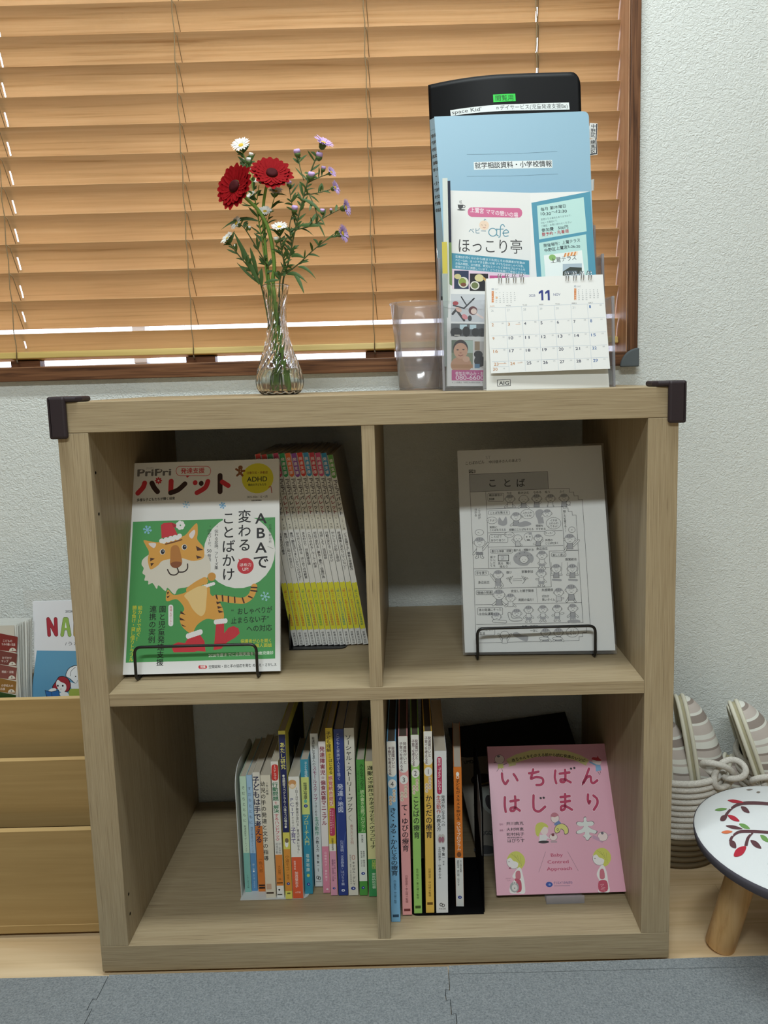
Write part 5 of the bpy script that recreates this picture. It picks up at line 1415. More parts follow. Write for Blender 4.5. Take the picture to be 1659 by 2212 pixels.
pr.vtext(262, 1440, 1760, '絵カードで防ぐ！', 42, YL, .008, x1=240); pr.vtext(212, 1440, 1945, '勝ち負け・貸し借りトラブル', 42, YL, .008, x1=178)
pr.rrect(512, 1432, 556, 1628, 21, '#eceaea'); pr.vtext(534, 1445, 1618, '現場レポート！', 24, RD)
pr.vtext(462, 1438, 1985, '園と児童発達支援', 64, '#1f2320', .01, x1=435); pr.vtext(378, 1438, 1782, '連携の実例', 64, '#1f2320', .01, x1=360)
pr.text(1075, 1520, '“おしゃべりが', 62, '#1f2a20', .01, 362, rise=.03); pr.text(1072, 1600, '止まらない子”', 62, '#1f2a20', .01, 366, rise=.03); pr.text(1210, 1672, 'への対応', 60, '#1f2a20', .01, 226, rise=.02)
pr.text(1158, 1776, '保護者が心を開く', 36, YL, .008, 276); pr.text(1250, 1816, '１個人面談', 36, YL, .008, 186)
pr.text(870, 1903, '2028年度までに全国実施を！1歳児健診', 32, '#e3ecdf', .01, 568, rise=.02)
pr.rrect(780, 1978, 858, 2010, 15, RD); pr.text(798, 2004, '特集', 26, '#f0e4e0', .02, 46); pr.text(872, 2004, '空間認知・目と手の協応を育む ぬりえ・さがしえ', 30, '#232022', .01, 592, rise=.01)
mb.build('cover', mag)
mb = MB(); mb.hexa([fm(.0006, .0006, -.0005), fm(mw-.001, .0006, -.0005), fm(mw-.001, mh-.0006, -.0005), fm(.0006, mh-.0006, -.0005), fm(.0006, .0006, -.0061), fm(mw-.001, .0006, -.0061), fm(mw-.001, mh-.0006, -.0061), fm(.0006, mh-.0006, -.0061)], page); mb.build('page_block', mag)
a, b_ = U(289, 1395, y=.040), U(553, 1395, y=.040)
wire_stand('black wire stand holding up the green tiger magazine', a.x, b_.x, .041, U(420, 1395, y=.041).z, .155, 0)

# ------------------------------------------------------------------ laminated handout
p = lambda x, y: (960+x/4.1475, 940+y/4.1475)
yT2 = .190
ql = [U(*p(165, 1968), z=.4265), U(*p(1546, 1958), z=.4265), U(*p(1412, 84), y=yT2), U(*p(112, 134), y=yT2)]
yav = (ql[0].y+ql[1].y)/2
lw2, lh2 = .222, .311
flm = quadmap(*ql, lw2, lh2)
hand = thing('laminated_handout', 'laminated black and white handout of drawn children on a black wire stand', 'handout', (ql[0]+ql[1])/2)
mb = MB()
mb.hexa([flm(0, 0, .0006), flm(lw2, 0, .0006), flm(lw2, lh2, .0006), flm(0, lh2, .0006), flm(0, 0, -.0004), flm(lw2, 0, -.0004), flm(lw2, lh2, -.0004), flm(0, lh2, -.0004)], film); mb.build('film', hand)
mb = MB()
C3 = [(115, 140), (1405, 90), (1532, 1928), (184, 1948)]
def pq(x, y):
    d = U(*p(x, y), y=.0) - CP
    o_ = ql[0]; n_ = (ql[1]-ql[0]).cross(ql[3]-ql[0])
    return CP + d*(((o_-CP).dot(n_))/d.dot(n_))
pc = [pq(*C3[3]), pq(*C3[2]), pq(*C3[1]), pq(*C3[0])]
nn = (ql[1]-ql[0]).cross(ql[3]-ql[0]).normalized()
pw2, ph2 = .212, .298
fpp = quadmap(*pc, pw2, ph2)
mb.hexa([fpp(0, 0, 0), fpp(pw2, 0, 0), fpp(pw2, ph2, 0), fpp(0, ph2, 0), fpp(0, 0, -.0002), fpp(pw2, 0, -.0002), fpp(pw2, ph2, -.0002), fpp(0, ph2, -.0002)], ink('#dddddb', .6, .2))
pr = Pr(mb, fpp, C3, pw2, ph2)
LN, DG = '#3b3b3d', '#77777a'
pr.text(368, 215, 'ST', 44, '#a9a9ab', 0, 50); pr.text(185, 265, 'ことばのビル', 34, LN, .012, 178, rise=.04); pr.text(396, 253, '中川信子さんの本より', 32, LN, .012, 300, rise=.03); pr.text(216, 340, '図3', 38, LN, .02, 66)
pr.poly([(222, 352), (922, 326), (930, 482), (230, 510)], '#b3b3b3')
L = lambda *pts, w=3.2: pr.line(list(pts), w, LN, cap=False)
L((222, 352), (922, 326), (930, 482)); L((222, 352), (262, 1196), (283, 1870)); L((230, 510), (930, 482), (1117, 478), (1119, 512), (1157, 510), (1160, 545), (1196, 543), (1198, 578), (1234, 576), (1262, 1000), (1305, 1710))
for x, ch in ((388, 'こ'), (520, 'と'), (640, 'ば')): pr.text(x, 460, ch, 84, '#2a2a2c', .012)
L((368, 510), (378, 662), (396, 1196)); L((378, 662), (720, 650), (1060, 642), (1062, 655), (1105, 652), (1107, 685), (1142, 684), (1144, 718), (1178, 717), (1198, 1030), (1240, 1680)); L((1048, 645), (1072, 1030), (1198, 1030))
L((388, 876), (1056, 856)); L((390, 1004), (1062, 990)); L((262, 1198), (396, 1196), (938, 1186)); L((936, 1040), (1196, 1032)); L((936, 1040), (956, 1360)); L((272, 1376), (956, 1360)); L((278, 1520), (1228, 1500)); L((284, 1698), (1244, 1678)); L((300, 1862), (1205, 1840), (1204, 1806), (1238, 1804), (1237, 1770), (1272, 1768), (1270, 1720))
L((820, 1370), (832, 1500), w=2)
def pill(x0, y0, x1, y1, txts, sz):
    pr.rrect(x0, y0, x1, y1, 10, '#dddddb', LN, 3)
    for k, s_ in enumerate(txts): pr.text(x0+10, y0+sz+4+k*(sz+9), s_, sz, '#2b2b2d', .015, min(x1-x0-18, len(s_)*sz))
pill(388, 520, 530, 592, ['構音器官の', '訓練'], 25); pill(394, 678, 580, 714, ['ことばを教える'], 25); pill(404, 890, 566, 962, ['ことばで', '分かり合う！'], 25); pill(410, 1022, 608, 1058, ['豊かな体験・経験'], 24); pill(956, 1056, 1088, 1090, ['楽しく遊ぶ'], 24); pill(274, 1216, 392, 1256, ['手を使う'], 27); pill(284, 1392, 432, 1430, ['情緒の発達'], 27); pill(296, 1546, 520, 1612, ['体の発達にそった', '十分な運動'], 27); pill(302, 1722, 450, 1790, ['規則正しい', '生活'], 26)
T = lambda x, y, s_, sz=25, w_=None: pr.text(x, y, s_, sz, '#2b2b2d', .012, w_)
T(556, 530, 'かむ'); T(656, 527, '飲み込む', 26); T(794, 522, 'なめる'); T(898, 520, '吸う'); T(1028, 514, 'ふく'); T(402, 836, '実物に', 24); T(402, 860, 'ことばをそえる', 23, 150); T(578, 857, '経験にことばをそえる', 23, 222); T(816, 822, '理解を', 23); T(816, 850, 'すすめる', 23); T(900, 950, '共感の', 23); T(900, 978, 'ことばを多く', 23, 122); T(618, 1042, '触れる・感動する!', 26, 185); T(820, 1028, '身辺自立', 26); T(478, 1160, '見る　聞く', 25, 122); T(494, 1188, '味わう', 25); T(1080, 1124, '感覚統合', 26); T(552, 1240, '遊び'); T(688, 1234, '家事参加', 26); T(300, 1330, '身辺自立', 26)
T(594, 1408, '安定した親子関係', 27, 204); T(660, 1486, '周囲の協力！', 25, 150); T(868, 1398, '共感関係', 26); T(872, 1452, '1日5分', 24); T(872, 1484, '笑いタイム', 24, 116); T(690, 1726, '食事・睡眠を', 26, 150); T(766, 1762, '一定に', 24)
pr.vtext(312, 655, 755, 'ことばが', 26, '#2b2b2d', .01); pr.vtext(280, 655, 730, '分かる', 26, '#2b2b2d', .01); pr.vtext(1072, 672, 872, '聴く力を育てる!!', 26, '#2b2b2d', .01, x1=1085); pr.vtext(446, 1080, 1182, 'テレビを', 24, '#2b2b2d', .01); pr.vtext(418, 1080, 1182, '減らして', 24, '#2b2b2d', .01)
def bubble(x, y, rx, ry, txts, sz=23):
    pr.ell(x, y, rx, ry, '#dddddb'); pr.ring(x, y, rx, ry, 3, LN)
    for k, s_ in enumerate(txts): pr.text(x, y+sz*.38+(k-(len(txts)-1)/2)*(sz+4), s_, sz, '#2b2b2d', .012, None, 'c')
bubble(424, 764, 46, 30, ['イヌよ！']); bubble(742, 708, 60, 42, ['ふわふわ', 'してるね！'], 22); bubble(976, 790, 66, 52, ['イヌは', 'ふわふわ', 'してるよ！'], 22); bubble(578, 892, 44, 24, ['やった！'], 20); bubble(940, 878, 50, 26, ['やった！'], 20); bubble(312, 872, 38, 26, ['=、'], 20); bubble(1140, 848, 30, 26, ['=']); bubble(1144, 1766, 56, 44, ['よく', 'かんで！'], 24)
GY = '#a4a4a7'
def kid(x, y, k=1., hair=1, body=True, shirt=None, legs=True, arms=((-.9, 1.3), (.9, 1.3)), face=0, pants=None):
    """a simply drawn child, head centred on (x, y)"""
    r_ = 42*k
    if body:
        bw_ = 26*k; y1 = y+82*k
        for (dx, dy) in arms: pr.line([(x+dx*bw_*.8, y+r_+14*k), (x+dx*52*k, y+dy*62*k)], 17*k, LN); pr.line([(x+dx*bw_*.8, y+r_+14*k), (x+dx*52*k, y+dy*62*k)], 11*k, '#dddddb')
        pts = [(x-bw_*.8, y+r_*.8), (x+bw_*.8, y+r_*.8), (x+bw_, y1), (x-bw_, y1)]
        pr.poly(pts, shirt or '#dddddb'); pr.line(pts, 3, LN, False, True, False)
        if legs:
            for s_ in (-1, 1): pr.line([(x+s_*13*k, y1), (x+s_*15*k, y1+34*k), (x+s_*26*k, y1+38*k)], 17*k, LN); pr.line([(x+s_*13*k, y1), (x+s_*15*k, y1+34*k), (x+s_*26*k, y1+38*k)], 10*k, '#dddddb')
            pr.poly([(x-bw_, y1-6*k), (x+bw_, y1-6*k), (x+bw_*1.1, y1+18*k), (x-bw_*1.1, y1+18*k)], pants or GY)
    for s_ in (-1, 1): pr.ell(x+s_*r_, y+4*k, 9*k, 10*k, '#dddddb'); pr.ring(x+s_*r_, y+4*k, 9*k, 10*k, 2.5, LN)
    pr.ell(x, y, r_, r_*.9, '#dddddb'); pr.ring(x, y, r_, r_*.9, 3, LN)
    if hair:
        pr.ell(x, y-2*k, r_*1.02, r_*.92, GY, 0, 20 if hair == 1 else 45, 165 if hair == 1 else 190)
        for s_ in (-.5, 0, .5): pr.line([(x+s_*r_, y-r_*.8), (x+s_*r_*.8, y-r_*.35)], 2.5, LN, cap=False)
    for s_ in (-.35, .35): pr.line([(x+s_*r_-4*k, y+3*k), (x+s_*r_+4*k, y+3*k)], 3, LN)
    pr.line([(x-9*k, y+18*k), (x, y+23*k), (x+9*k, y+18*k)], 3, LN, True)
kid(585, 570, .95, 1, True, None, False); kid(708, 574, .95, 0, True, GY, False); kid(824, 566, .95, 1, True, GY, False, ((.2, 1.1), (.7, .6))); kid(948, 566, .95, 1, True, None, False, ((-.5, 1.2), (.5, 1.2))); kid(1070, 562, .95, 1, True, GY, False, ((.4, 1.3), (1, 1.1)))
pr.ell(1108, 608, 18, 18, '#dddddb'); pr.ring(1108, 608, 18, 18, 3, LN)
pr.blob([(490, 735), (520, 770), (548, 728), (560, 770), (556, 800), (530, 812), (500, 808), (478, 790)], GY, 4)
kid(640, 730, 1., 1, True, GY, False); pr.blob([(660, 790), (720, 770), (768, 785), (770, 805), (700, 822), (650, 815)], GY, 4)
pr.blob([(812, 690), (850, 665), (885, 680), (870, 720), (850, 760), (830, 755)], GY, 4); kid(918, 700, .9, 1, False); pr.poly([(830, 750), (880, 730), (890, 790), (840, 795)], GY)
kid(655, 925, .85, 0, True, '#c9c9c9', False, ((-1.1, .3), (.8, 1.2))); pr.ell(748, 915, 38, 40, '#dddddb'); pr.ring(748, 915, 38, 40, 3, LN); pr.ell(750, 970, 46, 22, '#dddddb'); pr.rect(752, 872, 780, 892, GY); pr.rect(736, 935, 764, 945, LN); pr.ell(735, 912, 5, 6, LN); pr.ell(763, 911, 5, 6, LN); kid(838, 922, .85, 1, True, GY, False, ((-.9, 1.0), (.9, .4)))
pr.rect(478, 1072, 576, 1130, LN); pr.rect(484, 1078, 570, 1124, '#dddddb'); pr.rect(492, 1084, 562, 1118, '#cfcfcf'); pr.text(508, 1100, 'TV', 20, LN, .01); pr.text(506, 1116, 'OFF', 15, LN)
pr.ell(706, 1106, 92, 66, '#a9a9ab'); kid(710, 1114, .9, 0, False); pr.line([(640, 1160), (660, 1172)], 16, '#dddddb'); pr.line([(770, 1150), (750, 1172)], 16, '#dddddb')
for x, y in ((640, 1090), (672, 1062), (715, 1052), (745, 1078), (775, 1075)): pr.ell(x, y, 5, 5, '#7b7b7e')
kid(872, 1076, 1., 1, True, None, True, ((-.6, 1.2), (.6, 1.2)))
kid(314, 960, 1.15, 1, True, None, True, ((-.9, 1.5), (1.3, .1)), 0, '#8a8a8d'); kid(1122, 930, 1.1, 1, True, GY, False, ((-.8, 1.6), (1.4, .2)))
kid(480, 1250, 1., 1, True, GY, True, ((-1.3, .0), (.8, 1.6))); kid(866, 1238, .95, 1, True, None, True, ((-.9, .9), (.8, 1.3)))
for s_ in (0, 1):
    x = 600 if not s_ else 700; sg = 1 if not s_ else -1
    pr.line([(x, 1330), (x-20*sg, 1300), (x-10*sg, 1275)], 4, LN, True)
    for k in range(4): pr.line([(x-12*sg-k*12*sg, 1300-k*4), (x+10*sg-k*16*sg, 1262+k*5)], 4, LN)
pr.line([(610, 1290), (690, 1285)], 3, LN); pr.line([(612, 1305), (692, 1302)], 3, LN)
for x in (1000, 1145): pr.line([(x-46, 1140), (x-40, 1250)], 2.5, LN); pr.line([(x+50, 1140), (x+46, 1250)], 2.5, LN); kid(x, 1196, 1., 1, True, GY, False, ((-.9, .9), (.9, .9))); pr.line([(x-30, 1296), (x+40, 1300)], 18, GY)
kid(488, 1430, 1.15, 1, True, GY, False); kid(590, 1458, .95, 1, True, None, False); kid(1022, 1408, .95, 1, True, '#cfcfcf', False, ((-.4, 1.4), (.8, .9))); kid(1135, 1385, 1.15, 1, True, GY, False, ((-.7, 1.5), (.6, 1.5)))
kid(466, 1625, .9, 1, False); pr.line([(440, 1665), (545, 1672)], 26, LN); pr.line([(440, 1665), (545, 1672)], 19, '#dddddb'); kid(645, 1595, .95, 1, False); pr.line([(580, 1600), (600, 1650), (680, 1650)], 30, LN, True); pr.line([(580, 1600), (600, 1650), (680, 1650)], 22, '#dddddb', True)
kid(752, 1565, .9, 1, True); kid(880, 1560, .9, 1, True); kid(1008, 1555, .9, 1, True, None, True, ((-.9, 1.1), (1.2, .7))); kid(1148, 1550, .95, 1, True, GY, True); pr.ell(1158, 1668, 58, 16, GY)
kid(538, 1790, .9, 0, True, None, False, ((-1.2, -.2), (1.2, -.2))); pr.blob([(610, 1775), (650, 1765), (690, 1790), (745, 1800), (740, 1845), (700, 1840), (660, 1820), (620, 1800)], GY, 4); kid(905, 1770, .95, 1, True, GY, False); kid(1020, 1768, .95, 1, True, GY, False)
for x in (890, 1010): pr.ell(x, 1822, 44, 14, '#dddddb'); pr.ring(x, 1822, 44, 14, 3, LN)
mb.build('sheet', hand)
yl2 = yav-.009
a, b_ = U(1031, 1358, y=yl2), U(1286, 1358, y=yl2)
wire_stand('black wire stand holding up the laminated handout', a.x, b_.x, yl2, U(1150, 1355, y=yl2).z, .188, 0)

# ------------------------------------------------------------------ pink book on a clear stand
p = lambda x, y: (1030+x/4.74, 1580+y/4.74)
qk = [U(*p(205, 1680), z=.0605), U(*p(1540, 1640), z=.0605), U(*p(1325, 122), y=.205), U(*p(105, 155), y=.205)]
bw3, bh3 = .196, .217
fk = quadmap(*qk, bw3, bh3)
pink = thing('book', 'pink paperback with red hand-drawn lettering and small cartoon figures, propped in the lower right compartment', 'book', (qk[0]+qk[1])/2)
PK = '#dfa3b6'
mb = MB(); pkc = ink(PK, .33, .45, 'gloss_cover')
T0 = .0105
for h0, h1 in ((0, -.0004), (-T0, -T0-.0004)): mb.hexa([fk(0, 0, h0), fk(bw3, 0, h0), fk(bw3, bh3, h0), fk(0, bh3, h0), fk(0, 0, h1), fk(bw3, 0, h1), fk(bw3, bh3, h1), fk(0, bh3, h1)], pkc)
mb.hexa([fk(0, 0, -.0004), fk(.0006, 0, -.0004), fk(.0006, bh3, -.0004), fk(0, bh3, -.0004), fk(0, 0, -T0), fk(.0006, 0, -T0), fk(.0006, bh3, -T0), fk(0, bh3, -T0)], pkc)
pr = Pr(mb, fk, [(105, 155), (1325, 122), (1540, 1640), (205, 1680)], bw3, bh3)
CRM = '#b8325a'; ED = '#f0d5de'
pr.poly([(302, 285), (400, 235), (560, 190), (745, 178), (920, 195), (1060, 240), (1150, 290), (1118, 348), (1010, 298), (880, 262), (745, 250), (600, 262), (450, 305), (335, 352)], '#d9cf92')
pr.poly([(300, 290), (335, 350), (318, 362), (400, 345), (402, 322), (360, 330)], '#cabf80'); pr.poly([(1150, 292), (1118, 348), (1140, 352), (1050, 318), (1060, 300)], '#cabf80')
for k, ch in enumerate('赤ちゃんをむかえる前から読む発達のレシピ'):
    a = -1+2*(k+.5)/20; x = 738+a*380; y = 236+62*a*a
    pr.text(x, y+16, ch, 40, '#2e2426', .02, None, 'c')
def strokes(lst, w_=27):
    for s_ in lst: pr.line(s_, w_+8, ED, True)
    for s_ in lst: pr.line(s_, w_, CRM, True)
strokes([[(258, 430), (264, 490), (292, 538), (320, 502)], [(378, 438), (400, 468), (416, 500)],
         [(536, 428), (590, 422), (632, 412)], [(578, 388), (570, 430), (556, 482), (610, 466), (670, 480), (680, 520), (655, 545), (612, 548)],
         [(806, 400), (800, 470), (815, 530)], [(850, 432), (905, 424), (950, 420)], [(905, 392), (908, 470), (896, 515), (862, 515), (862, 492), (905, 492), (962, 520)],
         [(1150, 380), (1120, 460), (1090, 530), (1130, 470), (1165, 460), (1172, 510), (1195, 528), (1235, 500)],
         [(288, 675), (286, 750), (296, 822)], [(345, 715), (395, 708), (428, 702)], [(392, 665), (396, 750), (385, 805), (350, 812), (350, 785), (395, 780), (440, 810)],
         [(582, 655), (580, 740), (590, 800), (640, 818), (700, 770)],
         [(858, 672), (900, 668), (950, 660)], [(862, 722), (905, 718), (955, 710)], [(905, 640), (906, 720), (900, 790), (866, 805), (866, 770), (905, 762), (975, 800)],
         [(1140, 645), (1138, 700), (1150, 735), (1162, 712)], [(1195, 655), (1232, 690), (1235, 740), (1200, 800)]])
for x, y in ((966, 380), (1000, 373), (655, 682), (686, 678)): pr.ell(x, y, 12, 12, '#2b2024')
SK, YH, OL = '#ecd8d4', '#cdcb5c', '#5a4648'
pr.ell(232, 285, 50, 46, SK); pr.ring(232, 285, 50, 46, 3, OL); pr.ell(222, 255, 16, 12, '#77707a'); pr.poly([(215, 335), (270, 330), (275, 375), (215, 380)], '#cfc873'); pr.line([(225, 380), (205, 410)], 4, OL); pr.line([(255, 378), (265, 410)], 4, OL); pr.line([(275, 340), (310, 325)], 6, OL); pr.line([(190, 320), (175, 315)], 6, OL)
pr.blob([(1185, 285), (1240, 262), (1275, 290), (1265, 335), (1205, 340)], SK, 4); pr.blob([(1180, 285), (1190, 262), (1230, 265), (1238, 248), (1250, 268), (1278, 295), (1240, 300)], '#c03a48', 4); pr.poly([(1215, 335), (1265, 340), (1278, 395), (1222, 410)], '#7fa8cc'); pr.line([(1225, 345), (1160, 312)], 16, '#7fa8cc'); pr.line([(1240, 410), (1262, 442)], 5, OL); pr.line([(1262, 400), (1270, 425)], 5, OL)
pr.blob([(798, 985), (830, 950), (890, 945), (935, 985), (938, 1040), (900, 1055), (890, 1020), (860, 1000), (850, 1030), (815, 1045), (795, 1020)], OL, 5); pr.blob([(802, 988), (832, 955), (888, 950), (930, 988), (932, 1036), (903, 1048), (894, 1015), (862, 994), (845, 1024), (816, 1038), (800, 1018)], '#dcd57e', 5); pr.ring(829, 1003, 9, 11, 4, OL)
star = [(1095, 880), (1120, 875), (1130, 920), (1180, 915), (1205, 940), (1180, 965), (1140, 968), (1185, 1000), (1235, 1020), (1215, 1050), (1160, 1035), (1160, 1062), (1182, 1075), (1160, 1090), (1145, 1115), (1120, 1112), (1110, 1088), (1088, 1075), (1105, 1055), (1105, 1030), (1060, 1048), (1020, 1045), (1022, 1020), (1070, 1000), (1095, 968), (1050, 968), (1018, 945), (1035, 922), (1090, 925)]
pr.blob(star, OL, 3); pr.blob([(1118+(x-1118)*.94, 995+(y-995)*.95) for x, y in star], '#e0e2de', 3)
pr.ell(802, 890, 42, 45, SK); pr.ring(802, 890, 42, 45, 3, OL); pr.ell(800, 878, 45, 48, '#bf7482', 0, 20, 170); pr.poly([(790, 945), (840, 910), (865, 940), (800, 965)], '#6f83b4')
pr.ell(690, 1010, 40, 48, SK); pr.blob([(600, 980), (620, 942), (670, 930), (720, 955), (730, 985), (690, 975), (650, 1030), (630, 1075), (605, 1050)], YH, 4); pr.poly([(645, 1060), (705, 1055), (735, 1085), (700, 1125), (640, 1128)], '#e4dfdf'); pr.ell(685, 1132, 55, 14, '#33282c'); pr.ell(785, 1080, 40, 36, SK); pr.ring(785, 1080, 40, 36, 3, OL); pr.ell(780, 1058, 16, 14, '#7a3038'); pr.line([(765, 1130), (815, 1130)], 18, '#b89aa2'); pr.line([(700, 1080), (745, 1095)], 10, '#e4dfdf')
pr.ell(1290, 1075, 52, 48, SK); pr.ring(1290, 1075, 52, 48, 3, OL); pr.ell(1285, 1040, 14, 14, '#6b6470'); pr.poly([(1190, 1060), (1250, 1085), (1270, 1130), (1185, 1095)], '#c49ab2'); pr.line([(1340, 1065), (1372, 1055)], 10, '#c49ab2'); pr.line([(1260, 1120), (1285, 1135)], 12, '#c49ab2')
pr.text(232, 960, '監修／', 22, '#9a5a72', .01, 52); pr.text(300, 958, '井川典克', 36, '#2b2024', .012, 180); pr.text(234, 1022, '編著／', 22, '#9a5a72', .01, 52); pr.text(302, 1018, '大村祥恵', 36, '#2b2024', .012, 180); pr.text(306, 1068, '町村純子', 36, '#2b2024', .012, 180); pr.text(312, 1095, '特定非営利活動法人', 16, '#2b2024', .02, 155); pr.text(312, 1136, 'はびりす', 40, '#2b2024', .012, 178)
for i, s_ in enumerate(('Baby', 'Centred', 'Approach')): pr.text((758, 724, 716)[i], (1282, 1354, 1424)[i], ' '.join(s_) and s_, 46, CRM, .006, (125, 215, 255)[i])
pr.line([(705, 1232), (635, 1440)], 3, '#8a6a74'); pr.line([(930, 1230), (1040, 1428)], 3, '#8a6a74')
def girl(x, y, s_=1):
    pr.ell(x-18, y+18, 70, 72, '#ece6e4'); pr.ring(x-18, y+18, 70, 72, 3, OL); pr.blob([(x-85, y-10), (x-50, y-68), (x+20, y-88), (x+85, y-40), (x+98, y+30), (x+60, y+92), (x+20, y+95), (x+30, y+40), (x+10, y+20), (x-20, y+10), (x-50, y-20)], YH, 5)
    for k in range(4): pr.line([(x-40+k*30, y-60+k*8), (x+20+k*14, y-10+k*24)], 2.5, '#8a8a40', True)
    pr.line([(x-72, y+20), (x-58, y+20)], 4, OL)
girl(395, 1315); pr.ell(340, 1400, 12, 9, '#a0506a')
pr.blob([(420, 1400), (450, 1400), (470, 1460), (490, 1560), (492, 1655), (430, 1660), (345, 1655), (340, 1590), (385, 1520), (365, 1480)], '#ece6e4', 5); pr.blob([(400, 1440), (440, 1430), (448, 1505), (402, 1510)], '#c9707f', 4); pr.blob([(385, 1510), (445, 1520), (460, 1590), (450, 1640), (400, 1645), (420, 1580)], '#bf4a62', 4); pr.ell(385, 1595, 44, 50, '#a2a4a4'); pr.ell(388, 1600, 28, 32, '#dcd6d2'); pr.ell(388, 1605, 5, 5, OL); pr.line([(380, 1560), (372, 1530)], 7, '#dcd6d2'); pr.line([(395, 1560), (400, 1535)], 7, '#dcd6d2')
pr.text(292, 1512, 'これからおなか', 15, '#8a4a5a', 0, 56); pr.text(308, 1532, 'でしゅー', 15, '#8a4a5a', 0, 44)
girl(1275, 1280); pr.blob([(1270, 1375), (1300, 1372), (1330, 1440), (1345, 1540), (1360, 1640), (1290, 1645), (1245, 1640), (1258, 1540), (1228, 1460)], '#ece6e4', 5); pr.blob([(1262, 1420), (1298, 1412), (1310, 1500), (1262, 1505)], '#c9707f', 4); pr.blob([(1250, 1535), (1330, 1530), (1338, 1630), (1255, 1635)], '#bf4a62', 4)
pr.line([(1262, 1570), (1300, 1565), (1275, 1590), (1315, 1600), (1270, 1615), (1310, 1625)], 4, '#d9949f', True)
pr.ell(742, 1567, 34, 25, '#2c4a9c'); pr.ell(746, 1568, 12, 10, '#7f96cc'); pr.text(786, 1565, 'クリエイツかもがわ', 32, '#33407a', .012, 188); pr.line([(792, 1582), (955, 1580)], 4, '#6a5a7a')
mb.build('cover', pink)
mb = MB(); mb.hexa([fk(.0008, .0008, -.0005), fk(bw3-.001, .0008, -.0005), fk(bw3-.001, bh3-.0008, -.0005), fk(.0008, bh3-.0008, -.0005), fk(.0008, .0008, -T0+.0001), fk(bw3-.001, .0008, -T0+.0001), fk(bw3-.001, bh3-.0008, -T0+.0001), fk(.0008, bh3-.0008, -T0+.0001)], page); mb.build('page_block', pink)
st = thing('book_stand', 'low clear acrylic stand under the pink paperback', 'book stand', (.265, .075, SBT))
xa, xb_ = U(1180, 1935, y=.066).x, U(1262, 1935, y=.066).x
mb = MB(); mb.box(xa, xb_, .066, .18, SBT+.0004, SBT+.0026, acrylic_edge); mb.build('base', st)
mb = MB(); mb.box(xa, xb_, .064, .0665, SBT+.0004, SBT+.012, acrylic_edge); mb.build('lip', st)
mb = MB(); mb.hexa([fk(.06, .004, -T0-.002), fk(.14, .004, -T0-.002), fk(.14, .13, -T0-.002), fk(.06, .13, -T0-.002), fk(.06, .004, -T0-.0042), fk(.14, .004, -T0-.0042), fk(.14, .13, -T0-.0042), fk(.06, .13, -T0-.0042)], acrylic); mb.build('back_rest', st)

# picture book leaning at the back of that compartment
yk = .345
qb = [U(1032, 1850, z=SBT+.0008), None, U(1225, 1523, y=yk), U(968, 1573, y=yk)]
qb[1] = qb[0] + (qb[2]-qb[3])*1.0
qb[1].z = qb[0].z
pbw, pbh = (qb[2]-qb[3]).length, (qb[3]-qb[0]).length
fb = quadmap(*qb, pbw, pbh)
mb = MB()
mb.hexa([fb(0, 0), fb(pbw, 0), fb(pbw, pbh), fb(0, pbh), fb(0, 0, -.008), fb(pbw, 0, -.008), fb(pbw, pbh, -.008), fb(0, pbh, -.008)], ink('#7d776c', .5))
p = lambda x, y: (970+x/5.53, 1500+y/5.53)
pr = Pr(mb, fb, [(968, 1573), (1225, 1523), (1280, 1800), (1032, 1850)], pbw, pbh)
PXp = lambda *a: [p(*q_) for q_ in a]
pr.poly([(968, 1573), (1225, 1523), (1243, 1610), (1052, 1635), (1010, 1642), (985, 1640)], '#08080a')
pr.ell(*p(400, 1050), 24, 14, '#1d1718'); pr.line(PXp((300, 1110), (400, 1100), (500, 1060)), 3, '#8a7a4a', True)
pr.text(*p(190, 870), 'UMO', 11, '#1a1a1c', .02, 20); pr.text(*p(320, 1710), 'ASHIGO', 12, '#1a1a1c', .02, 34)
pr.poly(PXp((310, 1170), (480, 1110), (560, 1500), (420, 1400)), '#9aa09a'); pr.ell(*p(420, 1850), 22, 9, '#161618'); pr.line(PXp((300, 1360), (345, 1370), (340, 1480), (305, 1500)), 1.5, '#2a2a2a', True); pr.ell(*p(480, 1310), 9, 16, '#241a22')
tag(mb.build('picture_book', loc=(.22, .3, SBT), bevel=.001), 'dark picture book with a black upper half, leaning behind the pink paperback', 'book')

# ------------------------------------------------------------------ leaflet rack on the left
rk = thing('leaflet_rack', 'honey-coloured wooden three-tier leaflet rack on the floor left of the shelf', 'rack', (-.65, .15, FZ))
RX0, RX1 = -.98, -.418
tiers = [(.080, .0262, .178), (.122, .16, .268), (.166, .25, .3475)]
names = ['tier_board']*3
for i, (y, z0, z1) in enumerate(tiers):
    mb = MB(); mb.box(RX0, RX1, y, y+.0105, z0, z1-.0004, rack_wood); mb.box(RX0, RX1, y, y+.0105, z1-.0003, z1, rack_edge)
    mb.build('tier_board', rk, bevel=.0006)
mb = MB(); mb.box(RX0, RX1, .0795, .093, .0135, .0257, rack_wood); mb.box(RX0, RX1, .0795, .093, .0257, .0262, rack_edge); mb.build('base_rail', rk, bevel=.0005)
for x in (RX0-.012, RX1):
    mb = MB(); mb.prism([(.079, .0135), (.25, .0135), (.25, .36), (.17, .349), (.122, .268), (.079, .178)], x, x+.012, rack_wood, lambda u, v, h: (h, u, v)); mb.build('side_panel', rk, bevel=.0006)
mb = MB(); mb.box(RX0, RX1, .245, .25, .0135, .36, rack_wood); mb.build('back_panel', rk)
mb = MB(); mb.box(RX0, RX1, .1, .245, .0135, .02, rack_wood); mb.box(RX0, RX1, .18, .245, .235, .240, rack_wood); mb.build('tier_floor', rk)
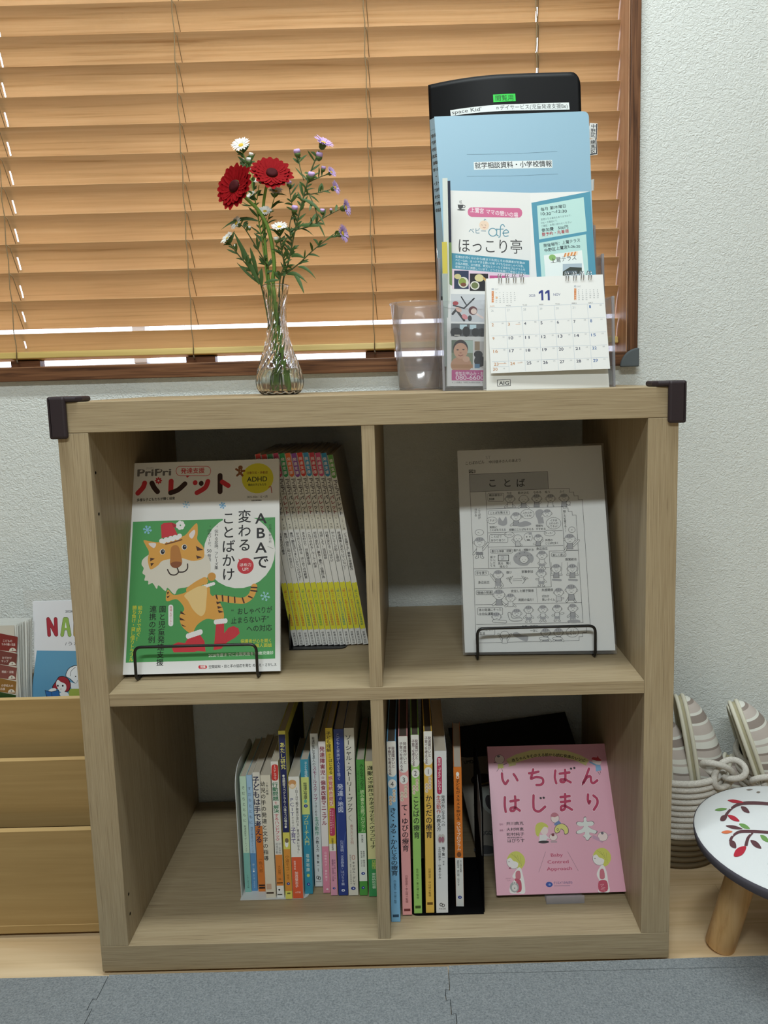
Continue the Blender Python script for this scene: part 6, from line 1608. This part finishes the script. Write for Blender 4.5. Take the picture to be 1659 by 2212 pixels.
for x in (-.95, -.44):
    mb = MB(); mb.lathe([(.010, FZ+.0004), (.010, .0135)], ink('#2a241c'), (x, .1, 0), 14); mb.build('foot', rk)
p = lambda x, y: (x/7.9, 1260+y/7.9)
# town magazine
yn = .236; yn0 = .226
Wn, Hn = .21, .265
a = U(*p(556, 312), y=yn)
xl, zt = a.x, a.z
fn_ = quadmap((xl-.0, yn0-.02, zt-Hn), (xl+Wn*.0+.118, yn0-.02, zt-Hn), (xl+.118, yn, zt), (xl, yn, zt), .118, Hn)
mb = MB()
mb.hexa([fn_(0, 0), fn_(.118, 0), fn_(.118, Hn), fn_(0, Hn), fn_(0, 0, -.004), fn_(.118, 0, -.004), fn_(.118, Hn, -.004), fn_(0, Hn, -.004)], ink('#dcdce0', .3, .4))
fa = [U(*p(*q_), y=yn-.006) for q_ in ((556, 312), (1200, 312), (1350, 1965), (500, 1965))]
def n2(x, y):      # drawing point -> (u, v) on the magazine
    o_ = fn_(0, 0); n_ = (fn_(.1, 0)-o_).cross(fn_(0, .1)-o_); d = U(*p(x, y), y=0)-CP
    w3 = CP+d*((o_-CP).dot(n_)/d.dot(n_))-o_
    ax, ay = (fn_(.1, 0)-o_)/.1, (fn_(0, .1)-o_)/.1
    return w3.dot(ax), w3.dot(ay)
class PrN(Pr):
    def P(s, x, y): return n2(x, y)
pr = PrN(mb, fn_, [(0, 0), (1, 0), (1, 1), (0, 1)], 1, 1); k_ = n2(1100, 900)[0]-n2(1000, 900)[0]; pr.kx = pr.ky = k_/100
pr.poly([(628, 1172), (1420, 1180), (1420, 1962), (530, 1962)], '#5f97b8')
pr.text(1115, 530, '2026', 52, '#3a3e44', .01, 130)
def fat(pts, col):
    for s_ in pts: pr.line(s_, 76, '#e8e6ea')
    for s_ in pts: pr.line(s_, 64, '#2f2a2c')
    for s_ in pts: pr.line(s_, 54, col)
fat([[(822, 640), (840, 910)], [(826, 645), (960, 905)], [(950, 640), (962, 905)]], '#a3303c')
fat([[(1105, 640), (1062, 910)], [(1140, 640), (1190, 910)], [(1080, 800), (1170, 800)], [(1105, 640), (1140, 640)]], '#8fae56'); pr.poly([(1122, 690), (1108, 790), (1140, 790)], '#e8e6ea')
fat([[(1285, 640), (1285, 910)]], '#c9a23a')
pr.text(1108, 1085, '/ うた', 74, '#3a3e44', 0, 250)
ol = '#23262e'
pr.blob([(1120, 1600), (1150, 1500), (1220, 1440), (1330, 1420), (1420, 1520), (1420, 1760), (1300, 1740), (1190, 1650)], ol, 5); pr.blob([(1130, 1600), (1160, 1505), (1225, 1450), (1330, 1432), (1410, 1520), (1410, 1745), (1300, 1728), (1200, 1645)], '#e3e5e8', 5); pr.line([(1200, 1600), (1215, 1520), (1290, 1450)], 7, ol, True); pr.ell(1292, 1608, 10, 12, ol); pr.line([(1310, 1720), (1325, 1670)], 6, ol)
pr.poly([(1170, 1820), (1420, 1800), (1420, 1962), (1180, 1962)], '#9dac4e'); pr.poly([(1190, 1700), (1420, 1760), (1420, 1815), (1220, 1815)], '#dfe1e4')
pr.blob([(890, 1795), (950, 1690), (1010, 1610), (1100, 1605), (1180, 1660), (1210, 1760), (1180, 1850), (1110, 1870), (1000, 1830)], ol, 5); pr.blob([(905, 1795), (960, 1695), (1015, 1622), (1098, 1617), (1170, 1668), (1198, 1760), (1170, 1842), (1110, 1858), (1000, 1820)], '#9c2c36', 5)
pr.blob([(960, 1740), (985, 1665), (1040, 1700), (1120, 1740), (1130, 1820), (1080, 1880), (1010, 1850)], '#e6e6e4', 5)
for x in (988, 1072): pr.ell(x, 1765, 15, 17, ol)
pr.line([(1030, 1822), (1050, 1818)], 6, '#a04048'); pr.blob([(830, 1850), (870, 1815), (950, 1810), (950, 1870), (850, 1880)], '#e6e6e4', 4); pr.blob([(1020, 1890), (1100, 1870), (1160, 1890), (1175, 1950), (1060, 1955)], '#e6e6e4', 4)
pr.poly([(765, 1840), (880, 1862), (1005, 1835), (1020, 1950), (890, 1962), (790, 1950)], ol); pr.poly([(775, 1850), (880, 1872), (998, 1845), (1010, 1942), (892, 1955), (798, 1942)], '#2f68a8'); pr.line([(880, 1872), (892, 1955)], 6, ol)
tag(mb.build('town_magazine', loc=(xl+.06, yn0, zt-Hn)), 'white and blue town magazine with red and green letters in the rack', 'magazine')
mb = MB(); mb.box(xl-.016, xl+.118, yn+.0035, yn+.0041, zt-.2, zt+.018, film); tag(mb.build('clear_sleeve', loc=(xl+.05, yn, zt-.2)), 'empty clear plastic sleeve sticking up behind the town magazine', 'sleeve')
# pamphlet pad of clear sleeves
yp0 = .1775
x1p = U(*p(262, 1960), y=yp0).x
dpt = .044
pad = thing('pamphlet_pad', 'thick pad of sleeved pamphlets with brown index bands at the left end of the rack', 'pamphlets', (x1p-.08, yp0, .2405))
zt1 = U(*p(280, 740), y=yp0+.006).z
N_ = 22
zt2 = U(*p(600, 600), y=yp0+dpt).z
for i in range(N_):
    t_ = i/(N_-1); y0 = yp0+.003+t_*(dpt-.012); zt_ = zt1+(zt2-zt1)*t_; xr = x1p+.004+.010*t_
    mb = MB()
    f = quadmap((x1p-.15, y0, .2405), (x1p+.0015*math.sin(i*2.3), y0, .2405), (xr+.002*math.sin(i*1.7), y0+.012, zt_), (x1p-.15, y0+.012, zt_+.002), .15, .2)
    mb.hexa([f(0, 0), f(.15, 0), f(.15, .2), f(0, .2), f(0, 0, -.0007), f(.15, 0, -.0007), f(.15, .2, -.0007), f(0, .2, -.0007)], ink('#c9cac4' if i % 3 else '#dcdcd6', .5, .4)); mb.build('sleeve', pad)
class PrP(Pr):
    def P(s, x, y):
        q_ = U(*p(x, y), y=yp0+.004); return q_.x-(x1p-.16), q_.z-.2405
fpd = lambda u, v, h=0.: Vector((x1p-.16+u, yp0+.0005+v*.055-h, .2405+v))
mb = MB()
mb.grid(lambda i, j: fpd(i*.162, j*(zt1-.2405)), 1, 1, ink('#c4beb2', .4), False); mb.grid(lambda i, j: fpd(i*.162, j*(zt1-.2405), -.0008), 1, 1, ink('#c4beb2', .4), False)
pr = PrP(mb, fpd, [(0, 0), (1, 0), (1, 1), (0, 1)], 1, 1); pr.kx = pr.ky = k_/100
bands = [(900, 1170, '#7a2c28', ('こどもの', 'ための願い支援')), (1185, 1405, '#6f3a34', ('おでかけ', 'マップ')), (1420, 1635, '#7a443e', ('相談・活動', '')), (1650, 1865, '#86602c', ('の学校入の', '応援')), (1878, 1990, '#2f4a22', ('', ''))]
for y0, y1, col, tx in bands:
    sl = 45
    pr.poly([(-300, y0-sl*1.5), (262, y0+sl*.9), (250, y1+30), (-300, y1-sl*.8)], col)
    for k, s_ in enumerate(tx):
        if s_: pr.text(-10 if k else 5, y0+125+k*58, s_, 46, '#d9c9c2', .01, 40*len(s_) if len(s_) < 6 else 225, rise=-.06)
    if y1 < 1900:
        pr.ell(182, y1+12, 58, 58, '#cdc6ba', 0, 0, 180); pr.text(182, y1-2, '8', 40, '#3a342e', .02, None, 'c')
mb.build('front_pamphlet', pad)

# ------------------------------------------------------------------ rope baskets and slippers
m, t, b = new_mat('cotton_rope')
n = tex_chain(t, 'Object', (1, 1, 3), 380, 3, .6)
r = ramp(t, n.outputs[0], [(.3, '#c2bcb2'), (.6, '#dcd7ce'), (.8, '#e4e0d8')]); t.links.new(r.outputs[0], b.inputs['Base Color'])
b.inputs['Roughness'].default_value = .9; b.inputs['Specular IOR Level'].default_value = .1; bump(t, b, n.outputs[0], .4, .001)
rope = m
jute = ink('#7d6f58', .9, .1, 'jute_rope')
canvas = ink('#dcd8c6', .85, .1, 'canvas'); olive = ink('#b0a98c', .85, .1, 'sole_felt'); taupe = ink('#998d85', .85, .1, 'stripe'); pale = ink('#c5bab2', .85, .1, 'stripe'); whitec = ink('#e0dfd6', .85, .1, 'stripe'); lining = ink('#6a5549', .9, .1, 'lining')
def basket(label, cx, cy, R0, R1, H_, knot=None):
    t = thing('rope_basket', label, 'basket', (cx, cy, FZ), 'rope baskets of slippers')
    mb = MB(); rows = 15; rr = H_/rows/2
    for lo, hi, mat_, nm in ((0, 5, jute, 'brown_base'), (5, rows, rope, 'coiled_wall')):
        mb = MB()
        for k in range(lo, hi):
            tt = (k+.5)/rows; R = R0+(R1-R0)*math.sin(tt*math.pi/2)
            z = FZ+.0006+rr+k*2*rr
            mb.tube([(cx+R*math.cos(a), cy+R*math.sin(a), z) for a in [i*2*math.pi/56 for i in range(56)]], rr*1.08, mat_, 8, True)
        if lo == 0: mb.lathe([(0, FZ+.003), (R0, FZ+.003), (R0, FZ+.006), (0, FZ+.006)], jute, (cx, cy, 0), 40)
        mb.build(nm, t)
    for (kx, ky, kz, s_, yaw) in (knot or []):
        mb = MB(); pts = []
        for i in range(90):
            a = 2*math.pi*i/90
            px_, pz_, py_ = math.sin(a)+2*math.sin(2*a), math.cos(a)-2*math.cos(2*a), -math.sin(3*a)
            v = Vector((px_*s_*1.15, py_*s_*.9, pz_*s_*.85)); pts.append(Matrix.Rotation(yaw, 4, 'Z') @ v + Vector((kx, ky, kz)))
        mb.tube(pts, .0052, rope, 10, True); mb.build('rope_knot', t)
    return t
kn = U(1563, 1668, y=.212)
basket('white rope basket with a brown base and knotted handle beside the shelf', .498, .285, .078, .086, .158, [(kn.x, kn.y, kn.z, .0105, -.2)])
basket('white rope basket partly hidden behind the round stool', .705, .284, .078, .086, .158, [(.637, .215, .150, .0095, .35), (.72, .205, .152, .0095, 0)])

def slipper(label, M):
    t = thing('slipper', label, 'slipper', M.translation, 'striped slippers in the rope baskets')
    L_ = .255
    def half(z): u = z/L_; return .043*(max(0, 1-abs(2*u-1)**2.6))**.5*(.88+.2*u)
    zs = [L_*(1-math.cos(math.pi*i/28))/2 for i in range(29)]
    ol_ = [(half(z), z) for z in zs] + [(-half(z), z) for z in zs[::-1]][1:-1]
    mb = MB(); mb.prism(ol_, 0, -.011, olive, lambda u, v, h: (h, u, v)); mb.build('sole', t, M=M)
    mb = MB()
    for x, r_ in ((-.0115, .0034), (-.0005, .0036)): mb.tube([(x, u*1.02, v) for u, v in ol_], r_, canvas, 8, True)
    mb.build('piping', t, M=M)
    z0 = .108; mb = MB(); nz, nt = 40, 18
    def pos(i, j, off=0):
        z = z0+(L_-.0004-z0)*(i/nz); th = math.pi*j/nt
        hh = .050*(max(0, 1-((z-z0)/(L_-z0))**2.4))**.55 + .002*(1-i/nz)
        zz = z - .022*math.sin(th)*(1-i/nz)
        return Vector((hh*math.sin(th)-off*math.sin(th), (half(z)*1.0)*math.cos(th), zz))
    pat = [taupe, whitec, whitec, pale, whitec, pale, pale, pale, whitec, taupe, taupe, whitec, pale, pale]
    for i in range(nz):
        vs = [pos(i, j) for j in range(nt+1)] + [pos(i+1, j) for j in range(nt+1)]
        mb.add(vs, [(j, j+1, nt+2+j, nt+1+j) for j in range(nt)], pat[(i*3//4) % len(pat)], True)
    mb.build('upper', t, M=M)
    mb = MB()
    for i in range(nz-4): mb.add([pos(i, j, .003) for j in range(nt+1)]+[pos(i+1, j, .003) for j in range(nt+1)], [(j, nt+1+j, nt+2+j, j+1) for j in range(nt)], lining, True)
    mb.build('lining', t, M=M)
    mb = MB(); mb.tube([pos(0, j) for j in range(nt+1)], .0042, canvas, 8); mb.build('opening_binding', t, M=M)
    return t
def place(px, py, y, lean, yaw, roll=0, down=0.): 
    o_ = U(px, py, y=y)
    return Matrix.Translation(o_+Vector((0, 0, -down))) @ Matrix.Rotation(lean, 4, 'Y') @ Matrix.Rotation(yaw, 4, 'Z') @ Matrix.Rotation(roll, 4, 'X')
slipper('tall striped slipper standing toe up in the nearer rope basket', place(1520, 1800, .265, -.16, -.16))
slipper('low striped slipper at the right side of the nearer rope basket', place(1556, 1840, .310, .06, -.5, 0, .072))
slipper('striped slipper half hidden by the shelf side in the nearer rope basket', place(1458, 1800, .262, -.08, -.2, 0, .045))
slipper('striped slipper leaning left in the far basket, cream piping round its sole', place(1690, 1800, .255, -.34, -.22))
slipper('second striped slipper tucked deeper in the basket behind the stool', place(1672, 1790, .31, -.30, -.2, 0, .01))

# ------------------------------------------------------------------ round stool
SC = Vector((.578, -.004, .189)); SR = .139
stool = thing('stool', 'small round stool with a white seat embroidered with leafy branches and wooden legs', 'stool', (SC.x, SC.y, FZ))
m, t, b = new_mat('white_seat_cloth'); b.inputs['Base Color'].default_value = lin('#dfe1e2'); b.inputs['Roughness'].default_value = .9; b.inputs['Specular IOR Level'].default_value = .1
n = tex_chain(t, 'Object', (1, 1, 1), 1200, 3, .6); bump(t, b, n.outputs[0], .3, .0008); seatcloth = m
dome = lambda x, y: SC.z + .017*(max(0, 1-((x-SC.x)**2+(y-SC.y)**2)/(SR*1.0)**2))**.62
mb = MB()
rs = [SR*math.sin(i*math.pi/2/18) for i in range(19)]
mb.lathe([(r_, SC.z+.017*(max(0, 1-(r_/SR)**2))**.62) for r_ in rs[::-1]], seatcloth, (SC.x, SC.y, 0), 72)
pxs = [(300, 800), (1000, 800), (1000, 1600), (300, 1600)]
c5 = lambda x, y: (1400+x/3.4, 1450+y/3.4)
class PrS(Pr):
    def P(s, x, y):
        q_ = U(*c5(x, y), z=SC.z+.013)
        for _ in range(3): q_ = U(*c5(x, y), z=dome(q_.x, q_.y))
        return q_.x, q_.y
pr = PrS(mb, lambda u, v, h=0.: Vector((u, v, dome(u, v)+.0003+h)), pxs, 1, 1); pr.kx = pr.ky = 1/3.4*.93/1661
BRN, REDL, GRN, ORG = '#5e3a40', '#b5263a', '#6f9a54', '#d9744a'
def branch(pts, w_):
    v = [Vector((x, y, 0)) for x, y in pts]; c = catmull(v, 8)
    for a, b_ in zip(c, c[1:]): pr.poly([(a.x, a.y-w_/2), (b_.x, b_.y-w_/2), (b_.x, b_.y+w_/2), (a.x, a.y+w_/2)] if abs(b_.x-a.x) > abs(b_.y-a.y) else [(a.x-w_/2, a.y), (a.x+w_/2, a.y), (b_.x+w_/2, b_.y), (b_.x-w_/2, b_.y)], BRN)
def lf(x0, y0, x1, y1, w_, col):
    d = Vector((x1-x0, y1-y0, 0)); n_ = Vector((-d.y, d.x, 0)).normalized()*w_/2
    pr.blob([(x0, y0), (x0+d.x*.3+n_.x*.9, y0+d.y*.3+n_.y*.9), (x0+d.x*.65+n_.x*.9, y0+d.y*.65+n_.y*.9), (x1, y1), (x0+d.x*.65-n_.x*.9, y0+d.y*.65-n_.y*.9), (x0+d.x*.3-n_.x*.9, y0+d.y*.3-n_.y*.9)], col, 4)
branch([(1040, 1000), (881, 975), (720, 970), (640, 990), (585, 1040), (562, 1085)], 24); branch([(1040, 1200), (881, 1185), (760, 1178), (670, 1182), (620, 1215), (604, 1250)], 22); branch([(1035, 1000), (1150, 1040), (1240, 1120)], 22); branch([(1035, 1200), (1140, 1190), (1240, 1120), (1290, 1090)], 22); branch([(775, 1180), (735, 1225), (718, 1285)], 24)
branch([(1000, 1420), (930, 1440), (890, 1500)], 22); branch([(960, 860), (1010, 900), (1040, 990)], 20)
for a in ((583, 950, 702, 966, 24, REDL), (490, 1022, 580, 1012, 22, GRN), (682, 995, 745, 1042, 34, BRN), (530, 1098, 580, 1062, 40, BRN), (584, 1060, 672, 1104, 32, REDL), (570, 1136, 695, 1160, 26, BRN), (668, 1122, 748, 1158, 30, GRN), (538, 1186, 620, 1180, 24, ORG), (600, 1245, 645, 1302, 44, BRN), (630, 1362, 720, 1290, 58, REDL), (752, 1242, 832, 1304, 38, BRN), (824, 1205, 890, 1256, 34, GRN), (930, 1020, 1000, 1060, 30, GRN), (940, 1240, 1010, 1290, 34, REDL), (880, 1420, 940, 1380, 30, GRN), (1150, 1180, 1200, 1240, 34, REDL), (1130, 1030, 1190, 1000, 28, GRN), (1280, 1095, 1340, 1050, 36, REDL)): lf(*a)
for a in ((720, 872, 770, 868, 12), (795, 890, 825, 888, 14)): lf(*a, '#8a8078')
mb.build('seat_cushion', stool)
mb = MB(); mb.lathe([(.02, SC.z-.017), (SR-.006, SC.z-.017), (SR-.001, SC.z-.013), (SR+.0006, SC.z-.004), (SR+.0004, SC.z+.0008), (SR-.004, SC.z+.0012)], ink('#55525a', .85, .1, 'grey_edging'), (SC.x, SC.y, 0), 72); mb.build('edging', stool)
lb = U(1550, 2042, z=FZ)
for k in range(4):
    a0 = math.atan2(lb.y-SC.y, lb.x-SC.x)-k*math.pi/2
    bt_ = Vector((SC.x+.100*math.cos(a0), SC.y+.100*math.sin(a0), FZ+.0006)); tp = Vector((SC.x+.062*math.cos(a0), SC.y+.062*math.sin(a0), SC.z-.0165))
    d = tp-bt_; pts = [bt_+d*q_ for q_ in (0, .012, .5, 1)]
    mb = MB(); mb.tube(pts, [.0185, .0205, .0205, .0205], stool_wood, 28); mb.build('leg', stool)
